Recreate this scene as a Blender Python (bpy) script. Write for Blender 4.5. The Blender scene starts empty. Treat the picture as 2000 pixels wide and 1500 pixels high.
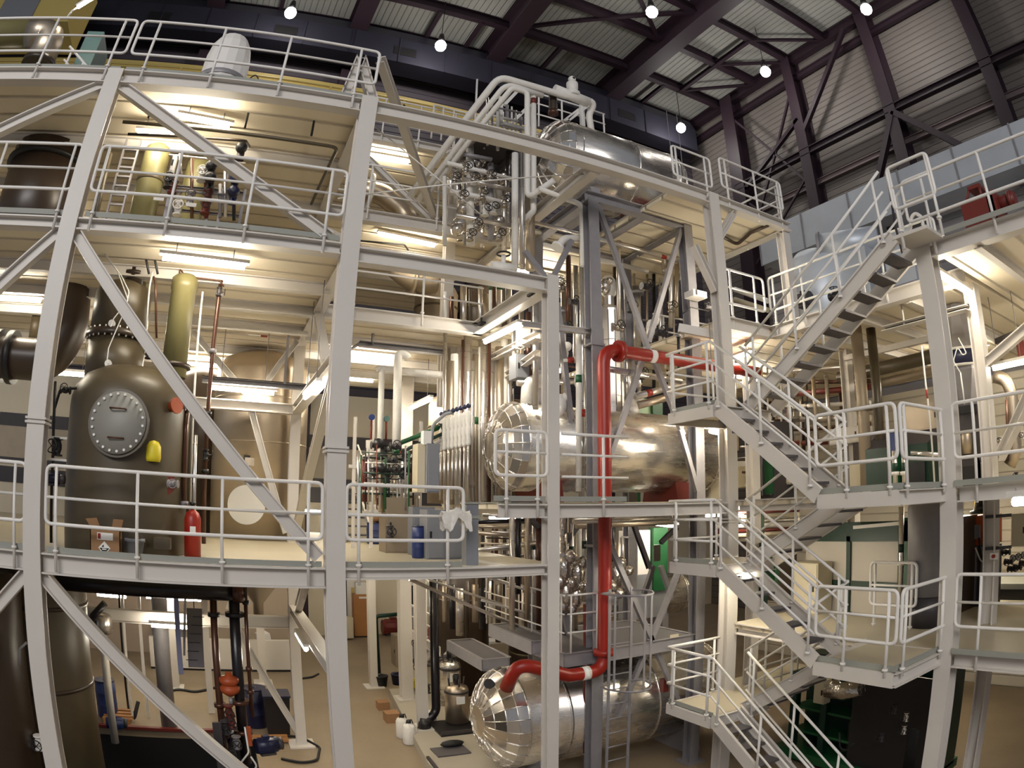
import bpy, bmesh, math, random
import numpy as np
from mathutils import Vector, Matrix
random.seed(7)
SC = bpy.context.scene
COL = SC.collection

# ------------------------------------------------------------------ camera
EYE = 5.25                                  # eye height above the hall floor (m)
CA, CB, CC = 0.785884187, 0.0223523847, -0.00328935114   # lens: angle = CA r + CB r^3 + CC r^5 (r in 1000 px)
PCX, PCY = 1052.30107, 809.684278
YAW, PITCH, ROLL = 0.480854864, 0.143817263, 0.00110480951
_cy, _sy = math.cos(YAW), math.sin(YAW)
FWD = Vector((_sy*math.cos(PITCH), _cy*math.cos(PITCH), math.sin(PITCH)))
RGT = Vector((_cy, -_sy, 0)); UPV = RGT.cross(FWD)
RGT, UPV = RGT*math.cos(ROLL)+UPV*math.sin(ROLL), -RGT*math.sin(ROLL)+UPV*math.cos(ROLL)
cd = bpy.data.cameras.new('camera'); cam = bpy.data.objects.new('camera', cd); COL.objects.link(cam)
cam.matrix_world = Matrix(((RGT.x, UPV.x, -FWD.x, 0), (RGT.y, UPV.y, -FWD.y, 0), (RGT.z, UPV.z, -FWD.z, EYE), (0, 0, 0, 1)))
cd.type = 'PANO'; cd.panorama_type = 'FISHEYE_LENS_POLYNOMIAL'
cd.sensor_width = 36; cd.fisheye_fov = math.radians(200); cd.clip_end = 300; cd.clip_start = 0.1
for _i, _k in enumerate((0, -0.04369776, 1.494344e-05, -5.745387e-06, 9.792437e-08)):
    setattr(cd, 'fisheye_polynomial_k%d' % _i, _k)
cd.shift_x = (1000-PCX)/2000; cd.shift_y = (PCY-750)/1500
SC.camera = cam
# ------------------------------------------------------------------ world, exposure, front fill light
W = bpy.data.worlds.new('world'); SC.world = W; W.use_nodes = True
W.node_tree.nodes['Background'].inputs[0].default_value = (0.80, 0.86, 1.0, 1)
W.node_tree.nodes['Background'].inputs[1].default_value = 0.16
vs = SC.view_settings
vs.view_transform = 'Standard'; vs.look = 'None'; vs.gamma = 1; vs.use_curve_mapping = False; vs.exposure = 0.38
SC.cycles.use_denoising = True
SC.cycles.max_bounces = 6; SC.cycles.diffuse_bounces = 3; SC.cycles.glossy_bounces = 3
SC.cycles.sample_clamp_indirect = 6
def hall_light(loc, size, power, color, target):
    l = bpy.data.lights.new('hall_daylight_fill', 'AREA'); l.shape = 'RECTANGLE'; l.size = size[0]; l.size_y = size[1]
    l.energy = power; l.color = color
    o = bpy.data.objects.new('hall_daylight_fill', l); COL.objects.link(o); o.location = loc
    o.rotation_euler = (Vector(target)-Vector(loc)).to_track_quat('-Z', 'Y').to_euler()
# unseen area light added behind the camera, standing in for high windows
hall_light((-9, -14, 17), (16, 6), 2700, (1.0, 0.97, 0.95), (3, 8, 6))
TUBE_STR, TUBE_COL = 78.0, (1.0, 0.90, 0.72)

# ------------------------------------------------------------------ pixel of the 2000x1500 photo -> point
def ray(px, py):
    dx, dy = px-PCX, py-PCY
    r = math.hypot(dx, dy)/1000
    th = CA*r+CB*r**3+CC*r**5
    s = math.sin(th)/(r*1000+1e-9)
    return RGT*(dx*s)-UPV*(dy*s)+FWD*math.cos(th)
def PY(px, py, Y):
    d = ray(px, py); d *= Y/d.y; return Vector((d.x, d.y, d.z+EYE))
def PX(px, py, X):
    d = ray(px, py); d *= X/d.x; return Vector((d.x, d.y, d.z+EYE))
def PZ(px, py, Z):
    d = ray(px, py); d *= (Z-EYE)/d.z; return Vector((d.x, d.y, Z))

# ------------------------------------------------------------------ materials
def lin(c):
    return tuple((v/255/12.92 if v/255 <= .04045 else ((v/255+.055)/1.055)**2.4) for v in c)
def mat(name, rgb, rough=.5, metal=0., noise=0., nscale=3., bump=0., bscale=30., spec=None):
    m = bpy.data.materials.new(name); m.use_nodes = True; nt = m.node_tree; b = nt.nodes['Principled BSDF']
    c = lin(rgb)
    b.inputs['Base Color'].default_value = (*c, 1); b.inputs['Roughness'].default_value = rough; b.inputs['Metallic'].default_value = metal
    if spec is not None: b.inputs['Specular IOR Level'].default_value = spec
    if noise or bump:
        tc = nt.nodes.new('ShaderNodeTexCoord')
    if noise:
        n = nt.nodes.new('ShaderNodeTexNoise'); n.inputs['Scale'].default_value = nscale; n.inputs['Detail'].default_value = 5
        nt.links.new(tc.outputs['Object'], n.inputs['Vector'])
        mx = nt.nodes.new('ShaderNodeMix'); mx.data_type = 'RGBA'
        mx.inputs[6].default_value = (*[v*(1-noise) for v in c], 1); mx.inputs[7].default_value = (*[min(1, v*(1+noise)) for v in c], 1)
        nt.links.new(n.outputs['Fac'], mx.inputs[0]); nt.links.new(mx.outputs[2], b.inputs['Base Color'])
    if bump:
        n2 = nt.nodes.new('ShaderNodeTexNoise'); n2.inputs['Scale'].default_value = bscale
        nt.links.new(tc.outputs['Object'], n2.inputs['Vector'])
        bp = nt.nodes.new('ShaderNodeBump'); bp.inputs['Strength'].default_value = bump; bp.inputs['Distance'].default_value = .02
        nt.links.new(n2.outputs['Fac'], bp.inputs['Height']); nt.links.new(bp.outputs[0], b.inputs['Normal'])
    return m
def ribbed(name, rgb, axis, pitch, rough=.6, metal=0., depth=.02, noise=.08, line=0.35, nscale=.6):
    """sheet with ribs: dark joints every `pitch` metres across `axis`, relief from the same wave"""
    m = mat(name, rgb, rough, metal, noise, nscale); nt = m.node_tree; b = nt.nodes['Principled BSDF']
    tc = nt.nodes.new('ShaderNodeTexCoord'); sp = nt.nodes.new('ShaderNodeSeparateXYZ'); nt.links.new(tc.outputs['Object'], sp.inputs[0])
    d = nt.nodes.new('ShaderNodeMath'); d.operation = 'DIVIDE'; d.inputs[1].default_value = pitch; nt.links.new(sp.outputs[axis], d.inputs[0])
    f = nt.nodes.new('ShaderNodeMath'); f.operation = 'FRACT'; nt.links.new(d.outputs[0], f.inputs[0])
    r = nt.nodes.new('ShaderNodeValToRGB'); r.color_ramp.elements[0].position = 0; r.color_ramp.elements[0].color = (0, 0, 0, 1)
    r.color_ramp.elements[1].position = .10; r.color_ramp.elements[1].color = (1, 1, 1, 1)
    e = r.color_ramp.elements.new(.9); e.color = (1, 1, 1, 1); e = r.color_ramp.elements.new(1); e.color = (0, 0, 0, 1)
    nt.links.new(f.outputs[0], r.inputs[0])
    bp = nt.nodes.new('ShaderNodeBump'); bp.inputs['Strength'].default_value = 1; bp.inputs['Distance'].default_value = depth
    nt.links.new(r.outputs[0], bp.inputs['Height']); nt.links.new(bp.outputs[0], b.inputs['Normal'])
    if line:
        src = b.inputs['Base Color'].links[0].from_socket
        mm = nt.nodes.new('ShaderNodeMix'); mm.data_type = 'RGBA'; mm.blend_type = 'MULTIPLY'
        mr = nt.nodes.new('ShaderNodeMapRange'); mr.inputs[1].default_value = 0; mr.inputs[2].default_value = 1; mr.inputs[3].default_value = 1-line; mr.inputs[4].default_value = 1
        nt.links.new(r.outputs[0], mr.inputs[0]); mm.inputs[0].default_value = 1
        nt.links.new(src, mm.inputs[6]); nt.links.new(mr.outputs[0], mm.inputs[7]); nt.links.new(mm.outputs[2], b.inputs['Base Color'])
    return m
def checker_floor(name, rgb, scale, rough=.45, metal=0., noise=.12):
    m = mat(name, rgb, rough, metal, noise, 1.2); nt = m.node_tree; b = nt.nodes['Principled BSDF']
    tc = nt.nodes.new('ShaderNodeTexCoord'); ck = nt.nodes.new('ShaderNodeTexChecker'); ck.inputs['Scale'].default_value = scale
    nt.links.new(tc.outputs['Object'], ck.inputs['Vector'])
    bp = nt.nodes.new('ShaderNodeBump'); bp.inputs['Strength'].default_value = .25; bp.inputs['Distance'].default_value = .004
    nt.links.new(ck.outputs['Fac'], bp.inputs['Height']); nt.links.new(bp.outputs[0], b.inputs['Normal'])
    return m
def emit(name, col, s):
    m = bpy.data.materials.new(name); m.use_nodes = True; nt = m.node_tree; nt.nodes.clear()
    e = nt.nodes.new('ShaderNodeEmission'); e.inputs[0].default_value = (*col, 1); e.inputs[1].default_value = s
    o = nt.nodes.new('ShaderNodeOutputMaterial'); nt.links.new(e.outputs[0], o.inputs[0]); return m
def brushed(name, rgb, rough, scale=(1, 1, 14), amount=.25, noise=.12, nscale=1.2):
    """sheet metal jacket: metallic with streaky roughness and dents"""
    m = mat(name, rgb, rough, 1., noise, nscale, bump=.03, bscale=1.3); nt = m.node_tree; b = nt.nodes['Principled BSDF']; b.inputs['Metallic'].default_value = .94
    tc = nt.nodes.new('ShaderNodeTexCoord'); mp = nt.nodes.new('ShaderNodeMapping'); mp.inputs['Scale'].default_value = scale
    n = nt.nodes.new('ShaderNodeTexNoise'); n.inputs['Scale'].default_value = 2.5; n.inputs['Detail'].default_value = 4
    nt.links.new(tc.outputs['Object'], mp.inputs[0]); nt.links.new(mp.outputs[0], n.inputs['Vector'])
    mr = nt.nodes.new('ShaderNodeMapRange'); mr.inputs[3].default_value = max(.04, rough-amount/2); mr.inputs[4].default_value = rough+amount/2
    nt.links.new(n.outputs['Fac'], mr.inputs[0]); nt.links.new(mr.outputs[0], b.inputs['Roughness'])
    return m
M = {}
M['paint'] = mat('white_steel_paint', (210, 204, 196), .45, 0, .04, 2.5)
M['rail'] = mat('rail_paint', (232, 228, 222), .4)
M['toe'] = mat('grey_green_toe_plate', (150, 151, 142), .6, 0, .06, 3)
M['soffit'] = ribbed('ribbed_deck_soffit', (226, 214, 190), 1, .55, .6, 0, .05, .05, .22)
M['deck'] = checker_floor('cream_checker_plate', (186, 176, 152), 26)
M['grate'] = checker_floor('grey_grating', (92, 88, 90), 60, .6, .3, .15)
M['concrete'] = mat('stained_concrete', (138, 122, 100), .55, 0, .34, .7, .15, 18)
M['purple'] = mat('dark_purple_steel', (40, 25, 35), .55, 0, .10, 1.5)
M['roofsheet'] = ribbed('roof_sheet', (158, 158, 152), 0, .30, .6, 0, .03, .06, .22)
M['cladding'] = ribbed('wall_cladding', (110, 103, 98), 2, .33, .6, 0, .03, .08, .30)
M['backclad'] = ribbed('back_wall_cladding', (66, 59, 66), 2, .33, .6, 0, .03, .08, .25)
M['cream'] = mat('cream_wall', (222, 210, 186), .7, 0, .04, 1)
M['ductblue'] = mat('blue_grey_duct', (46, 45, 56), .45, .3, .12, .8)
M['galv'] = mat('galvanised_sheet', (196, 202, 210), .45, .35, .14, 1.5, .05, 3)
M['galvsteel'] = mat('galvanised_steel', (146, 143, 146), .5, .3, .16, 6)
M['darkgrey'] = mat('dark_grey_steel', (70, 66, 68), .5, .3, .1, 4)
M['steel'] = brushed('polished_jacket', (236, 230, 222), .26, (1, 1, 6), .2, .05)
M['steeldull'] = brushed('dull_stainless', (196, 182, 162), .38, (1, 1, 10), .2, .12)
M['alu'] = brushed('aluminium_pipe_jacket', (226, 220, 214), .30, (1, 1, 8), .2, .06)
M['headpanel'] = mat('polished_head_panel', (232, 226, 218), .16, .95)
M['white'] = mat('white_lagging', (230, 226, 218), .6, 0, .06, 12, .35, 22)
M['foil'] = mat('crumpled_foil', (216, 208, 198), .25, 1., .15, 9, .9, 14)
M['red'] = mat('red_pipe_paint', (150, 33, 18), .38, 0, .06, 4)
M['redox'] = mat('red_oxide_steel', (108, 38, 30), .5, 0, .1, 4)
M['orange'] = mat('orange_paint', (170, 76, 36), .45, 0, .1, 5)
M['green'] = mat('green_paint', (18, 78, 42), .45, 0, .08, 4)
M['dkgreen'] = mat('dark_green_paint', (12, 48, 34), .45, 0, .08, 4)
M['blue'] = mat('blue_plastic', (34, 50, 100), .4, 0, .06, 4)
M['navy'] = mat('navy_plastic', (26, 30, 62), .4)
M['teal'] = mat('teal_machine_paint', (80, 110, 108), .5, 0, .08, 4)
M['yellow'] = mat('yellow_crane_paint', (198, 176, 104), .5, 0, .05, 1)
M['yelcap'] = mat('yellow_plastic', (222, 204, 44), .45)
M['frp'] = mat('olive_brown_resin', (80, 70, 52), .38, 0, .22, 2.2)
M['frplight'] = mat('yellow_green_resin', (122, 115, 76), .35, 0, .14, 3)
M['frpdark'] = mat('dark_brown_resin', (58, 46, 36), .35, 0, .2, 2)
M['coppery'] = mat('copper_brown_pipe', (86, 56, 42), .28, .35, .12, 5)
M['blackpipe'] = mat('black_lagged_pipe', (26, 22, 26), .3, 0, .1, 4)
M['black'] = mat('black_iron', (22, 20, 22), .45)
M['rubber'] = mat('black_rubber', (18, 18, 20), .6)
M['wood'] = mat('orange_wood', (172, 120, 72), .5, 0, .08, 2)
M['pallet'] = mat('pallet_wood', (170, 120, 70), .7, 0, .15, 6)
M['cardboard'] = mat('cardboard', (150, 114, 80), .8, 0, .06, 6)
M['paper'] = mat('white_paper', (236, 234, 228), .7)
M['greybox'] = mat('grey_cabinet', (126, 128, 134), .5, 0, .05, 3)
M['beigebox'] = mat('beige_cabinet', (206, 196, 170), .5, 0, .04, 3)
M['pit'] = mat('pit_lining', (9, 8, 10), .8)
M['film'] = mat('clear_film', (222, 216, 206), .35, 0, .1, 8, .5, 10)
M['cone'] = mat('stained_hopper_steel', (150, 136, 116), .5, .4, .12, 2)
M['tube'] = emit('fluorescent_tube', TUBE_COL, TUBE_STR)
M['bulb'] = emit('bulb_glow', (1.0, .95, .88), 30)

# ------------------------------------------------------------------ mesh builder
class MB:
    def __init__(s): s.v = []; s.f = []; s.sm = []
    def add(s, v, f, sm=False):
        o = len(s.v); s.v += [tuple(p) for p in v]; s.f += [tuple(i+o for i in q) for q in f]
        s.sm += ([sm]*len(f) if isinstance(sm, bool) else sm); return s
    def box(s, a, b):
        (x0, y0, z0), (x1, y1, z1) = [min(p, q) for p, q in zip(a, b)], [max(p, q) for p, q in zip(a, b)]
        return s.add([(x0, y0, z0), (x1, y0, z0), (x1, y1, z0), (x0, y1, z0), (x0, y0, z1), (x1, y0, z1), (x1, y1, z1), (x0, y1, z1)],
                     [(0, 3, 2, 1), (4, 5, 6, 7), (0, 1, 5, 4), (1, 2, 6, 5), (2, 3, 7, 6), (3, 0, 4, 7)])
    def obox(s, c, size, ax, az=Vector((0, 0, 1))):
        """box centred at c; ax = local x direction, az = local up"""
        ax = Vector(ax).normalized(); az = Vector(az); ay = az.cross(ax).normalized(); az = ax.cross(ay).normalized(); c = Vector(c)
        v = [c+ax*(i*size[0]/2)+ay*(j*size[1]/2)+az*(k*size[2]/2) for k in (-1, 1) for i, j in ((-1, -1), (1, -1), (1, 1), (-1, 1))]
        return s.add(v, [(0, 3, 2, 1), (4, 5, 6, 7), (0, 1, 5, 4), (1, 2, 6, 5), (2, 3, 7, 6), (3, 0, 4, 7)])
    def prism(s, pts, d):
        """planar polygon pts extruded by vector d"""
        n = len(pts); d = Vector(d); pts = [Vector(p) for p in pts]
        f = [tuple(range(n))[::-1], tuple(range(n, 2*n))]+[(i, (i+1) % n, n+(i+1) % n, n+i) for i in range(n)]
        return s.add(pts+[p+d for p in pts], f)
    def beam(s, p0, p1, prof, up=(0, 0, 1)):
        p0, p1 = Vector(p0), Vector(p1); t = (p1-p0).normalized(); up = Vector(up)
        u = t.cross(up)
        if u.length < 1e-4: u = t.cross(Vector((0, 1, 0)))
        u.normalize(); v = u.cross(t).normalized(); n = len(prof)
        a = [p0+u*x+v*y for x, y in prof]; b = [p1+u*x+v*y for x, y in prof]
        return s.add(a+b, [tuple(range(n))[::-1], tuple(range(n, 2*n))]+[(i, (i+1) % n, n+(i+1) % n, n+i) for i in range(n)])
    def tube(s, pts, r, n=10, bend=0., caps=True, closed=False):
        P = [Vector(p) for p in pts]
        if bend: P = fillet(P, bend, closed)
        m = len(P); rings = []; T = []
        for i in range(m):
            if closed: a, b = P[i-1], P[(i+1) % m]
            else: a, b = P[max(i-1, 0)], P[min(i+1, m-1)]
            t = (b-a); T.append(t.normalized() if t.length > 1e-9 else Vector((0, 0, 1)))
        ref = Vector((0, 0, 1)) if abs(T[0].z) < .9 else Vector((1, 0, 0))
        u = T[0].cross(ref).normalized(); v = []
        for i in range(m):
            u = (u-T[i]*u.dot(T[i])); u = u.normalized() if u.length > 1e-6 else T[i].cross(Vector((0, 1, 0.01))).normalized()
            w = T[i].cross(u); rr = r[i] if isinstance(r, (list, tuple)) else r
            v += [P[i]+(u*math.cos(2*math.pi*k/n)+w*math.sin(2*math.pi*k/n))*rr for k in range(n)]
        f = []; sm = []
        for i in range(m if closed else m-1):
            a, b = i*n, ((i+1) % m)*n
            for k in range(n): f.append((a+k, a+(k+1) % n, b+(k+1) % n, b+k)); sm.append(True)
        if caps and not closed:
            f += [tuple(range(n))[::-1], tuple(range((m-1)*n, m*n))]; sm += [False, False]
        return s.add(v, f, sm)
    def lathe(s, prof, o, axis=(0, 0, 1), n=24, smooth=True):
        """prof: (radius, height along axis) from o"""
        o = Vector(o); ax = Vector(axis).normalized(); ref = Vector((1, 0, 0)) if abs(ax.x) < .8 else Vector((0, 0, 1))
        u = (ref-ax*ref.dot(ax)).normalized(); w = ax.cross(u); v = []; f = []; sm = []
        for r, h in prof:
            v += [o+ax*h+(u*math.cos(2*math.pi*k/n)+w*math.sin(2*math.pi*k/n))*max(r, 1e-4) for k in range(n)]
        for i in range(len(prof)-1):
            flat = abs(prof[i][1]-prof[i+1][1]) < 1e-4
            for k in range(n):
                f.append((i*n+k, i*n+(k+1) % n, (i+1)*n+(k+1) % n, (i+1)*n+k)); sm.append(smooth and not flat)
        f += [tuple(range(n))[::-1], tuple(range((len(prof)-1)*n, len(prof)*n))]; sm += [False, False]
        return s.add(v, f, sm)
    def cyl(s, p0, p1, r, n=16):
        d = Vector(p1)-Vector(p0); return s.lathe([(r, 0), (r, d.length)], p0, d, n)
    def ball(s, c, r, n=14, sc=(1, 1, 1)):
        m = max(6, n//2); v = []; f = []
        for i in range(m+1):
            a = math.pi*i/m
            for k in range(n):
                b = 2*math.pi*k/n; v.append(Vector(c)+Vector((r*sc[0]*max(math.sin(a), 1e-3)*math.cos(b), r*sc[1]*max(math.sin(a), 1e-3)*math.sin(b), -r*sc[2]*math.cos(a))))
        for i in range(m):
            for k in range(n): f.append((i*n+k, i*n+(k+1) % n, (i+1)*n+(k+1) % n, (i+1)*n+k))
        f += [tuple(range(n))[::-1], tuple(range(m*n, m*n+n))]
        return s.add(v, f, True)
    def build(s, name, m, parent=None, kind=None):
        me = bpy.data.meshes.new(name); o = bpy.data.objects.new(name, me); COL.objects.link(o)
        V = np.array(s.v, float)
        if parent is None:
            off = Vector(((V[:, 0].min()+V[:, 0].max())/2, (V[:, 1].min()+V[:, 1].max())/2, V[:, 2].min())); o.location = off
        else:
            off = WORLD[parent.name]; o.parent = parent
            WORLD[o.name] = off
        if parent is None: WORLD[o.name] = off
        me.from_pydata([(x-off.x, y-off.y, z-off.z) for x, y, z in s.v], [], s.f)
        me.polygons.foreach_set('use_smooth', s.sm)
        me.materials.append(M[m] if isinstance(m, str) else m)
        if kind: o['kind'] = kind
        return o
WORLD = {}
def fillet(P, R, closed=False, k=5):
    out = []; m = len(P)
    for i in range(m):
        if not closed and i in (0, m-1): out.append(P[i]); continue
        a, b, c = P[i-1], P[i], P[(i+1) % m]; d0 = (a-b); d1 = (c-b)
        l0, l1 = d0.length, d1.length
        if l0 < 1e-6 or l1 < 1e-6: continue
        d0 /= l0; d1 /= l1; ang = math.acos(max(-1, min(1, d0.dot(d1))))
        if ang > math.pi-.03: out.append(b); continue
        t = min(R/math.tan(ang/2), .49*l0, .49*l1); A, B = b+d0*t, b+d1*t
        for j in range(k+1):
            s = j/k; out.append(A*(1-s)**2+b*2*s*(1-s)+B*s*s)
    return out
def hprof(w, h, tf=.018, tw=.012):
    a, b = w/2, h/2
    return [(-a, -b), (a, -b), (a, -b+tf), (tw/2, -b+tf), (tw/2, b-tf), (a, b-tf), (a, b), (-a, b), (-a, b-tf), (-tw/2, b-tf), (-tw/2, -b+tf), (-a, -b+tf)]
def rprof(w, h): return [(-w/2, -h/2), (w/2, -h/2), (w/2, h/2), (-w/2, h/2)]
def cprof(w, h, t=.014): return [(-w/2, -h/2), (w/2, -h/2), (w/2, -h/2+t), (-w/2+t, -h/2+t), (-w/2+t, h/2-t), (w/2, h/2-t), (w/2, h/2), (-w/2, h/2)]
def tag(o, label, cat, group=None):
    o['label'] = label; o['category'] = cat
    if group: o['group'] = group
    return o
def thing(name, label, cat, loc=(0, 0, 0), group=None):
    o = bpy.data.objects.new(name, None); COL.objects.link(o); o.location = loc; o.empty_display_size = .1
    WORLD[o.name] = Vector(loc); return tag(o, label, cat, group)
def struct(name, mb, m): return mb.build(name, m, kind='structure')
def steel(name, p0, p1, label, cat, prof=None, m='paint', up=(0, 0, 1), group=None, base=None):
    """one rolled steel member (column, beam, brace); base adds a foot plate part"""
    b = MB().beam(p0, p1, prof or hprof(.2, .22), up)
    if base:
        t = thing(name, label, cat, p0, group); b.build('shaft', m, t)
        x, y, z = p0; MB().box((x-base/2, y-base/2, z), (x+base/2, y+base/2, z+.035)).build('base_plate', m, t); return t
    return tag(b.build(name, m), label, cat, group)
ORD = 'first second third fourth fifth sixth seventh eighth ninth tenth eleventh twelfth thirteenth fourteenth fifteenth sixteenth'.split()
# ================================================================== HALL
ROOF, XR, YB = 28.0, 23.7, 25.6
PITX0, PITX1, PITY0, PITY1 = -7.0, 0.35, 8.6, 14.4
fl = MB()
for x0, x1, y0, y1 in ((-16, XR, -6, PITY0), (-16, PITX0, PITY0, PITY1), (PITX1, XR, PITY0, PITY1), (-16, XR, PITY1, YB)):
    fl.box((x0, y0, -.2), (x1, y1, 0))
struct('floor', fl, 'concrete')
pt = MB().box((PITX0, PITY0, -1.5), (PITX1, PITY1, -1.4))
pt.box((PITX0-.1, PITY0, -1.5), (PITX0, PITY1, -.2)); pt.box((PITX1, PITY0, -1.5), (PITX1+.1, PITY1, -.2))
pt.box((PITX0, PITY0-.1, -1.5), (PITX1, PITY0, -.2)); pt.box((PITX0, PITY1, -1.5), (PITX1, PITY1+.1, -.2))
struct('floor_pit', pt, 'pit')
tag(MB().box((PITX0, PITY1-.06, -.02), (PITX1, PITY1+.06, .05)).build('pit_kerb', 'redox'), 'low red-brown steel kerb along the far rim of the dark floor pit', 'kerb')
struct('wall_back', MB().box((-22, YB, 9.6), (XR+.3, YB+.3, ROOF)), 'backclad')
struct('wall_back_lower', MB().box((-22, YB, 0), (XR+.3, YB+.3, 9.6)), 'cream')
struct('wall_right', MB().box((XR, -6, 0), (XR+.3, YB, ROOF)), 'cladding')
struct('ceiling', MB().box((-22, -2, ROOF), (XR+.3, YB+.3, ROOF+.15)), 'roofsheet')
# window strips and panel strips of the lower back wall
for i, (z0, z1, m) in enumerate(((7.45, 7.95, 'darkgrey'), (6.0, 6.25, 'darkgrey'), (5.3, 5.9, 'darkgrey'))):
    struct('trim_%d' % (i+1), MB().box((-10, YB-.06, z0), (11, YB, z1)), m)
struct('trim_4', MB().box((-10, YB-.05, 6.25), (11, YB, 7.45)), mat('weathered_board', (178, 166, 146), .7, 0, .15, 2))
struct('wall_right_lower', MB().box((17.0, -4, 0), (17.2, 16, 8.3)), ribbed('light_siding', (206, 198, 182), 2, .3, .6, 0, .02, .05, .25))
# roof girders, purlins, wall columns, girts
for i, gx in enumerate((-4.1, 2.9, 9.85, 16.8)):
    steel('roof_girder', (gx, 2, ROOF-.77), (gx, YB, ROOF-.77), 'dark purple roof girder, %s from the right wall' % ('fourth', 'third', 'second', 'first')[i], 'girder', hprof(.85, 1.5, .06, .04), 'purple', group='deep purple girders under the roof')
for i, py in enumerate((22.1, 19.1, 16.4, 13.8, 11.1, 8.4, 5.8)):
    steel('roof_purlin', (-20, py, ROOF-.28), (XR, py, ROOF-.28), 'dark purple roof purlin crossing the girders, %s from the back wall' % ORD[i], 'purlin', hprof(.32, .52, .03, .02), 'purple', group='purlins under the roof')
steel('eaves_beam', (-20, 24.95, ROOF-.45), (XR, 24.95, ROOF-.45), 'dark purple beam where the roof meets the duct on the back wall', 'beam', hprof(.5, .9, .05, .04), 'purple')
steel('eaves_beam', (XR-.35, -4, ROOF-.35), (XR-.35, YB, ROOF-.35), 'dark purple beam where the roof meets the right wall', 'beam', hprof(.4, .6, .05, .04), 'purple')
steel('eaves_beam', (XR-.3, -4, ROOF-1.55), (XR-.3, YB, ROOF-1.55), 'second purple beam just below the roof edge on the right wall', 'beam', hprof(.25, .35, .03, .02), 'purple')
for i, cy in enumerate((21.2, 16.4, 11.1, 5.8, .5)):
    w = .62 if i else .9
    steel('hall_column', (XR-.45, cy, 0), (XR-.45, cy, ROOF-.4), 'tall dark purple column on the right wall, %s from the back corner' % ORD[i], 'column', hprof(w, .8, .05, .035), 'purple', up=(1, 0, 0), group='purple columns on the right wall')
for i, cx in enumerate((-11.1, -4.1, 2.9, 9.85, 16.8)):
    steel('hall_column', (cx, YB-.3, 0), (cx, YB-.3, ROOF-.9), 'dark purple column on the back wall under the %s girder from the left' % ORD[i], 'column', hprof(.5, .55, .05, .035), 'purple', up=(0, 1, 0), group='purple columns on the back wall')
steel('wall_girt', (XR-.7, -4, 21.6), (XR-.7, 21.4, 21.6), 'long purple rail across the right wall at half height of the columns', 'girt', hprof(.3, .38, .04, .03), 'purple')
steel('wall_girt', (XR-.16, -4, 20.1), (XR-.16, 21.4, 20.1), 'thinner purple rail on the right wall below the long one', 'girt', hprof(.2, .3, .03, .02), mat('dusky_wall_rail', (112, 98, 98), .6))
def wbrace(y0, z0, y1, z1, lab, w=.28): steel('wall_brace', (XR-.75, y0, z0), (XR-.75, y1, z1), lab, 'brace', hprof(w, w, .03, .02), 'purple', up=(1, 0, 0), group='purple diagonal braces on the right wall')
wbrace(11.0, 21.4, 13.2, 17.6, 'purple diagonal running down left from the third wall column')
wbrace(11.0, 21.4, 8.1, 18.4, 'purple diagonal running down right from the third wall column')
wbrace(16.2, 22.8, 12.2, 27.2, 'purple diagonal from the second wall column up to the roof edge', .22)
wbrace(16.4, 23.6, 20.6, 21.4, 'purple diagonal from the second wall column down to the first', .2)
wbrace(20.8, 25.8, 16.6, 20.0, 'thin purple wall brace crossing beside the corner column', .12)
wbrace(16.4, 25.6, 20.6, 18.6, 'thin purple wall brace crossing the other way beside the corner column', .12)
wbrace(16.5, 20.4, 20.6, 17.0, 'thin purple brace low on the wall left of the second column', .1)
wbrace(20.6, 20.4, 16.6, 16.0, 'thin purple brace low on the wall crossing its twin', .1)
def rbrace(x0, y0, x1, y1, lab, w=.14): steel('roof_brace', (x0, y0, ROOF-.5), (x1, y1, ROOF-.5), lab, 'brace', hprof(w, w, .02, .015), 'purple', group='thin braces in the roof plane')
rbrace(20.3, 16.4, 20.3, 22.1, 'double purple strut between the purlins right of the first girder', .22)
rbrace(20.3, 19.1, 23.2, 16.4, 'thin roof brace from the strut to the second wall column')
rbrace(20.3, 22.1, 23.2, 19.1, 'thin roof brace from the strut to the corner bay')
rbrace(20.3, 16.4, 23.2, 13.8, 'thin roof brace running to the eaves near the third wall column')
rbrace(9.9, 22.1, 16.8, 16.4, 'long thin roof brace between the first and second girders', .18)
rbrace(16.6, 19.1, 13.2, 16.4, 'roof brace meeting the long one at a bright gusset', .18)
for i, (x0, y0) in enumerate(((12.8, 22.1), (19.2, 22.1), (6.4, 22.1), (8.5, 22.1), (-1, 22.1))):
    rbrace(x0, 24.9, x0, y0, 'short purple roof strut by the back wall, %s' % ('right of the second girder', 'right of the first girder', 'midway between second and third girders', 'just left of the second girder', 'left of the third girder')[i], .2)
# back wall duct with grilles
DT = thing('ventilation_duct', 'blue-grey sheet-metal duct along the top of the back wall', 'duct', (2, 23.9, 24.9))
MB().prism([(-20, 23.6, 24.9), (-20, 24.7, 24.9), (-20, 24.7, 27.2), (-20, 24.0, 27.2), (-20, 23.6, 26.4)], (42.5, 0, 0)).build('casing', 'ductblue', DT)
for sx in [-18+2.3*k for k in range(18)]:
    MB().box((sx, 23.55, 24.88), (sx+.06, 23.6, 26.4)).build('seam_flange', 'ductblue', DT)
for k, vx in enumerate((-6.6, -.45, 5.3, 11.6, 17.6)):
    MB().box((vx-.55, 23.57, 25.35), (vx+.55, 23.6, 25.85)).build('grille', 'black', DT)
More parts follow.
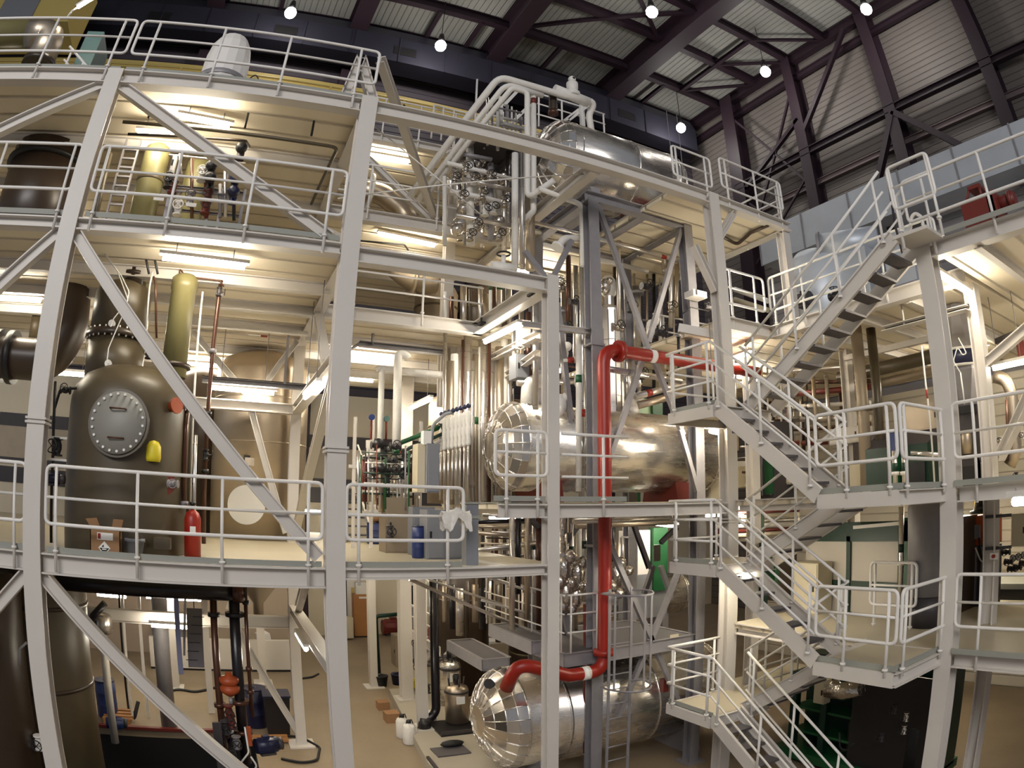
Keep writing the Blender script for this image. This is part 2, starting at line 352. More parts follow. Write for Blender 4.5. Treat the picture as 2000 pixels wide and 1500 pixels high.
# crane
CR = thing('crane_girder', 'yellow overhead crane girder in front of the back wall', 'crane', (0, 22.6, 20.6))
MB().box((-18, 22.5, 20.95), (13.5, 22.9, 22.08)).build('girder', 'yellow', CR)
MB().box((-18, 22.1, 21.2), (13.5, 22.5, 21.36)).build('walkway', 'yellow', CR)
MB().tube([(-18, 22.15, 21.62), (13.5, 22.15, 21.62)], .05, 8).build('guard_rail', 'yellow', CR)
for k in range(9): MB().box((-14+3.2*k, 22.1, 21.2), (-13.9+3.2*k, 22.2, 21.62)).build('stanchion', 'yellow', CR)
TR = thing('crane_trolley', 'yellow crane trolley housing with grey panel at the upper left', 'crane trolley', (-15.5, 20, 22))
a = PY(-40, -40, 20); b = PY(132, 42, 20)
MB().box((a.x-3, 20, b.z), (b.x, 22.2, b.z+3)).build('housing', 'yellow', TR)
a = PY(8, 2, 19.9); b = PY(60, 34, 19.9); MB().box((a.x, 19.93, b.z), (b.x, 20, a.z+.2)).build('panel', 'greybox', TR)
# hanging hall lamps
for k, (x, y, lab) in enumerate(((-.44, 21.69, 'glowing hall lamp farthest left, above the white dome'), (6.5, 21.9, 'glowing hall lamp left of the looping white pipes'), (13.4, 15.6, 'glowing hall lamp at the top edge between two roof girders'),
                       (20.36, 9.39, 'glowing hall lamp at the top edge over the third wall column'), (20.29, 15.8, 'glowing hall lamp hanging beside the second wall column'), (20.22, 22.32, 'glowing hall lamp lowest, in front of the back corner'))):
    z = 25.0; t = thing('hall_lamp', lab, 'lamp', (x, y, z), 'glowing hall lamps on cords')
    MB().ball((x, y, z), .26, 14, (1, 1, 1.12)).build('bulb', 'bulb', t)
    MB().lathe([(.12, 0), (.16, .1), (.1, .45), (.03, .5)], (x, y, z+.26), n=12).build('socket', 'black', t)
    MB().tube([(x, y, z+.7), (x, y, ROOF)], .018, 6).build('cord', 'black', t)
    l = bpy.data.lights.new('lamp_glow', 'POINT'); l.energy = 260; l.color = (1, .95, .9); l.shadow_soft_size = .3
    lo = bpy.data.objects.new('lamp_glow', l); COL.objects.link(lo); lo.location = (x, y, z-.4)

# ================================================================== PLATFORM STEEL
L1, L2, L3, L4, W1, W2, W3 = 4.45, 8.70, 11.13, 13.62, 3.18, 5.34, 8.64
XA0, XA, XB, XC, XD, XW = -6.7, -2.62, 1.38, 4.47, 8.0, 8.0
YF, YE = 8.2, 3.84
COLP = hprof(.25, .25, .03, .02); cg = 'white columns along the platform front'
steel('platform_column', (XA0, YF, 0), (XA0, YF, L3), 'white platform column outside the left picture edge', 'column', COLP, up=(0, 1, 0), base=.5)
def splice(o, x, y, z):
    MB().box((x-.15, y-.15, z-.05), (x+.15, y+.15, z-.02)).build('splice_flange', 'paint', o)
    MB().box((x-.15, y-.15, z+.0), (x+.15, y+.15, z+.03)).build('splice_flange', 'paint', o)
o = steel('platform_column', (XA, YF, 0), (XA, YF, L3), 'tall white front column at the far left of the picture', 'column', COLP, up=(0, 1, 0), group=cg, base=.5); splice(o, XA, YF, 6.05)
o = steel('platform_column', (XB, YF, 0), (XB, YF, L3+.05), 'tall white front column left of the picture centre, by the grey cabinet bay', 'column', COLP, up=(0, 1, 0), group=cg, base=.5); splice(o, XB, YF, 5.95)
steel('platform_column', (XC, YF, 0), (XC, YF, L2+.02), 'white front column right of centre that ends below the top beam', 'column', hprof(.19, .2, .025, .016), up=(0, 1, 0), group=cg, base=.4)
o = steel('platform_column', (XD, YF, 0), (XD, YF, L3), 'tall white column at the inner corner behind the stair landings', 'column', hprof(.24, .24, .03, .02), up=(0, 1, 0), group=cg, base=.5); splice(o, XD, YF, 5.0)
o = steel('platform_column', (XW, YE, 0), (XW, YE, W3), 'tall white column at the right between stair and side platforms', 'column', COLP, up=(1, 0, 0), group=cg, base=.5)
steel('platform_column', (XW, -.6, 0), (XW, -.6, W3), 'white platform column beyond the right picture edge', 'column', COLP, up=(1, 0, 0), base=.5)
ig = 'white inner columns behind the platform front'
for x, y, z0, z1, lab in ((9.9, 4.0, 0, W3-.1, 'white inner column at the right edge behind the side railings'), (9.9, 9.4, 0, W3-.1, 'white inner column deep behind the stair flights'),
                      (XB, 13.5, 0, L2-.1, 'white inner column on a wide foot plate left of the aisle'), (-1.7, 17.9, 0, L1-.1, 'white square column with foot plate behind the hanging grating strip'),
                      (4.43, 15.75, .25, L2, 'bright white column on the concrete plinth beside the aisle'), (4.06, 17.9, 0, L1-.1, 'white column on the bare floor next to the green pipe'), (.9, 18.6, 0, L1-.1, 'white slim column in front of the low partition'),
                      (4.40, 12.76, 7.35, L4, 'white column hanging into the open bay above the tall white pipes'), (5.05, 16.2, L2, L4, 'white column behind the second floor railing of the open bay'),
                      (4.12, 13.42, 0.25, L1, 'slim white column beside the thick black downpipe'), (XD, 14.7, 0, L3-.1, 'white inner column behind the silver pressure vessels'), (11.9, 8.2, 0, W3, 'white inner column behind the green machine'),
                      (10.2, 8.3, W3, L3-.2, 'white post holding up the right end of the top platform')):
    wdt = .3 if 'square' in lab or 'plinth' in lab else .22
    steel('inner_column', (x, y, z0), (x, y, z1), lab, 'column', hprof(wdt, wdt, .025, .018), up=(0, 1, 0), group=ig, base=None if z0 > 1 else .55)

def fbeam(x0, x1, z, lab, y=YF, h=.24, w=.2): return steel('floor_beam', (x0, y, z-h/2), (x1, y, z-h/2), lab, 'beam', hprof(w, h, .022, .014), group='white floor beams')
def ybeam(x, y0, y1, z, lab, h=.24, w=.2): return steel('floor_beam', (x, y0, z-h/2), (x, y1, z-h/2), lab, 'beam', hprof(w, h, .022, .014), group='white floor beams')
fbeam(XA0, XA-.13, L1, 'white floor beam at the left edge under the lowest railing'); fbeam(XA-.13+.26, XB-.13, L1, 'white floor beam under the tank with the round manhole', h=.26)
fbeam(XB+.13, XC-.1, L1, 'white floor beam in front of the grey cabinets', h=.15)
fbeam(XA0, XA-.13, L2, 'white floor beam at the left edge below the dark duct', h=.16); fbeam(XA+.13, XB-.13, L2, 'white floor beam below the valve rack with two resin columns', h=.17)
fbeam(XB+.13, XC-.1, L2-.03, 'white beam over the open bay ending at the short centre column', h=.22)
fbeam(XA0, XA-.13, L3, 'white floor beam at the upper left corner'); fbeam(XA+.13, XB-.13, L3, 'white floor beam under the white dome', h=.24)
fbeam(XB+.13, XD-.12, L3, 'long white beam running across to the inner corner column in front of the top vessel', h=.24)
fbeam(3.65, XC-.1, W2-.03, 'short white beam under the railing left of the centre column', h=.2); fbeam(XC+.1, XD-.12, W2-.03, 'white beam at mid height crossing in front of the red pipe', h=.2)
fbeam(XD+.12, 10.3, L3, 'white edge beam of the cantilevered top platform', h=.2)
ybeam(10.2, YF, 12, L3, 'white beam at the outer end of the cantilevered top platform', h=.2)
fbeam(1.5, 4.5, L2, 'white beam across the back of the open bay at second floor', y=11.0, h=.24); fbeam(1.5, 5.45, L3, 'white beam across the back of the open bay at third floor', y=12.0, h=.26)
fbeam(1.5, 5.4, L4, 'white beam under the highest deck behind the open bay', y=12.9, h=.2)
ybeam(4.42, YF, 11.0, L2, 'white beam running back from the short centre column', h=.24); ybeam(5.42, YF+.1, 13.6, L3-.02, 'white beam running back below the top vessel', h=.24)
ybeam(XB, YF+.13, 13.4, L2, 'white beam running back from the centre left column at second floor', h=.2); ybeam(XB, YF+.13, 13.4, 7.25, 'white mid-height beam running back from the centre left column', h=.18)
ybeam(XB, YF+.13, 13.4, 3.15, 'white low beam running back from the centre left column', h=.18); ybeam(XB, YF+.13, 13.4, L3, 'white beam running back from the centre left column at third floor', h=.22)
fbeam(XA+.12, XB-.12, 7.2, 'white beam across the front of the tall steel tank', y=13.0, h=.2); fbeam(-3.2, XB-.12, 2.9, 'grey-white beam low behind the dark pipes', y=13.5, h=.26)
ybeam(3.7, YF+.1, 16, L1, 'white beam under the first floor along the aisle', h=.2)
# wing beams
ybeam(XW, -.6, YE-.13, W1, 'white beam of the lowest side platform at the right edge', h=.2); ybeam(XW, -.6, YE-.13, W2, 'white beam of the middle side platform at the right edge', h=.2)
ybeam(XW, -.6, YE-.13, W3, 'white beam of the highest side platform at the right edge', h=.24)
ybeam(9.35, YE, 8.15, W3, 'white beam edging the stair opening', h=.24); fbeam(XD+.12, 9.3, W3, 'white beam closing the stair opening at the corner', h=.24)
ybeam(XW+.13, YE+.13, 8.05, W1, 'white beam behind the lower stair landings', h=.2); ybeam(XW+.13, YE+.13, 8.05, W2, 'white beam behind the middle stair landings', h=.2)
# diagonal braces in the front plane
bg = 'white diagonal braces of the platform front'
def dbrace(p, q, lab, w=.17): steel('diagonal_brace', p, q, lab, 'brace', hprof(.14, w, .02, .012), up=(0, 0, 1), group=bg)
dbrace((XA+.14, YF, L3-.25), (XB-.3, YF, L2+.08), 'white diagonal brace across the third level, from the left column down right')
dbrace((XA+.14, YF, L2-.22), (XB-.2, YF, L1+.12), 'long white diagonal brace across the tank with the manhole')
dbrace((XA+.14, YF, L1-.3), (XB-.1, YF, .4), 'long white diagonal brace across the ground floor pit')
dbrace((XA-.14, YF, L3-.25), (XA0+.2, YF, L2+.08), 'white diagonal brace in the upper left corner'); dbrace((XA-.14, YF, L2-.2), (XA0+.1, YF, L1+.12), 'white diagonal brace at the left edge in front of the dark bend')
dbrace((XA-.14, YF, L1-.3), (XA0+.1, YF, .4), 'white diagonal brace at the lower left corner')
dbrace((XB, 8.5, 7.0), (XB, 12.9, L1+.2), 'white brace running down behind the centre left column', .14); dbrace((XB, 10.9, L2-.2), (XB, 9.4, 7.3), 'short white brace beside the centre left column under the second floor', .14)
dbrace((XB, 8.6, L2+.2), (XB, 12.4, L3-.3), 'white brace behind the centre left column at the third level', .14)
dbrace((-.95, 13.0, L2-.2), (.39, 13.0, 7.25), 'white brace left half of the cross before the steel tank', .12); dbrace((1.25, 13.0, L2-.2), (.45, 13.0, 7.25), 'white brace right half of the cross before the steel tank', .12)
dbrace((.42, 13.0, 7.0), (1.2, 13.0, L1+.2), 'white brace running down across the steel tank', .14)
dbrace((0.1, 13.5, 2.75), (XB-.05, 13.5, .3), 'grey-white brace down to the wide foot plate', .14); dbrace((0.0, 13.5, 3.0), (.5, 13.5, L1-.2), 'grey-white brace above the low beam beside the hopper', .14)
dbrace((XB, 12.6, 3.2), (XB, 10.4, L1-.1), 'grey-white brace above the lamp on the low beam', .16)
dbrace((XD+.1, YF, 10.2), (XD+.6, YF, L3-.22), 'short white bracket right of the corner column under the top platform', .12); dbrace((XD-.1, YF, 9.1), (XD-.55, YF, 9.9), 'short white bracket left of the corner column', .12)
dbrace((XW+1.6, 3.7, W2+.4), (XW+.1, 1.2, W3-.3), 'white diagonal under the highest side platform at the right edge', .16); dbrace((9.9, 3.9, W3-1.4), (9.9, 1.4, W3-.2), 'white knee brace from the inner column at the right edge', .16)
dbrace((1.55, 12.9, L4-.05), (4.3, 12.9, L3+.2), 'white diagonal under the highest deck behind the open bay', .14)
dbrace((XB+.1, YF+.1, L3+1.0), (4.0, 12.4, L3+.1), 'white raking brace from the top railing down over the open bay', .16)
for k, (p, q) in enumerate((((1.0, 8.3, L3), (1.15, 8.3, L3+.95)), ((1.15, 8.3, L3+.95), (1.5, 8.3, L3)))): dbrace(p, q, 'white A-shaped prop above the centre left column, %s leg' % ('left', 'right')[k], .16)

# decks: plate with ribbed soffit as a part
def deck(name, x0, x1, y0, y1, z, lab, m='deck', hole=None):
    t = thing(name, lab, 'platform deck', ((x0+x1)/2, (y0+y1)/2, z-.12))
    MB().box((x0, y0, z-.02), (x1, y1, z)).build('floor_plate', m, t)
    MB().box((x0+.02, y0+.02, z-.10), (x1-.02, y1-.02, z-.021)).build('soffit', 'soffit', t); return t
def joists(t, x0, x1, ys, z, h=.18):
    for y in ys: MB().beam((x0, y, z-.1-h/2), (x1, y, z-.1-h/2), hprof(.12, h, .016, .012)).build('joist', 'paint', t)
t = deck('platform_deck', XA0-2, 3.6, YF+.1, 18.2, L1, 'cream checker-plate deck of the first floor, under the big tanks'); joists(t, XA0, 3.6, (10, 12, 15, 17), L1)
deck('platform_deck', 3.6, XC+.1, YF+.1, 11.2, L1-.001, 'cream deck strip of the first floor by the short centre column')
t = deck('platform_deck', XA0-2, XB, YF+.1, 18, L2, 'ribbed cream deck of the second floor at the left'); joists(t, XA0, XB, (9.6, 10.9, 12.2, 14.4, 16), L2)
t = deck('platform_deck', XB, 6.0, 11.05, 18, L2-.002, 'cream deck of the second floor behind the open bay'); joists(t, XB, 6, (12.6, 14.2, 15.8), L2)
t = deck('platform_deck', XA0-2, XB, YF+.1, 17, L3, 'ribbed cream deck of the third floor under the white dome'); joists(t, XA0, XB, (10, 11.8, 13.6), L3)
t = deck('platform_deck', XB, 5.4, 12.05, 18, L3-.002, 'cream deck of the third floor behind the open bay'); joists(t, XB, 5.4, (13.6, 15.2), L3)
t = deck('platform_deck', XB-3, 5.4, 12.95, 18, L4, 'cream deck of the highest level behind the open bay')
t = deck('platform_deck', 5.5, 10.2, 11.4, 15, L3-.004, 'cream deck behind the top vessel'); deck('platform_deck', 7.2, 10.25, YF+.12, 11.38, L3, 'cream cantilevered deck of the top platform at the inner corner')
deck('platform_deck', 4.6, XD, YF+.1, 9.2, W2-.004, 'cream deck strip in front of the middle vessel'); deck('platform_deck', 3.7, 4.58, YF+.1, 9.2, W2-.006, 'grey deck strip by the railing left of the middle vessel', 'toe')
deck('platform_deck', 5.5, XD, 12.0, 16, W2, 'cream deck behind the middle vessel')
deck('platform_deck', XD+.05, 16.9, -1, 8.1, W1, 'cream deck of the lowest side platform'); deck('platform_deck', XD+.05, 16.9, -1, 8.1, W2-.003, 'cream deck of the middle side platform')
t = deck('platform_deck', XD+.05, 16.9, -1, YE-.05, W3, 'cream deck of the highest side platform over the right edge'); joists(t, XD, 16, (.5, 1.8, 3.0), W3)
t = deck('platform_deck', 9.4, 16.9, YE, 8.15, W3-.002, 'cream deck of the highest side platform beside the stair opening'); joists(t, 9.4, 16, (5, 6.2, 7.4), W3)
t = deck('platform_deck', XD+.1, 16.9, 8.2, 14, W3-.004, 'cream deck behind the inner corner column at the high level')
deck('platform_deck', XD+.1, 14, 8.2, 13, W2-.006, 'cream deck behind the inner corner column at mid height')
tag(MB().box((7.36, 3.45, W3-.05), (7.86, 4.02, W3)).build('stair_head_plate', 'paint'), 'small grey plate at the head of the top stair flight', 'platform')

# ------------------------------------------------------------------ railings
def guard(lab, pts, z, posts, h=1.06, rails=(.36, .68), low=.0, drop=.22, ends=True, r=.024, toe=.075, group='white tube guard railings', name='guard_railing', toe_in=.05):
    """pts: two ground points of a straight bay at floor height z (scalar or pair); posts: fractions along it"""
    (x0, y0), (x1, y1) = pts; z0, z1 = z if isinstance(z, (tuple, list)) else (z, z)
    P = lambda f, dz: Vector((x0+(x1-x0)*f, y0+(y1-y0)*f, z0+(z1-z0)*f+dz))
    t = thing(name, lab, 'railing', P(.5, 0), group)
    lo, mid = rails
    if ends: MB().tube([P(0, lo), P(0, h), P(1, h), P(1, lo)], r, 10, .09, closed=True).build('rail_loop', 'rail', t)
    else:
        MB().tube([P(0, h), P(1, h)], r, 10).build('top_rail', 'rail', t); MB().tube([P(0, lo), P(1, lo)], r*.8, 8).build('low_rail', 'rail', t)
    MB().tube([P(0, mid), P(1, mid)], r*.8, 8).build('mid_rail', 'rail', t)
    for f in posts:
        b = MB().tube([P(f, -drop), P(f, h)], r*.92, 10)
        if drop: b.lathe([(r*1.6, 0), (r*1.6, .03)], P(f, .02), n=10)
        b.build('post', 'rail', t)
    if toe and z0 == z1:
        d = (P(1, 0)-P(0, 0)); L = d.length; nrm = Vector((-d.y, d.x, 0)).normalized()*toe_in
        MB().obox(P(.5, toe/2+.005)+nrm, (L, .012, toe), d).build('toe_board', 'toe', t)
    return t
def hrail(lab, x0, x1, z, xs, y=YF-.1, **k): return guard(lab, ((x0, y), (x1, y)), z, [(x-x0)/(x1-x0) for x in xs], **k)
def vrail(lab, y0, y1, z, ys, x=XW-.1, **k): return guard(lab, ((x, y0), (x, y1)), z, [(y-y0)/(y1-y0) for y in ys], **k)
hrail('white railing in front of the tank with the manhole', -2.42, 1.21, L1, (-2.28, -1.17, -.07, 1.03)); hrail('white railing at the left edge on the first floor', -6.4, -2.72, L1, (-5.2, -4.0, -2.88))
hrail('white railing in front of the grey cabinets', 1.52, 3.10, L1, (1.68, 2.88))
hrail('white railing in front of the valve rack on the second floor', -2.42, 1.22, L2+.03, (-2.30, -1.2, -.1, 1.0)); hrail('white railing at the left edge on the second floor', -6.4, -2.71, L2+.03, (-5.2, -4.0, -2.84))
hrail('white railing on the third floor in front of the white dome', -2.49, 1.42, L3, (-2.19, -1.1, -.03, 1.12), h=.98, rails=(.3, .62)); hrail('white railing on the third floor at the upper left corner', -6.4, -2.58, L3, (-5.2, -4.0, -2.79), h=.98, rails=(.3, .62))
hrail('white railing on the left of the short centre column at mid height', 3.55, XC-.12, W2, (3.72, 4.2), y=YF-.12, h=.98); hrail('white railing on the right of the short centre column before the middle vessel', XC+.12, 5.75, W2, (5.3,), y=YF-.12, h=.98, ends=False)
hrail('white railing behind the open bay on the second floor', 1.5, 4.5, L2, (2.0, 3.3), y=10.9, ends=False, toe=0); hrail('white railing behind the open bay on the third floor', 1.5, 5.4, L3, (2.3, 3.8, 5.0), y=11.9, ends=False, toe=0)
hrail('white railing on the highest deck behind the open bay', 1.5, 5.0, L4, (1.7, 2.6, 3.5, 4.4), y=12.85, ends=False, toe=0)
# cantilevered top platform
hrail('white railing along the front of the cantilevered top platform', 8.35, 10.2, L3, (8.5, 9.35, 10.1), y=YF-.02, h=.98, rails=(.3, .62), toe=0); guard('white railing at the outer end of the cantilevered top platform', ((10.25, 8.25), (10.25, 10.6)), L3, (.05, .5, .95), h=.98, rails=(.3, .62), toe=0)
hrail('white railing at the left part of the cantilevered top platform', 7.25, 8.25, L3, (7.35, 8.1), y=8.36, drop=0, h=.98, rails=(.3, .62), toe=0); 
hrail('white railing at the back of the cantilevered top platform', 8.2, 10.2, L3, (8.4, 9.2, 10.1), y=11.2, h=.98, rails=(.3, .62), toe=0)
# side platforms
vrail('white railing of the lowest side platform at the right edge', -.5, 3.7, W1, (3.33, 2.2, 1.1), h=1.04); vrail('white railing of the middle side platform at the right edge', -.5, 3.72, W2, (3.4, 2.3, 1.2), h=1.06)
vrail('white railing of the highest side platform at the right edge', -.5, 3.98, W3, (3.62, 2.62, 1.6), h=1.0)
guard('white railing along the stair opening on the highest side platform', ((9.3, 4.2), (9.3, 8.1)), W3, (.03, .3, .55, .78, .97), h=.98, rails=(.3, .62), toe=0)
guard('short white railing closing the stair opening at the inner corner', ((8.15, 8.2), (9.25, 8.2)), W3, (.15, .75), h=.98, rails=(.3, .62), toe=0)
hrail('white railing far back on the high level behind the stair opening', 9.0, 12, W3, (9.3, 10.4, 11.5), y=11.5, ends=False, toe=0)

# ------------------------------------------------------------------ stairs
XO0, XO1, XI0, XI1 = 6.67, 7.30, 7.34, 8.12
def landing(lab, y0, y1, z):
    t = thing('stair_landing', lab, 'landing', ((XO0+XI1)/2, (y0+y1)/2, z-.2), 'white stair landings')
    MB().box((XO0+.02, y0+.02, z-.03), (XI1-.14, y1-.02, z)).build('floor_plate', 'deck', t)
    for p, q in (((XO0, y0, z-.09), (XO0, y1, z-.09)), ((XO0, y0, z-.09), (XI1-.13, y0, z-.09)), ((XO0, y1, z-.09), (XI1-.13, y1, z-.09))):
        MB().beam(p, q, cprof(.07, .18)).build('edge_channel', 'paint', t)
    MB().box((XO0+.03, y0+.03, z-.05), (XI1-.16, y1-.03, z-.031)).build('soffit', 'soffit', t)
    return t
def flight(lab, x0, x1, ya, za, yb, zb, tread='grate'):
    """ya,za foot; yb,zb head"""
    t = thing('stair_flight', lab, 'stair', ((x0+x1)/2, ya, za), 'white stair flights with grating treads')
    s = .0; d = Vector((0, yb-ya, zb-za)); n = Vector((0, -d.z, d.y)).normalized()
    if n.z < 0: n = -n
    for x in (x0+.02, x1-.02):
        MB().beam(Vector((x, ya, za))-n*.02, Vector((x, yb, zb))-n*.02, cprof(.05, .22) if x < (x0+x1)/2 else [(-a, b) for a, b in cprof(.05, .22)][::-1], up=n).build('stringer', 'paint', t)
    k = max(2, round((zb-za)/.19)); sg = 1 if yb > ya else -1
    for i in range(1, k):
        y = ya+(yb-ya)*i/k; z = za+(zb-za)*i/k-.02
        MB().box((x0+.045, y-.02*sg, z-.035), (x1-.045, y+.24*sg, z)).build('tread', tread, t)
    return t
def slope_rail(lab, x, ya, za, yb, zb, fr=(.08, .5, .92), out=0):
    return guard(lab, ((x, ya), (x, yb)), (za, zb), fr, h=.98, rails=(.36, .66), drop=-.02, toe=0, ends=False, group='white tube stair railings', name='stair_railing', r=.022)
LR0, LR1, LL0, LL1 = 3.9, 5.15, 7.1, 8.18
za = (1.95, 4.36, 6.76)
for zz, lab in ((W1, 'lower right stair landing whose corner points at the viewer'), (W2, 'middle right stair landing between the two upper flights')): landing(lab, LR0, LR1, zz)
for zz, lab in zip(za, ('lowest left stair landing before the bottom vessel', 'left stair landing at mid height, in front of the steel tower', 'highest left stair landing beside the red pipe')): landing(lab, LL0, LL1, zz)
flight('outer bottom stair flight running down out of the picture', XO0, XO1, 3.95, 0, LL0, za[0]); flight('inner stair flight between the two lowest landings', XI0, XI1-.13, LL0, za[0], LR1, W1)
flight('outer stair flight from the lower right landing up to the left', XO0, XO1, LR1, W1, LL0, za[1]); flight('inner stair flight seen from below above the white panel door', XI0, XI1-.13, LL0, za[1], LR1, W2)
flight('outer stair flight from the middle right landing up to the red pipe', XO0, XO1, LR1, W2, LL0, za[2]); flight('top stair flight with dark treads seen from underneath', XI0, XI1-.13, LL0, za[2], 4.0, W3)
for lab, x, a, b, c, d in (('front railing of the bottom stair flight', XO0-.03, 3.95, 0, LL0, za[0]), ('rear railing of the bottom stair flight', XO1+.0, 3.95, 0, LL0-.1, za[0]), ('railing of the inner flight between the lowest landings', XI0+.02, LL0, za[0], LR1, W1), ('front railing of the outer flight above the lower right landing', XO0-.03, LR1, W1, LL0, za[1]),
                     ('rear railing of the outer flight above the lower right landing', XO1+.0, LR1, W1, LL0, za[1]), ('railing of the inner flight above the white panel door', XI0+.02, LL0, za[1], LR1, W2), ('front railing of the outer flight above the middle right landing', XO0-.03, LR1, W2, LL0, za[2]),
                     ('rear railing of the outer flight above the middle right landing', XO1+.0, LR1, W2, LL0, za[2]), ('left railing of the top stair flight', XI0-.02, LL0-.1, za[2], 4.0, W3), ('right railing of the top stair flight', XI1-.11, LL0-.1, za[2], 4.0, W3)):
    slope_rail(lab, x, a, b, c, d, (.06, .36, .66, .95) if 'bottom' in lab or 'top' in lab else (.06, .5, .94))
for zz, lab in ((W1, 'lower right landing'), (W2, 'middle right landing')):
    guard('white railing along the front of the %s' % lab, ((XO0-.03, LR0), (XO0-.03, LR1)), zz, (.1, .62), h=1.0, toe_in=-.06, drop=.06); guard('white railing across the end of the %s' % lab, ((XO0+.03, LR0-.03), (XI1-.16, LR0-.03)), zz, (.08, .9), h=1.0, drop=.06, toe_in=.06)
for zz, lab in zip(za, ('lowest left landing', 'left landing at mid height', 'highest left landing')):
    guard('white railing along the front of the %s' % lab, ((XO0-.03, LL0), (XO0-.03, LL1)), zz, (.08, .85), h=.98, ends=False, toe_in=-.06, drop=.06)
    guard('white railing across the far end of the %s' % lab, ((XO0, LL1+.03), (XI1-.3, LL1+.03)), zz, (.08, .9), h=.98, ends=False, toe=0, drop=.06)
# ================================================================== LIGHT FITTINGS
def tube_lamp(lab, p, q, r=.04, hang=True, up=Vector((0, 0, 1))):
    p, q = Vector(p), Vector(q)
    if (q-p).length > 1.7: c = (p+q)/2; d = (q-p).normalized()*.8; p, q = c-d, c+d
    t = thing('fluorescent_lamp', lab, 'lamp', (p+q)/2, 'fluorescent batten lamps')
    MB().tube([p, q], r, 8).build('tube', 'tube', t)
    d = (q-p); MB().obox((p+q)/2+up*(r+.03), (d.length+.12, .09, .05), d, up).build('housing', 'rail', t)
    z = max(p.z, q.z)+r+.05; above = [v for v in (W1-.05, W2-.1, L1-.1, L2-.1, L3-.1, L4-.1) if v > z]
    if hang and above and min(above)-z < 3:
        for f in (.15, .85): s = p+d*f; MB().tube([Vector((s.x, s.y, s.z+r+.04)), Vector((s.x, s.y, min(above)+.02))], .008, 5).build('hanger_rod', 'galvsteel', t)
    return t
tube_lamp('lit tube lamp under the third deck, nearest the top of the front brace', PZ(352, 228, L3-.32), PZ(448, 246, L3-.32))
tube_lamp('lit tube lamp under the third deck, above the two resin columns', PZ(270, 258, L3-.36), PZ(352, 263, L3-.36))
tube_lamp('lit tube lamp beside the dark leaning duct on the second floor', PY(78, 362, 13), PY(150, 376, 13))
tube_lamp('lit tube lamp under the second deck above the resin tank', PZ(318, 503, L2-.33), PZ(478, 522, L2-.33))
tube_lamp('lit tube lamp across the front of the tall steel tank', PY(412, 757, 12.8), PY(535, 768, 12.8))
tube_lamp('lit tube lamp on the mid-height beam behind the centre left column', PX(592, 780, 1.25), PX(628, 746, 1.25))
tube_lamp('lit tube lamp between the far left column and the resin tank', PY(105, 728, 13.5), PY(170, 733, 13.5))
tube_lamp('lit tube lamp under the highest deck behind the open bay', PZ(716, 302, L4-.2), PZ(798, 316, L4-.2))
tube_lamp('lit tube lamp under the third deck behind the open bay', PZ(742, 458, L3-.25), PZ(848, 480, L3-.25))
tube_lamp('lit tube lamp along the beam behind the short centre column', PX(948, 668, 4.55), PX(1012, 636, 4.55))
tube_lamp('lit tube lamp far back above the valve station', PX(798, 800, 4.4), PX(846, 778, 4.4))
tube_lamp('lit tube lamp under the right end of the top vessel', PY(1316, 404, 9.0), PY(1346, 414, 9.0))
tube_lamp('lit tube lamp behind the right tower post', PY(1292, 488, 11.3), PY(1338, 507, 11.3))
tube_lamp('upright lit tube lamp on the inner corner column', PY(1411, 520, 8.42), PY(1424, 640, 8.42), up=Vector((-1, 0, 0)))
tube_lamp('lit tube lamp under the highest left stair landing', PZ(1388, 842, 6.55), PZ(1432, 852, 6.55))
tube_lamp('lit tube lamp behind the railing of the highest left stair landing', PZ(1424, 704, 8.25), PZ(1464, 690, 8.25))
tube_lamp('lit tube lamp under the highest side deck right of the tall right column', PZ(1832, 535, W3-.34), PZ(1895, 574, W3-.34))
tube_lamp('lit tube lamp in front of the light siding at the right edge', PX(1940, 720, 10.8), PX(2004, 706, 10.8))
tube_lamp('lit tube lamp on the low beam behind the dark pipes', PY(296, 1221, 13.2), PY(376, 1226, 13.2), hang=False)
tube_lamp('short lit tube lamp on the low beam above the wide foot plate', PX(580, 1238, 1.22), PX(598, 1268, 1.22), hang=False)
tube_lamp('lit tube lamp behind the steel tower at first floor', PY(1272, 1022, 11.6), PY(1320, 1028, 11.6))
tube_lamp('lit tube lamp under the left stair landing at mid height', PZ(1416, 1112, 4.16), PZ(1462, 1124, 4.16))
tube_lamp('lit tube lamp under the middle side deck at the right edge', PZ(1980, 980, W2-.2), PZ(2010, 978, W2-.2))
tube_lamp('lit tube lamp far back over the bare floor left of the low partition', PY(190, 1161, 17), PY(246, 1166, 17))
tube_lamp('lit tube lamp far back over the low partition', PY(286, 1166, 17.5), PY(394, 1172, 17.5))
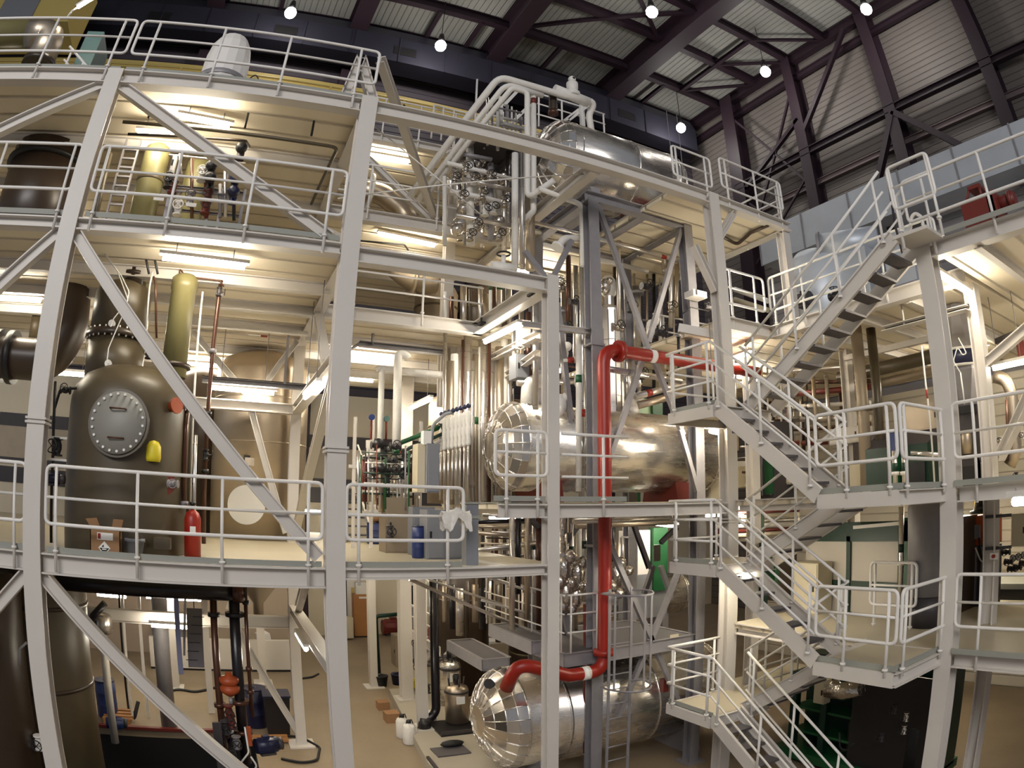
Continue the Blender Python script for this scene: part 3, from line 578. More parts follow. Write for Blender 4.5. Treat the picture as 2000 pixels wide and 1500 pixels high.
for (x, y, z, dx, lab) in ((-5, 12.5, L3-.35, 1, 'added fill lamp out of view at the left of the third deck'), (-4.5, 11, L2-.35, 1, 'added fill lamp under the second deck left of the dark bend'), (-.8, 15.5, L2-.35, 1, 'added fill lamp under the second deck behind the steel tank'),  # mostly unseen tubes added to brighten the interior
                           (2.8, 13.6, L2-.2, 1, 'added fill lamp under the second deck over the valve station'), (3.0, 16.5, L2-.2, 1, 'added fill lamp under the second deck deep behind the valve station'), (2.7, 13.0, L1-.2, 1, 'tube lamp under the first deck over the aisle'), (2.7, 17, L1-.2, 0, 'tube lamp under the first deck deep in the aisle'),
                           (6.8, 13.2, L3-.3, 1, 'added fill lamp behind the top vessel frame'), (6.5, 12.6, W3-.3, 1, 'added fill lamp behind the vertical silver vessel'), (6.5, 13.5, W2-.3, 1, 'added fill lamp behind the bottom vessel'), (13.6, 6.0, W3-.34, 0, 'added fill lamp over the machine deck by the stair opening'),
                           (12, 5.2, W2-.2, 0, 'added fill lamp over the lowest side deck'), (12, 2.4, W3-.34, 0, 'tube lamp under the highest side deck deep right'), (13.2, 6.2, W2-.2, 0, 'added fill lamp behind the stair at mid height'), (12.8, 6.2, W1-.2, 0, 'added fill lamp behind the stair over the green machine'), (11.5, 11, W3-.3, 1, 'added fill lamp far back on the high level behind the corner column'), (3.2, 21.5, 5.0, 1, 'tube lamp over the orange wooden cabinet'), (10.5, 11, W2-.3, 1, 'added fill lamp behind the corner column over the lowest deck')):
    tube_lamp(lab, (x-.7*dx, y-.7*(1-dx), z), (x+.7*dx, y+.7*(1-dx), z))

# ================================================================== PIPEWORK HELPERS
def pts3(pts, Y):
    out = []
    for p in pts:
        if isinstance(p, Vector): out.append(p)
        elif len(p) == 3: out.append(PY(*p))
        else: out.append(PY(p[0], p[1], Y))
    return out
def pipe(lab, pts, r, m='alu', Y=10., bend=.16, fl=(), bands=(), n=10, group=None, name='pipe', flm='galvsteel'):
    P = pts3(pts, Y)
    b = MB().tube(P, r, n, bend)
    if not fl and not bands: return tag(b.build(name, m), lab, 'pipe', group)
    t = thing(name, lab, 'pipe', P[0], group); b.build('run', m, t)
    for lst, nm, k, w in ((fl, 'flange', 1.7, .03), (bands, 'label_band', 1.06, .07)):
        for f in lst:
            i = int(f[0] if isinstance(f, tuple) else f); fr = (f[0] if isinstance(f, tuple) else f)-i
            a, c = P[i], P[min(i+1, len(P)-1)]; d = (c-a).normalized(); q = a+(c-a)*fr
            MB().cyl(q-d*w, q+d*w, r*k, 14).build(nm, f[1] if isinstance(f, tuple) else flm, t)
    return t
def vpipes(labf, xs, y0, y1, r, m, Y, group, jitter=0, bands=()):
    """vertical pipes at photo columns xs on depth Y between pixel rows y0,y1 (rows read at the middle pipe)"""
    for i, x in enumerate(xs):
        Yi = Y+(((i*37) % 10)/10-.5)*jitter
        xx, m_, ya, yb = (x[0], x[1] or m, x[2] if len(x) > 2 else y0, x[3] if len(x) > 3 else y1) if isinstance(x, tuple) else (x, m, y0, y1)
        a = PY(xx, ya, Yi); b = PY(xx, yb, Yi); b.x = a.x = (a.x+b.x)/2
        pipe(labf(i), [a, b], r*(1+.25*((i*53) % 7-3)/7), m_, bands=bands, group=group, n=8)
def valve(lab, c, s=.09, axis=(1, 0, 0), wheel=(0, 0, 1), m='darkgrey', wm='black', group=None, name='valve', actuator=None):
    c = Vector(c); ax = Vector(axis).normalized(); w = Vector(wheel).normalized()
    t = thing(name, lab, 'valve', c, group)
    MB().lathe([(s*.9, -s*1.3), (s*.9, -s*1.05), (s*.5, -s), (s*.75, -s*.3), (s*.75, s*.3), (s*.5, s), (s*.9, s*1.05), (s*.9, s*1.3)], c, ax, 12).build('body', m, t)
    MB().lathe([(s*.35, s*.4), (s*.55, s*.7), (s*.3, s*.9), (s*.12, s*1.0), (s*.12, s*1.8)], c, w, 10).build('bonnet', m, t)
    if actuator: MB().lathe([(s*.4, s*1.5), (s*1.1, s*1.6), (s*1.15, s*2.1), (s*.9, s*2.7), (s*.3, s*2.9)], c, w, 14).build('actuator', actuator, t)
    else:
        u = w.orthogonal().normalized(); v = w.cross(u); o = c+w*s*1.8
        b = MB().tube([o+(u*math.cos(a)+v*math.sin(a))*s*.95 for a in [k*math.pi/8 for k in range(16)]], s*.11, 6, closed=True)
        for d in (u, v): b.tube([o-d*s*.95, o+d*s*.95], s*.08, 5)
        b.build('handwheel', wm, t)
    return t
def hvessel(name, lab, c, x0, x1, R, m, gores=20, seams=(), head=.45):
    """horizontal vessel, axis X, centre c=(y,z)"""
    y, z = c; t = thing(name, lab, 'pressure vessel', ((x0+x1)/2, y, z-R))
    hd = R*head; L = x1-x0
    MB().lathe([(R, hd), (R, L-hd)], (x0, y, z), (1, 0, 0), 48).build('shell', m, t)
    for s, xe, lb in ((1, x0, 'left'), (-1, x1, 'right')):
        prof = [(R*math.sin(a), hd-hd*math.cos(a)) for a in [math.pi/2*k/10 for k in range(11)]]
        h = MB().lathe([prof[i] for i in (0, 2, 4, 6, 8, 10)], (xe, y, z), (s, 0, 0), gores, smooth=False).build('head', 'headpanel' if m == 'steel' else m, t)
        b = MB()
        for k in range(gores):
            a = 2*math.pi*k/gores; pp = []
            for j in range(2, 11):
                q = math.pi/2*j/10; pp.append(Vector((xe+s*(hd-hd*math.cos(q))-s*.002, y+(R+.003)*math.sin(q)*math.cos(a), z+(R+.003)*math.sin(q)*math.sin(a))))
            b.tube(pp, .010, 5)
        for q in (.2, .4, .6, .8, 1.0):
            rr = (R+.004)*math.sin(math.pi/2*q); xx = xe+s*(hd-hd*math.cos(math.pi/2*q))
            b.tube([(xx, y+rr*math.cos(2*math.pi*k/40), z+rr*math.sin(2*math.pi*k/40)) for k in range(40)], .010, 5, closed=True)
        b.build('seam', m, h)
    for sx in seams:
        MB().lathe([(R+.001, 0), (R+.012, .01), (R+.012, .05), (R+.001, .06)], (x0+L*sx, y, z), (1, 0, 0), 48).build('band', m, t)
    return t
def drum(lab, c, r, h, m='blue', name='drum', lid='navy', cat='drum', group=None):
    t = thing(name, lab, cat, c, group)
    MB().lathe([(r*.94, 0), (r, .03), (r, h*.33), (r*1.03, h*.35), (r, h*.37), (r, h*.66), (r*1.03, h*.68), (r, h*.7), (r*.97, h)], c, n=24).build('body', m, t)
    MB().lathe([(r*.99, h*.97), (r*.99, h*1.01), (r*.2, h*1.01), (r*.18, h*1.03)], c, n=24).build('lid', lid, t); return t
def motor(lab, c, ax, r, L, m='blue', group=None, name='electric_motor'):
    c = Vector(c); ax = Vector(ax).normalized(); t = thing(name, lab, 'motor', c-Vector((0, 0, r*1.2)), group)
    b = MB().cyl(c-ax*L/2, c+ax*L/2, r, 18)
    for k in range(8):
        a = 2*math.pi*k/8; u = ax.orthogonal().normalized(); v = ax.cross(u); d = u*math.cos(a)+v*math.sin(a); b.obox(c+d*r, (L*.8, .015, r*.16), ax, d)
    b.build('body', m, t); MB().cyl(c+ax*L/2, c+ax*(L/2+.08), r*.85, 18).build('fan_cover', 'darkgrey', t)
    MB().obox(c-Vector((0, 0, r*1.05)), (L*.7, r*1.6, r*.3), ax).build('foot', 'darkgrey', t); MB().obox(c+Vector((0, 0, r*1.05)), (L*.3, r*.7, r*.5), ax).build('terminal_box', m, t); return t
def cabinet(lab, a, b, m='greybox', name='control_cabinet', cat='cabinet', face=-1, doors=1, axis='y'):
    """box cabinet between corners a,b with door part(s) on the -y (or -x) face and a handle"""
    t = thing(name, lab, cat, ((a[0]+b[0])/2, (a[1]+b[1])/2, min(a[2], b[2]))); MB().box(a, b).build('body', m, t)
    x0, x1 = sorted((a[0], b[0])); y0, y1 = sorted((a[1], b[1])); z0, z1 = sorted((a[2], b[2])); g = .02
    for k in range(doors):
        if axis == 'y':
            w = (x1-x0)/doors; d = MB().box((x0+k*w+g, y0-.018, z0+g), (x0+(k+1)*w-g, y0, z1-g)).build('door', m, t)
            MB().box((x0+k*w+w*.12, y0-.035, (z0+z1)/2-.05), (x0+k*w+w*.12+.03, y0-.018, (z0+z1)/2+.05)).build('handle', 'black', d)
        else:
            w = (y1-y0)/doors; d = MB().box((x0-.018, y0+k*w+g, z0+g), (x0, y0+(k+1)*w-g, z1-g)).build('door', m, t)
            MB().box((x0-.035, y0+k*w+w*.12, (z0+z1)/2-.05), (x0-.018, y0+k*w+w*.12+.03, (z0+z1)/2+.05)).build('handle', 'black', d)
    return t

# ================================================================== LEFT: FIRST FLOOR TANKS
TX, TY, TR = -1.55, 9.45, .93
t = thing('resin_tank', 'big olive-brown resin tank with round bolted manhole cover', 'tank', (TX, TY, L1))
MB().lathe([(TR, 0), (TR, .02), (TR, 1.95), (TR*.99, 2.08), (TR*.93, 2.24), (TR*.78, 2.40), (TR*.52, 2.52), (.3, 2.56)], (TX, TY, L1), n=48).build('shell', 'frp', t)
c = PY(232, 827, TY-TR-.02); ax = Vector((-.10, -1, .05)).normalized()
MB().lathe([(.40, -.25), (.40, -.01), (.44, 0), (.44, .04)], c, ax, 36).build('manhole_neck', 'frp', t)
cv = MB().lathe([(.40, .04), (.40, .075), (.02, .08)], c, ax, 36).build('manhole_cover', mat('grey_cover', (142, 140, 132), .5, 0, .06, 5), t)
u = ax.orthogonal().normalized(); v = ax.cross(u)
for k in range(22): a = 2*math.pi*k/22; MB().cyl(c+ax*.07+(u*math.cos(a)+v*math.sin(a))*.365, c+ax*.10+(u*math.cos(a)+v*math.sin(a))*.365, .018, 8).build('bolt', 'paper', cv)
for dz in (.17, -.2): MB().tube([c+ax*.08+Vector((-.11, 0, dz)), c+ax*.13+Vector((-.11, 0, dz)), c+ax*.13+Vector((.11, 0, dz)), c+ax*.08+Vector((.11, 0, dz))], .012, 6).build('handle', 'coppery', cv)
c = PY(299, 884, TY-TR+.16); MB().lathe([(.10, 0), (.115, .05), (.11, .2), (.07, .26), (.01, .28)], c-Vector((0, 0, .12)), (0, 0, 1), 18).build('yellow_cap', 'yelcap', t)
c = PY(332, 945, TY-.55); MB().lathe([(.12, 0), (.12, .1), (.15, .1), (.15, .14)], c+Vector((-.12, .05, 0)), (.5, -.8, 0), 18).build('drain_nozzle', 'redox', t)
c = PY(333, 795, TY-.6); MB().lathe([(.07, -.1), (.07, .12), (.11, .12), (.11, .15)], c, (.7, -.7, .1), 16).build('side_nozzle', 'orange', t)
MB().box(PY(300, 1072, TY-TR-.02), PY(335, 1050, TY-TR+.2)).build('foot_lug', 'frp', t)
NX, NY = -1.93, 9.75
t = thing('scrubber_column', 'olive-brown resin column with a bolted flange standing on the tank', 'column vessel', (NX, NY, L1+2.3))
MB().lathe([(.47, 0), (.47, .72)], (NX, NY, L1+2.3), n=36).build('lower_shell', 'frp', t); MB().lathe([(.47, .78), (.47, 1.42), (.42, 1.52), (.2, 1.62), (.17, 1.62)], (NX, NY, L1+2.3), n=36).build('upper_shell', 'frp', t)
f = MB().lathe([(.47, .70), (.53, .71), (.53, .74), (.53, .80), (.47, .81)], (NX, NY, L1+2.3), n=36).build('flange', 'frpdark', t)
for k in range(28): a = 2*math.pi*k/28; MB().cyl((NX+.505*math.cos(a), NY+.505*math.sin(a), L1+2.98), (NX+.505*math.cos(a), NY+.505*math.sin(a), L1+3.13), .013, 6).build('bolt', 'paper', f)
MB().lathe([(.16, 1.6), (.16, 1.72), (.20, 1.73), (.20, 1.78), (.16, 1.79), (.16, 2.0)], (NX+.12, NY, L1+2.3), n=24).build('outlet_neck', 'frpdark', t)
for q in ((219, 633), (212, 711)):
    c = PY(q[0], q[1], NY-.47); MB().cyl(c+Vector((0, .05, 0)), c-Vector((0, .05, 0)), .055, 14).build('port_plug', 'paper', t)
pipe('pale signal cable looping from the upper port of the resin column', [(219, 633), (215, 640), (222, 622), (248, 590), (252, 570), (238, 540), (195, 485)], .009, 'paper', 9.2, .1, name='cable'); pipe('pale signal cable looping from the lower port of the resin column', [(212, 711), (209, 705), (212, 680), (240, 615), (250, 585), (230, 530), (196, 482)], .009, 'paper', 9.16, .1, name='cable')
a = PY(342, 700, 9.6)
t = thing('resin_pipe', 'upright yellow-green resin pipe right of the tank neck', 'pipe', (a.x, 9.6, 7.0))
top = PY(351, 545, 9.6); MB().lathe([(.20, 0), (.20, top.z-6.95-.18), (.215, top.z-6.95-.16), (.215, top.z-6.95), (.16, top.z-6.9)], (a.x, 9.6, 6.95), n=28).build('shaft', 'frplight', t)
MB().lathe([(.2, 0), (.26, .01), (.26, .07), (.2, .08)], (a.x, 9.6, 7.08), n=28).build('flange', 'frpdark', t)
pipe('thin copper-coloured line over the top of the yellow-green pipe', [(351, 548), (350, 522), (362, 540), (430, 548), (437, 560)], .013, 'coppery', 9.5, .03)
a = PY(267, 560, 10.4)
pipe('short yellow-green resin stub pipe between tank neck and second deck', [(262, 600, 10.4), Vector((PY(262, 600, 10.4).x, 10.4, L2-.1))], .15, 'frplight', fl=((0, 'frpdark'), (.45, 'frpdark')))
# steel tank
SX, SY, SR = .68, 14.55, 1.08
t = thing('steel_tank', 'tall dull steel tank with conical outlet and white round plate', 'tank', (SX, SY, 3.2))
MB().lathe([(SR, 4.2), (SR, 8.0), (SR*.98, 8.12), (SR*.86, 8.33), (SR*.5, 8.5), (.1, 8.52)], (SX, SY, 0), n=56).build('shell', 'steeldull', t)
MB().lathe([(.12, 2.6), (.12, 3.0), (SR, 4.2)], (SX, SY, 0), n=48).build('hopper_cone', 'cone', t)
for z in (5.0, 6.45, 7.4): MB().lathe([(SR, z), (SR+.008, z+.01), (SR+.008, z+.035), (SR, z+.045)], (SX, SY, 0), n=56).build('weld_band', 'steeldull', t)
c = PY(481, 986, SY-SR+.02); MB().cyl(c+Vector((0, .3, 0)), c+Vector((0, -.03, 0)), .40, 36).build('round_plate', 'paper', t)
c = PY(491, 902, SY-SR+.05); pl = MB().obox(c, (.34, .05, .24), (1, 0, 0)).build('name_plate', 'black', t); MB().obox(c-Vector((0, .03, 0)), (.28, .02, .16), (1, 0, 0)).build('plate_face', 'steeldull', pl)
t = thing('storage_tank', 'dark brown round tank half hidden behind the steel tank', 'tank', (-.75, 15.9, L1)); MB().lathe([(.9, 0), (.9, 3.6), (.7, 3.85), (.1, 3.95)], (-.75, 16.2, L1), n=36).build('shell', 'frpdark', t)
# dark bend and ducts left
P = [PY(150, 500, 11)*0+Vector((PY(150, 500, 11).x, 11, L2-.14)), (143, 560, 11), (136, 640, 11), (100, 705, 11), (40, 700, 11), (-120, 690, 11)]
t = thing('resin_bend', 'dark brown resin pipe bend at the left edge', 'pipe', PY(40, 700, 11)); MB().tube(pts3(P, 11), .36, 20, .7).build('bend', 'frpdark', t)
c = PY(30, 698, 11); MB().cyl(c, c+Vector((-.12, 0, 0)), .46, 28).build('flange', 'black', t); c = PY(4, 696, 11); MB().cyl(c, c+Vector((-.10, 0, 0)), .46, 28).build('flange', 'black', t)
pipe('wide horizontal brown resin duct deep behind the tanks', [(-60, 640, 16), (300, 655, 16), Vector((1.0, 16, PY(300, 655, 16).z))], .42, 'frp', n=20)
pipe('yellow-brown upright resin duct beside the dark bend', [(66, 660, 12.5), Vector((PY(66, 660, 12.5).x, 12.5, L2-.2))], .12, 'frp', n=14)
t = thing('leaning_duct', 'huge dark brown duct on the second floor at the left edge', 'duct', (-4.1, 10.6, L2)); MB().lathe([(.78, 0), (.78, 2.25)], (-4.15, 10.6, L2), n=32).build('shell', 'frpdark', t); MB().lathe([(.78, 0), (.86, .01), (.86, .08), (.78, .09)], (-4.15, 10.6, L2+1.9), n=32).build('flange', 'black', t)
t = thing('tool_crate', 'small yellow-brown wooden crate on the second floor by the dark duct', 'crate', PY(75, 400, 9.6)); c = PY(73, 398, 9.6); MB().box((c.x-.25, 9.5, L2), (c.x+.22, 9.9, L2+.16)).build('body', 'pallet', t); MB().box((c.x-.27, 9.48, L2+.16), (c.x+.24, 9.92, L2+.2)).build('lid', 'yellow', t)
# things on the first floor in front
t = thing('cardboard_box', 'open cardboard box with hazard diamond at the foot of the resin tank', 'box', PY(200, 1068, 8.4))
a = PY(176, 1068, 8.36); bx = a.x; by = 8.36; bz = L1
MB().box((bx, by, bz), (bx+.42, by+.012, bz+.33)).box((bx, by+.16, bz), (bx+.42, by+.172, bz+.33)).box((bx, by, bz), (bx+.012, by+.17, bz+.33)).box((bx+.408, by, bz), (bx+.42, by+.17, bz+.33)).box((bx, by, bz), (bx+.42, by+.17, bz+.01)).build('carton', 'cardboard', t)
MB().prism([(bx+.02, by, bz+.33), (bx+.15, by, bz+.33), (bx+.10, by-.03, bz+.47), (bx-.06, by-.03, bz+.45)], (0, .008, 0)).build('flap', 'cardboard', t); MB().prism([(bx+.2, by+.16, bz+.33), (bx+.36, by+.16, bz+.33), (bx+.35, by+.2, bz+.49), (bx+.2, by+.2, bz+.49)], (0, .008, 0)).build('flap', 'cardboard', t)
MB().prism([(bx+.30, by, bz+.33), (bx+.43, by, bz+.33), (bx+.47, by-.04, bz+.47), (bx+.33, by-.04, bz+.47)], (0, .008, 0)).build('flap', 'cardboard', t)
lb = MB().box((bx+.10, by-.004, bz+.2), (bx+.32, by-.001, bz+.29)).build('address_label', 'paper', t); MB().box((bx+.11, by-.006, bz+.21), (bx+.15, by-.004, bz+.28)).build('red_stripe', 'red', lb)
cx, cz = bx+.2, bz+.10
hd = MB().prism([(cx, by-.004, cz-.085), (cx+.085, by-.004, cz), (cx, by-.004, cz+.085), (cx-.085, by-.004, cz)], (0, .003, 0)).build('hazard_diamond', 'paper', t); MB().prism([(cx, by-.006, cz-.07), (cx+.07, by-.006, cz), (cx-.07, by-.006, cz)], (0, .002, 0)).build('black_half', 'black', hd)
MB().prism([(cx-.04, by-.006, cz+.012), (cx-.005, by-.006, cz+.012), (cx-.01, by-.006, cz+.045)], (0, .002, 0)).build('symbol', 'black', hd); MB().box((cx-.03, by-.008, cz-.022), (cx+.03, by-.006, cz-.008)).build('text_line', 'paper', hd)
a = PY(262, 1072, 8.42); t = thing('bucket', 'grey plastic bucket beside the cardboard box', 'bucket', (a.x, 8.5, L1)); MB().lathe([(.10, 0), (.13, .2), (.145, .2), (.145, .24), (.12, .24), (.09, .02)], (a.x, 8.5, L1), n=20).build('body', 'greybox', t); MB().tube([(a.x-.14, 8.5, L1+.22), (a.x-.08, 8.46, L1+.3), (a.x+.08, 8.46, L1+.3), (a.x+.14, 8.5, L1+.22)], .005, 5).build('handle', 'darkgrey', t)
a = PY(376, 1066, 9.0)
t = thing('fire_extinguisher', 'red gas cylinder standing by the brown pipes right of the tank', 'extinguisher', (a.x, 9.0, L1)); MB().lathe([(.12, 0), (.12, .52), (.09, .6), (.03, .64)], (a.x, 9.0, L1), n=20).build('cylinder', 'red', t); MB().lathe([(.03, .62), (.03, .7), (.045, .7), (.045, .74)], (a.x, 9.0, L1), n=10).build('valve', 'black', t); MB().box((a.x-.03, 8.87, L1+.3), (a.x+.05, 8.885, L1+.42)).build('label_plate', 'paper', t)
# slender pipes right of the tank
pipe('tall copper-brown pipe with flanges in front of the steel tank', [(432, 548), (428, 575), (408, 780), (398, 1062)], .035, 'coppery', 9.6, .0, fl=((1.0, 'galvsteel'), (1.55, 'galvsteel'), (2.1, 'black'), (2.5, 'black')))
pipe('thin white riser beside the copper-brown pipe', [(396, 570), (378, 800), (372, 1000)], .018, 'paper', 9.7, 0); pipe('copper-brown riser close to the resin tank', [(300, 540), (304, 555), (306, 660)], .018, 'coppery', 9.4, .03); pipe('white and copper line hanging beside the yellow-green pipe', [(298, 530), (292, 560), (286, 640)], .015, 'white', 9.35, .03)
pipe('copper-brown standpipe along the right side of the resin tank', [(366, 790), (362, 850), (360, 990)], .035, 'coppery', 9.15, 0, fl=(.05, 1.95)); pipe('grey-white standpipe behind the red cylinder', [(382, 850), (380, 1062)], .03, 'alu', 9.3, 0, fl=(.98,))
pipe('black hose hanging on the left of the resin tank', [(108, 745), (106, 800), (103, 900), (100, 1060)], .022, 'blackpipe', 8.6, .05, name='hose'); pipe('thin black branch line at the shoulder of the resin tank', [(106, 800), (118, 760), (150, 758)], .02, 'black', 8.8, .06)
for i, (x, y) in enumerate(((108, 855), (107, 898))):
    c = PY(x+6, y, 8.55); tag(MB().obox(c, (.26, .03, .03), (1, 0, 0)).build('bracket_rail', 'paper'), 'small white slotted bracket %s on the left of the resin tank' % ('above the black pump' if i == 0 else 'below the black pump'), 'bracket')
t = valve('black valve on the hose left of the resin tank', PY(112, 873, 8.6), .09, (0, 0, 1), (-.3, -1, 0), 'black'); valve('black valve at the shoulder of the resin tank', PY(128, 762, 8.75), .06, (1, 0, 0), (0, -1, .2), 'black'); motor('small navy motor on the hose left of the resin tank', PY(106, 935, 8.6), (1, 0, 0), .07, .16, 'navy')
valve('silver valve at the side nozzle of the resin tank', PY(352, 793, 9.0), .065, (1, 0, 0), (0, -1, 0), 'galvsteel'); valve('silver valve at the drain nozzle of the resin tank', PY(338, 945, 8.75), .06, (1, -.3, 0), (0, -1, 0), 'galvsteel', 'galvsteel'); valve('black valve on the dome of the resin tank', PY(290, 690, 9.1), .06, (0, 0, 1), (0, -1, 0), 'black')
valve('dark valve pair at the top of the copper-brown pipe', PY(428, 570, 9.55), .05, (0, 0, 1), (1, 0, 0), 'darkgrey'); valve('dark valve half way up the copper-brown pipe', PY(401, 888, 9.55), .06, (0, 0, 1), (1, 0, 0), 'black')
for k, x in enumerate((283, 300)):
    pipe('threaded hanger rod under the second deck, %s of the pair' % ('left' if k == 0 else 'right'), [(x, 488), (x+3, 510), (x+8, 535)], .02, 'black', 9.3, 0, name='hanger')
# cable tray and perforated strut by steel tank
t = thing('cable_tray', 'grey perforated cable tray across the front of the steel tank', 'cable tray', PY(470, 745, 12.6)); a, b_ = PY(395, 742, 12.6), PY(600, 757, 12.6); a.z = b_.z = (a.z+b_.z)/2; MB().beam(a, b_, cprof(.12, .10, .01)).build('tray', 'galvsteel', t); MB().tube([a+Vector((0, 0, .06)), b_+Vector((0, 0, .06))], .02, 6).build('cable_bundle', 'black', t)
a = PY(556, 750, 12.5); steel('hanger_strut', a, Vector((a.x, 12.5, 8.5)), 'perforated grey strut hanging above the cable tray', 'strut', cprof(.05, .05, .006), 'galvsteel')
pipe('grey pipe with red band under the second deck before the steel tank', [(372, 642), (660, 668)], .04, 'alu', 13.2, 0, bands=((.5, 'red'),))
# ------------------------------------------------ second floor left
for x, lab in ((300, 'left of the two yellow-green resin columns on the second floor'), (384, 'right of the two yellow-green resin columns on the second floor')):
    Y = 9.9 if x == 300 else 10.4; a = PY(x-14 if x == 300 else x-8, 385, Y); h = 2.02 if x == 300 else 2.08
    t = thing('resin_column', lab, 'column vessel', (a.x, Y, L2), 'resin columns of the valve rack'); MB().lathe([(.235, 0), (.235, h), (.225, h+.08), (.12, h+.16)], (a.x, Y, L2), n=28).build('shell', 'frplight', t); MB().lathe([(.24, h*.72), (.245, h*.73), (.245, h*.75), (.24, h*.76)], (a.x, Y, L2), n=28).build('joint_band', 'frp', t)
rk = thing('valve_rack_frame', 'grey strut frame of the valve rack on the second floor', 'rack', PY(400, 420, 9.3))
for x in (322, 405, 428, 470): a = PY(x, 420, 9.3); MB().beam((a.x, 9.3, L2), (a.x, 9.3, L2+1.2 if x != 428 else L2+1.7), cprof(.045, .045, .006), (0, 1, 0)).build('upright', 'galvsteel', rk)
for z in (.38, .75, 1.15): MB().beam((PY(322, 420, 9.3).x, 9.33, L2+z), (PY(470, 420, 9.3).x, 9.33, L2+z), cprof(.04, .04, .006)).build('cross_rail', 'galvsteel', rk)
for i, (x, y, m, act, lab) in enumerate(((402, 405, 'redox', None, 'red valve at the foot of the valve rack'), (406, 385, 'redox', None, 'red valve just above the foot valve of the rack'), (348, 408, 'rail', None, 'pale flanged valve low on the left of the rack'), (455, 385, 'blue', 'navy', 'blue actuated valve at the right of the rack'), (458, 360, 'black', 'navy', 'dark actuated valve above the blue one on the rack'), (395, 342, 'rail', None, 'pale round valve in the middle of the rack'), (410, 358, 'black', 'black', 'black actuated valve in the middle of the rack'), (330, 355, 'black', None, 'black valve on the left of the rack'), (412, 335, 'black', 'black', 'black actuated valve at the top of the rack'), (470, 300, 'darkgrey', 'black', 'dark actuated valve at the upper right of the rack'), (338, 365, 'redox', None, 'red-brown valve on the left of the rack'), (372, 388, 'galvsteel', None, 'grey valve between the rack uprights'))):
    valve(lab, PY(x, y, 9.2), .085, (0, 0, 1), (0, -1, .1), m, 'rail' if m == 'rail' else 'black', 'valves on the second floor rack', actuator=act)
for i, (x, ya, yb, m) in enumerate(((335, 340, 425, 'galvsteel'), (352, 300, 345, 'alu'), (375, 310, 425, 'coppery'), (402, 330, 425, 'redox'), (412, 300, 400, 'alu'), (440, 310, 425, 'alu'), (457, 350, 430, 'black'), (430, 360, 425, 'galvsteel'))):
    pipe('%s upright pipe of the valve rack counted from the left' % ORD[i], [(x, ya), (x, yb)], .03, m, 9.25, 0, group='valve rack pipes')
pipe('horizontal pipe across the lower part of the valve rack', [(325, 372), (440, 380)], .018, 'galvsteel', 9.22, 0); pipe('horizontal pipe across the upper part of the valve rack', [(330, 303), (480, 318)], .02, 'alu', 9.28, 0)
cabinet('small pale gauge box on the left of the valve rack', PY(330, 335, 9.15), PY(347, 312, 9.3), 'rail', 'gauge_box', 'gauge')
for k, (x, y) in enumerate(((310, 388), (373, 400))): c = PY(x, y, 9.1); tag(MB().obox(c, (.17, .012, .06), (1, 0, 0)).build('tag_plate', 'paper'), 'white tag plate on the valve rack, %s' % ('at the left upright' if k == 0 else 'beside the red valves'), 'sign')
pipe('long brown pipe under the third deck turning down near the centre left column', [PZ(240, 238, L3-.5), PZ(660, 288, L3-.5), PY(608, 398, 11.5)], .03, 'frp', 10, .15)
pipe('second brown pipe under the third deck with a hooked end', [PZ(250, 262, L3-.45), PZ(480, 275, L3-.45), PY(495, 300, 11.2)], .025, 'frpdark', 10, .1)
for k, (x, y) in enumerate(((290, 225), (478, 245), (608, 260))): a = PZ(x, y+5, L3-.45); pipe('black hanger rod of the long brown pipe, %s from the left' % ORD[k], [a, a+Vector((0, 0, .28))], .02, 'black', name='hanger')
t = thing('cable_ladder', 'grey perforated cable ladder standing left of the resin columns', 'cable ladder', PY(255, 400, 9.8)); a = PY(238, 300, 9.8)
for dx in (0, .26): MB().box((a.x+dx, 9.78, L2), (a.x+dx+.03, 9.84, L2+2.2)).build('side_rail', 'galvsteel', t)
for k in range(12): MB().box((a.x, 9.79, L2+.12+.17*k), (a.x+.28, 9.83, L2+.15+.17*k)).build('rung', 'galvsteel', t)
pipe('brown upright pipe beside the far left column on the second floor', [(215, 300, 9.4), Vector((PY(200, 380, 9.4).x, 9.4, L2))], .05, 'frp', 9.4, 0)
# ------------------------------------------------ third floor left
t = thing('resin_duct', 'fat yellow-green resin duct with silver elbow on the third floor', 'duct', PY(60, 100, 10)); c0, c1 = PY(-160, 78, 10), PY(58, 66, 10); c0.z = c1.z
MB().tube([c0, c1], .30, 24).build('duct_run', 'frplight', t)
c2 = c1+Vector((.52, 0, 0)); MB().tube([c1, c2, c2+Vector((0, 0, -.75))], .315, 24, .42).build('elbow', 'steeldull', t); MB().cyl(c2+Vector((0, 0, -.7)), c2+Vector((0, 0, -.82)), .36, 24).build('flange', 'frpdark', t)
t = thing('fan_unit', 'teal green fan housing on the third floor behind the railing', 'machine', PY(172, 125, 11)); a, b_ = PY(140, 135, 11), PY(204, 62, 11); MB().box((a.x, 11, L3), (b_.x, 11.9, b_.z)).build('housing', 'teal', t)
for k in range(4): z = L3+.15+.2*k; MB().box((a.x+.06, 10.96, z), (b_.x-.06, 11.0, z+.05)).build('rib', 'teal', t)
MB().box((a.x+.08, 10.97, L3+.7), (a.x+.45, 11.0, L3+1.0)).build('panel', 'blue', t)
guard('white stair railing leaning in front of the teal housing', ((PY(150, 60, 9.4).x, 9.4), (PY(205, 120, 9.4).x, 9.4)), (L3+.55, L3-.15), (.1, .5, .9), h=.85, rails=(.3, .55), drop=0, toe=0, ends=False, name='stair_railing')
guard('short white railing beside the silver elbow', ((PY(62, 100, 9.3).x, 9.3), (PY(125, 100, 9.3).x, 9.3)), L3, (.1, .9), h=.85, rails=(.3, .55), drop=0, toe=0)
DXc = PY(448, 110, 9.6).x
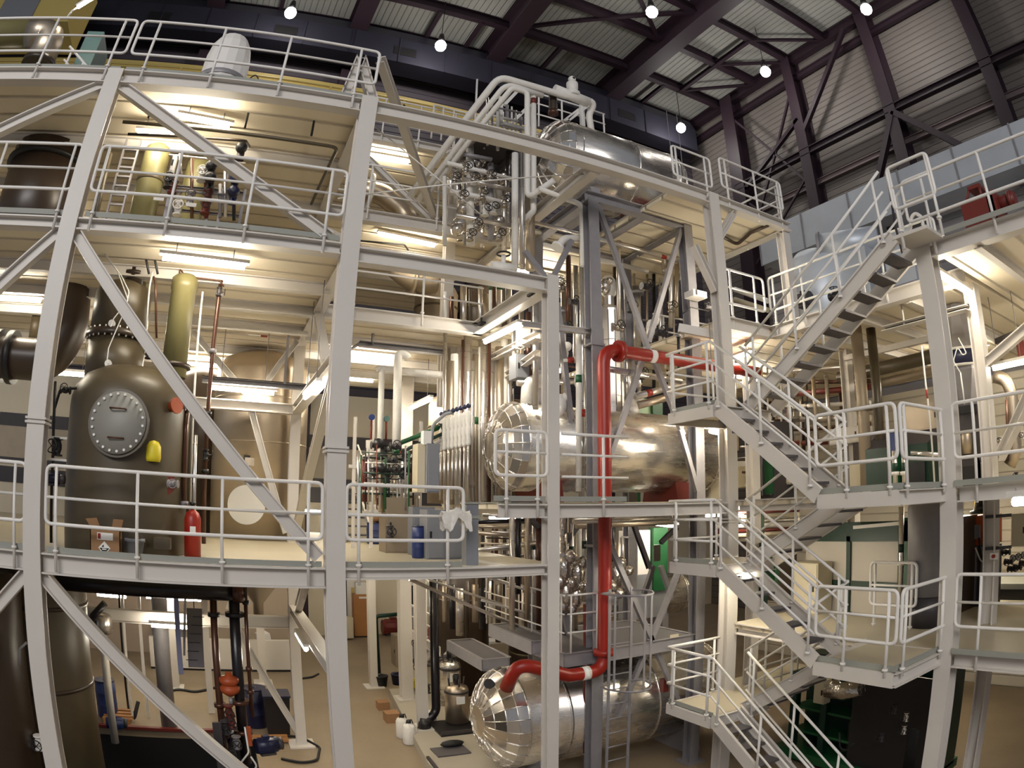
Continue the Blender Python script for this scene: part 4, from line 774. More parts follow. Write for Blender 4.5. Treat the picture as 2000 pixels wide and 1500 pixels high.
t = thing('white_dome', 'white ribbed dome cover rising through the third deck', 'dome', (DXc, 9.6, L3)); MB().lathe([(.47, .12), (.47, .95), (.43, 1.0), (.42, 1.45), (.37, 1.75), (.27, 1.95), (.14, 2.04), (.02, 2.06)], (DXc, 9.6, L3-.02), n=16, smooth=False).build('cover', 'rail', t); MB().lathe([(.53, 0), (.53, .1), (.46, .12)], (DXc, 9.6, L3), n=28).build('base_ring', 'black', t); MB().lathe([(.474, .86), (.48, .87), (.48, .95), (.474, .96)], (DXc, 9.6, L3), n=28).build('band', 'galvsteel', t)
pipe('thin black hose curling at the foot of the white dome', [(485, 155), (500, 145), (505, 155), (495, 165)], .012, 'black', 9.2, .05, name='hose')
pipe('slanting lamp pole with glowing tip at the upper left', [(128, 38), (140, 22), (152, 14)], .02, 'rail', 9.8, .04, name='lamp_pole')
tube_lamp('glowing tube on the slanting pole at the upper left', PY(152, 14, 9.8), PY(182, -4, 9.8))
low = PY(0, 128, 9.0)
pipe('yellow pipe run along the third floor behind the dome', [Vector((-8, 12.5, L3+.35)), Vector((1.3, 12.5, L3+.35))], .06, 'yellow'); pipe('second yellow pipe run behind the dome', [Vector((-8, 12.8, L3+.15)), Vector((4.0, 12.8, L3+.15))], .09, 'yellow')
# ================================================================== STEEL TOWER AND VESSELS
TYF, TYB, TXL, TXR = 9.45, 11.7, 6.03, 8.36
tg = 'galvanised tower posts'
for x, y, lab, h in ((TXL, TYF, 'grey galvanised tower post just left of the red pipe', 11.0), (TXR, TYF, 'grey galvanised tower post in front of the right vessel end', 11.0), (TXL, TYB, 'grey galvanised rear tower post left, behind the vessels', 11.0), (TXR, TYB, 'grey galvanised rear tower post right, behind the vessels', 11.0)):
    o = steel('tower_post', (x, y, 0), (x, y, h), lab, 'post', hprof(.22, .24, .025, .016), 'galvsteel', (0, 1, 0), tg, base=.45)
    for z in (4.6, 8.1): MB().box((x-.14, y-.15, z-.02), (x+.14, y+.15, z+.02)).build('splice_plate', 'galvsteel', o); MB().box((x-.125, y-.135, z+.02), (x+.125, y-.12, z+.3)).build('cover_plate', 'galvsteel', o)
def tbeam(p, q, lab, w=.2, h=.22, m='galvsteel'): steel('tower_beam', p, q, lab, 'beam', hprof(w, h, .022, .014), m, group='galvanised tower beams')
tbeam((TXL-.12, TYF, 11.05), (TXR+.12, TYF, 11.05), 'grey front beam on top of the steel tower'); tbeam((TXL-.12, TYB, 11.05), (TXR+.12, TYB, 11.05), 'grey rear beam on top of the steel tower')
for x, lab in ((TXL, 'grey left beam on top of the steel tower'), (TXR, 'grey right beam on top of the steel tower'), (7.3, 'grey middle cross beam under the top vessel')): tbeam((x, TYF+.1, 11.05), (x, TYB-.1, 11.05), lab)
tbeam((TXL, TYF, 8.35), (4.6, TYF, 8.3), 'short silver strut from the left tower post to the centre column', .1, .1, 'alu')
tbeam((TXL+.1, TYB, 5.2), (TXR-.1, TYB, 5.2), 'grey rear beam of the tower under the middle vessel'); tbeam((TXL, TYF+.1, 5.2), (TXL, TYB-.1, 5.2), 'grey left beam of the tower under the middle vessel'); tbeam((TXR, TYF+.1, 5.2), (TXR, TYB-.1, 5.2), 'grey right beam of the tower under the middle vessel')
def tbr(p, q, lab, r=.045, m='galvsteel', Y=TYF): steel('tower_brace', PY(*p, Y), PY(*q, Y), lab, 'brace', cprof(.09, .09, .012), m, (0, 1, 0), 'galvanised tower braces')
tbr((1166, 398), (1268, 690), 'grey brace from the top of the left tower post'); tbr((1332, 440), (1266, 668), 'grey brace from the top of the right tower post'); tbr((1262, 680), (1186, 905), 'grey brace running down toward the red pipe in front of the vessel'); tbr((1272, 690), (1334, 850), 'grey brace running down to the right vessel end')
tbr((1187, 1055), (1338, 1400), 'grey lower brace falling to the right behind the ladder'); tbr((1325, 1115), (1206, 1400), 'grey lower brace falling to the left behind the ladder')
tbr((1268, 1110), (1236, 1020), 'short dark brace left above the crossing gusset', m='darkgrey', Y=10.6); tbr((1290, 1060), (1322, 1030), 'short dark brace right above the crossing gusset', m='darkgrey', Y=10.6); tbr((1276, 1105), (1258, 1160), 'short dark brace left below the crossing gusset', m='darkgrey', Y=10.6); tbr((1290, 1105), (1312, 1170), 'short grey brace right below the crossing gusset', Y=10.6)
c = PY(1283, 1080, 10.58); tag(MB().obox(c, (.17, .03, .34), (1, 0, 0)).build('gusset_plate', 'frpdark'), 'dark square gusset plate where four braces cross before the green post', 'plate')
tbr((1088, 592), (1115, 820), 'thin grey brace right of the short centre column', Y=9.9); tbr((1112, 820), (1132, 930), 'thin grey brace foot right of the short centre column', Y=9.9); tbr((1024, 490), (1068, 546), 'thin silver brace left of the knot above the short centre column', Y=9.7); tbr((1116, 470), (1078, 546), 'thin silver brace right of the knot above the short centre column', Y=9.7)
tbr((1000, 980), (1052, 1030), 'dark brace behind the short centre column at first floor', m='darkgrey', Y=10.4); tbr((1092, 1075), (1132, 1022), 'dark brace right of the short centre column at first floor', m='darkgrey', Y=10.2); tbr((1090, 1140), (1112, 1240), 'thin silver brace low beside the left tower post', Y=10.0)
tbr((1335, 980), (1335, 1000), 'tiny grey stub on the right tower post', Y=9.4); tbr((1328, 840), (1362, 960), 'grey brace beside the right tower post below the highest landing', Y=9.3)
# vessels
hvessel('top_vessel', 'long bright aluminium vessel on top of the steel tower', (10.55, 12.42), 5.42, 9.1, .92, 'steel', 20, (.16, .55, .85), .5)
t = thing('vessel_trim', 'aluminium ribs and knobs along the crown of the top vessel', 'trim', (7.5, 10.5, 13.3))
for k, px in enumerate((1165, 1186, 1203, 1225)): c = PY(px, 262+(px-1165)*.36, 10.5); MB().ball(c, .07, 10).build('knob', 'white', t)
for k, (x, lab) in enumerate(((6.4, 'left'), (8.0, 'right'))): tag(MB().prism([(x, 9.8, 11.16), (x, 11.3, 11.16), (x, 11.05, 11.75), (x, 10.55, 11.58), (x, 10.05, 11.75)], (.22, 0, 0)).build('saddle', 'redox' if k else 'galvsteel'), '%s saddle carrying the top vessel' % lab, 'saddle')
hvessel('middle_vessel', 'silver jacketed vessel lying across the middle of the tower', (10.55, 6.35), 4.5, 9.75, .80, 'steel', 16, (.35, .78), .55)
for k, (x, lab) in enumerate(((5.3, 'left'), (8.3, 'right'))): tag(MB().prism([(x, 9.95, 5.31), (x, 11.15, 5.31), (x, 11.05, 5.8), (x, 10.55, 5.6), (x, 10.05, 5.8)], (.4, 0, 0)).build('saddle', 'redox'), '%s red-brown saddle under the middle vessel' % lab, 'saddle')
hvessel('bottom_vessel', 'large silver vessel with panelled round end at the bottom right of the aisle', (10.58, 1.32), 4.26, 9.9, .98, 'steel', 24, (.25, .6), .62)
for k, (x, lab) in enumerate(((5.2, 'left'), (8.6, 'right'))): tag(MB().prism([(x, 9.75, .0), (x, 11.4, .0), (x, 11.2, .7), (x, 10.58, .36), (x, 9.95, .7)], (.3, 0, 0)).build('saddle', 'galvsteel'), '%s saddle under the bottom vessel' % lab, 'saddle')
c = PY(957, 1336, 9.9); tag(MB().lathe([(.06, -.1), (.06, .02), (.09, .02), (.09, .06)], c, (-.6, -.6, .3), 14).build('vessel_nozzle', 'black'), 'small black nozzle on the shoulder of the bottom vessel', 'nozzle')
c = PY(1297, 1338, 9.6); tag(MB().obox(c, (.13, .13, .26), (1, 0, 0)).build('lug', 'redox'), 'red-brown lug on top of the bottom vessel behind the brace', 'lug')
# vertical silver vessel between post and brace
a = PY(1192, 700, 11.2)
t = thing('column_vessel', 'upright silver vessel with ribbed jacket above the middle vessel', 'column vessel', (a.x, 11.2, 6.9)); MB().lathe([(.30, 0), (.30, 1.85), (.31, 1.86), (.31, 2.55), (.24, 2.62), (.12, 2.68), (.12, 3.1)], (a.x, 11.2, 6.9), n=14, smooth=False).build('jacket', 'alu', t)
b = MB()
for k in range(14): q = 2*math.pi*k/14; b.tube([(a.x+.305*math.cos(q), 11.2+.305*math.sin(q), 6.9), (a.x+.305*math.cos(q), 11.2+.305*math.sin(q), 9.4)], .012, 5)
b.build('standing_seam', 'galvsteel', t); MB().ball((a.x, 11.2, 10.0), .2, 14, (1, 1, 1.4)).build('lagged_valve', 'white', t)
for i, (px, y0, y1, r, Y) in enumerate(((1150, 560, 800, .11, 11.6), (1228, 690, 800, .06, 11.4), (1244, 560, 690, .10, 11.5), (1248, 700, 790, .05, 11.3), (1098, 600, 700, .08, 11.2))):
    pipe('silver upright pipe around the ribbed vessel, %s in the group' % ORD[i], [(px, y0), (px, y1)], r, 'alu', Y, 0, group='upright pipes around the ribbed vessel', fl=(.1,))
for i, (px, py, Y) in enumerate(((1095, 790, 10.0), (1300, 520, 11.3), (1240, 790, 10.6), (1182, 560, 11.0), (1098, 690, 10.2), (1085, 560, 10.8), (1272, 640, 11.0))):
    c = PY(px, py, Y); tag(MB().ball(c, .15, 10, (.8, .8, 1.3)).ball(c+Vector((.08, -.05, .13)), .09, 8).ball(c-Vector((.05, .04, .12)), .1, 8).build('lagged_fitting', 'foil' if i % 2 else 'white'),
        ('white lagged fitting right of the short centre column above the middle vessel', 'foil-wrapped fitting by the lamp behind the right tower post', 'white lagged fitting on the right part of the middle vessel', 'foil-wrapped fitting at the head of the ribbed vessel', 'white lagged fitting under the thin silver brace', 'foil-wrapped fitting above the end of the short centre column', 'white lagged fitting where the tower braces meet')[i], 'fitting')
# red pipe
t = thing('red_pipe', 'thick red pipe running down past the vessels with a flanged elbow', 'pipe', PY(1178, 1000, 9.1))
P = [PY(1480, 734, 9.1), PY(1178, 680, 9.1), PY(1178, 1310, 9.1), PY(1010, 1283, 9.1), PY(1012, 1345, 9.35)]; P[0].z = P[1].z = 7.96; P[2].z = 2.45; P[3].z = 2.78; P[2].x = P[1].x
MB().tube([P[0], P[1], P[2], Vector((5.3, 9.1, 2.45)), P[3], P[3]+Vector((-.05, .3, -.5))], .115, 20, .28).build('run', 'red', t)
for q, d in ((P[1]+Vector((.33, 0, 0)), (1, 0, 0)), (P[2]+Vector((0, 0, .33)), (0, 0, 1))): f = MB().cyl(Vector(q)-Vector(d)*.05, Vector(q)+Vector(d)*.05, .19, 24).build('flange', 'red', t)
q = P[1]+Vector((1.05, 0, 0)); MB().cyl(q-Vector((.05, 0, 0)), q+Vector((.07, 0, 0)), .119, 20).build('white_label', 'paper', t); q = Vector((5.55, 9.1, 2.45)); MB().cyl(q, q+Vector((.14, 0, 0)), .119, 20).build('white_label', 'paper', t)
# dark platforms low on the tower
def grate(lab, x0, x1, y0, y1, z, name='grating_platform'):
    t = thing(name, lab, 'platform', ((x0+x1)/2, (y0+y1)/2, z-.25), 'dark grating platforms around the tower'); MB().box((x0+.03, y0+.03, z-.05), (x1-.03, y1-.03, z-.02)).build('grating', 'grate', t)
    for p, q in (((x0, y0), (x1, y0)), ((x0, y1), (x1, y1)), ((x0, y0), (x0, y1)), ((x1, y0), (x1, y1))): MB().beam((p[0], p[1], z-.12), (q[0], q[1], z-.12), cprof(.06, .24)).build('edge_beam', 'galvsteel', t)
    return t
t = grate('dark grating platform around the lower tower with a small name plate', 5.33, 8.15, 9.27, 11.4, 2.80); c = PY(1317, 1242, 9.21); MB().obox(c, (.2, .012, .06), (1, 0, 0)).build('name_plate', 'beigebox', t)
grate('lower dark grating platform left of the bottom vessel', 4.75, 5.32, 11.4, 13.4, 2.30); t = grate('grey grating left of the tower behind the slim railing', 4.9, 5.32, 9.6, 11.4, 3.0)
guard('slim dark railing on the grating platform left side', ((5.30, 9.25), (5.30, 12.6)), 2.8, (.03, .35, .68, .97), h=1.0, toe=0, ends=False, r=.018, drop=0); guard('slim dark railing on the grating platform front left', ((5.36, 9.24), (6.0, 9.24)), 2.8, (.1, .9), h=1.0, toe=0, ends=False, r=.018, drop=0)
# ladder with cage
lx0, lx1, ly = PY(1188, 1300, 8.9).x, PY(1230, 1300, 8.9).x, 8.88
t = thing('cage_ladder', 'grey caged ladder rising in front of the bottom vessel', 'ladder', ((lx0+lx1)/2, ly, 0))
for x in (lx0, lx1): MB().box((x-.025, ly-.01, 0), (x+.025, ly+.01, 3.9)).build('stringer', 'galvsteel', t)
for k in range(14): MB().tube([(lx0, ly, .25+.27*k), (lx1, ly, .25+.27*k)], .013, 6).build('rung', 'galvsteel', t)
for z in (2.25, 3.85):
    pp = [Vector(((lx0+lx1)/2+.42*math.cos(a), ly-.06-.62*math.sin(a), z)) for a in [math.pi*k/12 for k in range(13)]]; MB().tube([Vector((lx0, ly, z))]+pp[::-1]+[Vector((lx1, ly, z))], .018, 6).build('cage_hoop', 'galvsteel', t)
for k in (2, 6, 10): a = math.pi*k/12; MB().box(((lx0+lx1)/2+.42*math.cos(a)-.02, ly-.06-.62*math.sin(a)-.005, 2.25), ((lx0+lx1)/2+.42*math.cos(a)+.02, ly-.06-.62*math.sin(a)+.005, 3.87)).build('cage_strap', 'galvsteel', t)

# ================================================================== TOP PIPEWORK
A = PY(975, 150, 10.0)
for i, (dx, dz, r, lab) in enumerate(((0, 0, .075, 'white looping pipe that crosses over to the far end of the top vessel'), (.16, -.14, .06, 'second white looping pipe just under the first'))):
    zz = A.z+dz; far = PY(800+i*16, 385+i*8, 11.6)
    end = [PY(1045+0*i, 165+i*10, 10.0), PY(1100, 178+i*10, 10.0), PY(1162, 200, 10.0), PY(1150, 225, 10.2), PY(1156, 262, 10.3)] if i == 0 else [PY(1060, 185, 10.05)]
    pipe(lab, [far, Vector((A.x+dx, 10.0, zz))]+[Vector((q.x, q.y, zz if j < 2 else q.z)) for j, q in enumerate(end)], r, 'white', 10, .3, n=14, group='white looping pipes')
B = PY(1000, 172, 10.0)
pipe('white inner pipe turning down in front of the top vessel', [PY(838, 378, 11.5), Vector((B.x, 10.0, B.z)), PY(1030, 180, 10.0), PY(1030, 388, 10.0), PY(1082, 352, 9.5)], .06, 'white', 10, .12, n=14, bands=((2.5, 'redox'),), group='white looping pipes')
pipe('white pipe with red band beside the inner looping pipe', [(1042, 168), (1042, 412), (1030, 424), (1014, 432)], .06, 'white', 10.1, .12, n=12, bands=((.14, 'redox'),))
pipe('white pipe running right to the left tower post', [(1052, 368), (1136, 400), (1138, 520)], .05, 'white', 9.6, .12, n=12); pipe('long silver pipe slanting across behind the tower top', [(1032, 432), (1290, 500), (1345, 516)], .045, 'alu', 10.6, .1, bands=((1.1, 'red'),))
pipe('white pipe elbow hooking into the left tower post', [(1088, 484), (1102, 466), (1140, 466)], .075, 'white', 9.8, .2, n=14, fl=((.1, 'paper'),)); pipe('long white pipe right of the ribbed vessel top', [(1160, 505), (1265, 530)], .055, 'white', 11.3, 0)
t = thing('relief_valve', 'white lagged relief valve standing on the looping pipe', 'valve', PY(1118, 185, 10)); c = PY(1118, 182, 10.0); MB().lathe([(.16, -.1), (.17, 0), (.10, .08), (.13, .14), (.13, .28), (.05, .34)], c, n=14).build('body', 'white', t); MB().ball(c+Vector((0, 0, .40)), .09, 12).build('cap', 'white', t); MB().ball(c+Vector((0, -.07, .40)), .035, 8).build('dark_port', 'black', t); MB().tube([c+Vector((-.45, 0, -.05)), c+Vector((.4, 0, -.12))], .12, 12).build('lagged_tee', 'white', t)
t = thing('spring_hanger', 'brown spring bellows hanging below the looping pipe', 'hanger', PY(1080, 205, 10.2)); c = PY(1080, 188, 10.2); MB().lathe([(.05, -.1), (.05, 0), (.10, .02)]+[(.10-.02*(k % 2), .04+.03*k) for k in range(10)]+[(.11, .36), (.04, .4)], c-Vector((0, 0, .4)), n=16).build('bellows', 'frpdark', t); MB().lathe([(.05, 0), (.12, .02), (.1, .1), (.03, .12)], c-Vector((0, 0, .52)), n=14).build('cup', 'coppery', t)
def gplat(lab, x0, x1, y0, y1, z): return grate(lab, x0, x1, y0, y1, z, 'service_platform')
gplat('small blue-grey grating platform left of the top vessel, under the looping pipes', 4.15, 5.2, 10.5, 11.9, 12.85); gplat('small grating platform above the crown of the top vessel', 6.4, 7.8, 11.4, 13.0, 13.75)
guard('galvanised railing on the small platform above the top vessel', ((5.9, 11.4), (7.8, 11.4)), 13.85, (.02, .35, .68, .98), h=1.0, toe=0, ends=False, drop=0); guard('galvanised railing at the back of the small platform above the top vessel', ((5.2, 13.2), (7.8, 13.2)), 13.8, (.02, .35, .68, .98), h=1.15, toe=0, ends=False, drop=0)
for i, (p, q, Y) in enumerate((((1085, 250), (1130, 215), 11.3), ((1110, 235), (1150, 205), 11.3), ((985, 205), (1018, 170), 11.8), ((1000, 240), (1035, 205), 11.8), ((960, 250), (960, 400), 12.2), ((978, 190), (978, 245), 11.2), ((975, 240), (1025, 252), 11.2), ((1135, 205), (1138, 262), 11.2))):
    steel('light_strut', PY(*p, Y), PY(*q, Y), 'light grey strut of the framework above the top vessel, %s' % ('under the relief valve', 'right of the relief valve', 'left of the inner pipe', 'behind the inner pipe', 'tall one behind the front beam', 'short upright at the left', 'short level one at the left', 'upright before the pipe drop')[i], 'strut', cprof(.08, .08, .01), 'rail', (0, 1, 0))
t = thing('round_guard_cage', 'white rounded guard cage standing at the end of the highest deck', 'railing', PY(890, 240, 12.6)); c = PY(893, 242, 12.6)
pp = [c+Vector((-.62+.1*k, .25*math.sin(math.pi*k/12), .42+.16*math.sin(math.pi*k/12))) for k in range(13)]; MB().tube(pp, .022, 8).build('top_hoop', 'rail', t); MB().tube([p-Vector((0, 0, .42)) for p in pp], .018, 8).build('mid_hoop', 'rail', t)
for k in (0, 3, 6, 9, 12): MB().tube([pp[k], pp[k]-Vector((0, 0, 1.0))], .022, 8).build('bar', 'rail', t)
pipe('thin white mast left of the looping pipes', [(932, 155), (928, 240)], .025, 'rail', 12.4, 0, name='mast')
# upper cluster standing on the third deck
up = [(868, 345, 480), (880, 300, 400), (897, 300, 470), (908, 320, 478), (918, 285, 480), (930, 300, 400), (940, 300, 485), (948, 280, 430), (958, 320, 470), (966, 290, 485), (975, 280, 440), (984, 330, 490), (992, 290, 485)]
for i, (x, y0, y1) in enumerate(up): pipe('%s upright pipe from the left in the silver cluster behind the long top beam' % ORD[i], [(x, y0), (x+1, y1)], .045+.02*((i*5) % 3), ('white', 'alu', 'foil', 'galvsteel', 'white')[i % 5], 11.2+.5*((i*7) % 4), 0, group='silver pipe cluster behind the top beam', n=9)
for i, (p, q, m) in enumerate((((872, 318), (1000, 350), 'white'), ((905, 350), (1000, 372), 'alu'), ((880, 372), (995, 398), 'rail'), ((890, 420), (1000, 442), 'alu'), ((900, 300), (960, 312), 'galvsteel'))): pipe('%s level pipe from the top in the silver cluster behind the long top beam' % ORD[i], [p, q], .05, m, 11.0, 0, group='level pipes of the silver cluster')
for i, (x, y) in enumerate(((948, 412), (963, 408), (903, 385), (925, 350), (930, 440), (985, 395), (910, 330), (957, 345), (975, 460), (918, 460), (888, 350), (942, 380))): valve('%s in the silver cluster behind the top beam' % ('black handwheel valve, left of the close pair', 'black handwheel valve, right of the close pair', 'grey valve at the left edge', 'grey valve near the top', 'grey valve near the floor', 'grey valve at the right edge', 'grey valve highest on the left', 'grey valve in the upper middle', 'grey valve at the lower right corner', 'grey valve at the lower left', 'grey valve at the upper left edge', 'grey valve in the centre')[i], PY(x, y, 10.8), .085, (0, 0, 1), (0, -1, .1), 'foil' if i > 1 else 'white', 'black')
for i, (x, y, s) in enumerate(((890, 330, .2), (925, 320, .22), (945, 335, .18), (912, 400, .2), (970, 350, .2), (900, 440, .2), (960, 440, .22))): c = PY(x, y, 11.4); tag(MB().ball(c, s, 9, (1, .8, 1)).ball(c+Vector((s*.7, -.05, s*.5)), s*.6, 8).ball(c-Vector((s*.5, .06, s*.7)), s*.7, 8).build('wrapped_fitting', 'foil'), 'foil-wrapped lump in the silver pipe cluster, %s' % ('upper left', 'upper middle', 'upper right', 'centre', 'right edge', 'lower left', 'lower right')[i], 'fitting')
pipe('thick white pipe left of the pair rising beside the short centre column', [(1006, 300), (1006, 522)], .065, 'white', 9.9, 0, n=12); pipe('silver pipe right of the thick white riser', [(1020, 300), (1020, 525)], .055, 'alu', 10.0, 0, n=12); pipe('dull silver riser behind the thick white riser', [(1036, 330), (1036, 528)], .09, 'steeldull', 10.4, 0, n=12)
t = thing('lagged_gate_valve', 'white lagged valve with dark handwheel on top of the open bay beam', 'valve', PY(980, 520, 9.5)); c = PY(983, 522, 9.2); MB().tube([c-Vector((.22, 0, .02)), c+Vector((.22, 0, 0))], .09, 12).build('body', 'white', t); MB().cyl(c, c+Vector((0, 0, .22)), .04, 8).build('stem', 'white', t); MB().tube([c+Vector((.11*math.cos(a), .11*math.sin(a), .24)) for a in [k*math.pi/8 for k in range(16)]], .016, 6, closed=True).build('handwheel', 'black', t)
pipe('big silver duct elbow on the third deck behind the open bay', [(700, 370), (745, 378), (785, 410), (800, 440)], .26, 'steeldull', 13.6, .6, n=18, fl=((.5, 'white'),)); pipe('brown-silver duct elbow on the second deck behind the open bay', [(770, 520), (800, 545), (830, 552), (850, 552)], .26, 'cone', 13.6, .5, n=18, fl=((1.2, 'steeldull'),))
for i, (x, y) in enumerate(((845, 420), (822, 600), (800, 612))): a = PY(x, y, 13.5); dk = L3 if i == 0 else L2; tag(MB().lathe([(.16, 0), (.17, .4), (.12, .5), (.05, .52)], (a.x, 13.5, dk), n=16).build('canister', 'steeldull'), 'small silver canister on the %s deck behind the open bay%s' % (('third', ''), ('second', ', right one'), ('second', ', left one'))[i], 'canister')
pipe('thin white stay wire crossing the open bay from left to right', [(660, 388), (1140, 340)], .012, 'white', 8.6, 0, name='wire'); pipe('thin white stay wire crossing the open bay the other way', [(728, 245), (940, 420)], .010, 'white', 8.7, 0, name='wire')
pipe('dark cable loop under the third deck behind the open bay', [PZ(700, 470, L3-.2), PZ(790, 478, L3-.2), PZ(797, 488, L3-.2)], .02, 'black', 10, .05, name='cable')
# second floor bundle behind the open bay and right of it
sb = [(870, 570, 640), (882, 580, 645), (905, 560, 650), (918, 565, 650), (938, 560, 655), (948, 575, 660), (958, 545, 655), (965, 550, 655), (974, 545, 655), (985, 550, 650), (995, 555, 640)]
for i, (x, y0, y1) in enumerate(sb): pipe('%s upright pipe from the left behind the second floor railing of the open bay' % ORD[i], [(x, y0), (x, y1)], .035+.02*(i % 3), ('paper', 'coppery', 'alu', 'frp', 'alu', 'steeldull')[i % 6], 12.2+.3*(i % 3), 0, group='upright pipes behind the second floor railing', bands=(((.15, 'green'),) if i in (6, 8) else ()))
# risers between valve station and middle vessel (first floor)
rs = [870, 879, 888, 897, 905, 913, 921, 929, 937, 944, 952, 960, 968, 976, 985, 994]
for i, x in enumerate(rs): pipe('%s silver riser from the left between the valve station and the middle vessel' % ORD[i], [(x, 650+((i*29) % 5)*14), (x, 985)], .04+.018*((i*7) % 4), ('alu', 'steeldull', 'white', 'alu', 'coppery', 'alu')[i % 6], 11.5+.35*((i*5) % 5), 0, group='silver risers left of the middle vessel', n=9, bands=(((.45, 'green'),) if i % 5 == 2 else ()))
for i, (x, y0, y1, m) in enumerate(((1005, 640, 720, 'alu'), (1018, 600, 730, 'steeldull'), (1032, 610, 740, 'coppery'), (1046, 560, 800, 'alu'), (1100, 560, 800, 'steeldull'), (1110, 500, 640, 'coppery'), (1124, 520, 700, 'alu'), (1136, 440, 980, 'alu'), (1130, 650, 960, 'white'), (1208, 440, 640, 'alu'), (1310, 460, 640, 'alu'), (1322, 500, 620, 'steeldull'), (1290, 560, 700, 'alu'))):
    pipe('upright pipe around the short centre column and tower, %s from the left' % ORD[i], [(x, y0), (x, y1)], .055, m, (10.6, 11.2, 10.9, 9.9, 11.5, 11.0, 11.4, 9.8, 9.75, 10.9, 11.0, 11.3, 11.6)[i], 0, group='upright pipes around the tower', bands=(((.3, 'green'),) if i in (1, 8) else ((.7, 'red'),) if i == 7 else ()))
pipe('white level header feeding the valve station', [(745, 722), (1060, 752)], .075, 'white', 11.6, 0, n=14, bands=((.45, 'green'),), fl=((.6, 'foil'), (.7, 'foil'), (.8, 'darkgrey'))); pipe('silver level pipe above the middle vessel', [(1010, 748), (1160, 745)], .05, 'alu', 10.4, 0)
pipe('tall white pipe, left of the pair at the valve station', [(735, 722), (746, 718), (742, 905)], .055, 'white', 11.3, .1, n=14, bands=((1.93, 'green'),)); pipe('tall white pipe with hooked head, right of the pair at the valve station', [(798, 700), (790, 692), (778, 692), (774, 895)], .075, 'white', 11.1, .16, n=14, bands=((2.94, 'green'),))
pipe('lagged elbow pipe on top of the middle vessel', [(1062, 742), (1030, 745), (1027, 800)], .11, 'white', 10.4, .2, n=14, fl=((1.9, 'foil'),)); pipe('white elbow with zigzag right of the short centre column', [(1098, 705), (1134, 702), (1126, 750), (1140, 765)], .055, 'white', 9.9, .1, bands=((.4, 'red'),))
pipe('silver pipe crossing right of the red pipe', [(1184, 720), (1330, 745)], .06, 'alu', 9.7, 0, n=12, bands=((.3, 'galvsteel'),)); pipe('lower silver pipe rising right of the brace', [(1240, 775), (1340, 748)], .07, 'alu', 10.3, 0, n=12, bands=((.25, 'red'),)); pipe('lagged duct below it rising right of the brace', [(1245, 792), (1345, 765)], .08, 'steeldull', 10.5, 0, n=12)
for i, p in enumerate([((940, 770), (1050, 690)), ((880, 740), (1050, 655))]): steel('sloping_tray', PY(*p[0], 13.5 if i == 0 else 14), PY(*p[1], 9.6), '%s cream rail running back behind the short centre column' % ('lower', 'upper')[i], 'rail', cprof(.12, .12, .012), 'paint')
a = PY(1022, 620, 10.2); steel('hung_post', Vector((a.x, 10.2, 8.6)), Vector((a.x, 10.2, PY(1022, 680, 10.2).z)), 'short bright white post hanging left of the short centre column', 'post', hprof(.2, .2, .02, .014), 'paint', (0, 1, 0))
c0, c1 = PY(1008, 690, 10.4), PY(1028, 740, 10.4); cabinet('dark grey junction cabinet below the short bright post', (c0.x, 10.4, c1.z), (c1.x+.06, 10.7, c0.z), 'greybox', 'junction_box')
for i, (x, y, Y) in enumerate(((940, 632, 4.45), (1040, 575, 4.5))): c = PX(x, y, Y-.12); t = thing('spotlight', 'small black floodlight clamped to the beam behind the short centre column, %s' % ('far end' if i == 0 else 'near end'), 'lamp', c); MB().obox(c, (.2, .1, .04), (0, 1, 0)).build('head', 'black', t); MB().cyl(c, c+Vector((0, 0, .12)), .02, 8).build('bracket', 'black', t)
c0, c1 = PY(1335, 572, 9.3), PY(1362, 590, 9.3); cabinet('white junction box clamped on the right tower post', (c0.x, 9.0, c1.z), (c1.x, 9.28, c0.z), 'rail', 'junction_box'); steel('cross_arm', PY(1325, 640, 9.0), PY(1400, 655, 8.6), 'white cross arm between right tower post and corner column', 'beam', rprof(.08, .16), 'paint')
valve('black valve hanging at the right tower post', PY(1382, 600, 8.9), .05, (1, 0, 0), (0, 0, 1), 'darkgrey'); pipe('dark cable sagging from the white junction box', [(1334, 612), (1350, 600), (1385, 608), (1388, 570)], .012, 'black', 8.95, .05, name='cable'); pipe('thin black stem pipe below the cross arm', [(1325, 655), (1326, 720)], .03, 'black', 9.2, 0, fl=(.02,))
pipe('silver level pipe under the middle vessel before the tower', [(1120, 1018), (1310, 1012)], .045, 'alu', 9.3, 0, n=12); pipe('second silver level pipe under the middle vessel', [(1125, 1028), (1320, 1020)], .045, 'steeldull', 9.6, 0, n=12)
# foil columns and pipes under the middle vessel
lw = [(1000, 1010, 1230, 'alu'), (1012, 1000, 1160, 'blackpipe'), (1030, 1000, 1210, 'steeldull'), (1044, 1005, 1220, 'alu'), (1052, 1010, 1230, 'coppery'), (1098, 1000, 1200, 'foil'), (1106, 1040, 1240, 'foil'), (1116, 1010, 1235, 'alu'), (1124, 1020, 1240, 'steeldull'), (1131, 1000, 1180, 'white'), (1142, 1020, 1175, 'alu'), (1144, 1180, 1470, 'redox'), (1196, 1020, 1130, 'blackpipe'), (1204, 1060, 1150, 'steeldull'), (1215, 1050, 1150, 'alu')]
for i, (x, y0, y1, m) in enumerate(lw): pipe('%s upright pipe from the left under the middle vessel' % ORD[i], [(x, y0), (x, y1)], (.09 if m == 'foil' else .05), m, 9.9+.3*((i*3) % 5) if i != 11 else 9.7, 0, group='upright pipes under the middle vessel', bands=(((.28, 'dkgreen'),) if i in (3, 7, 10) else ()))
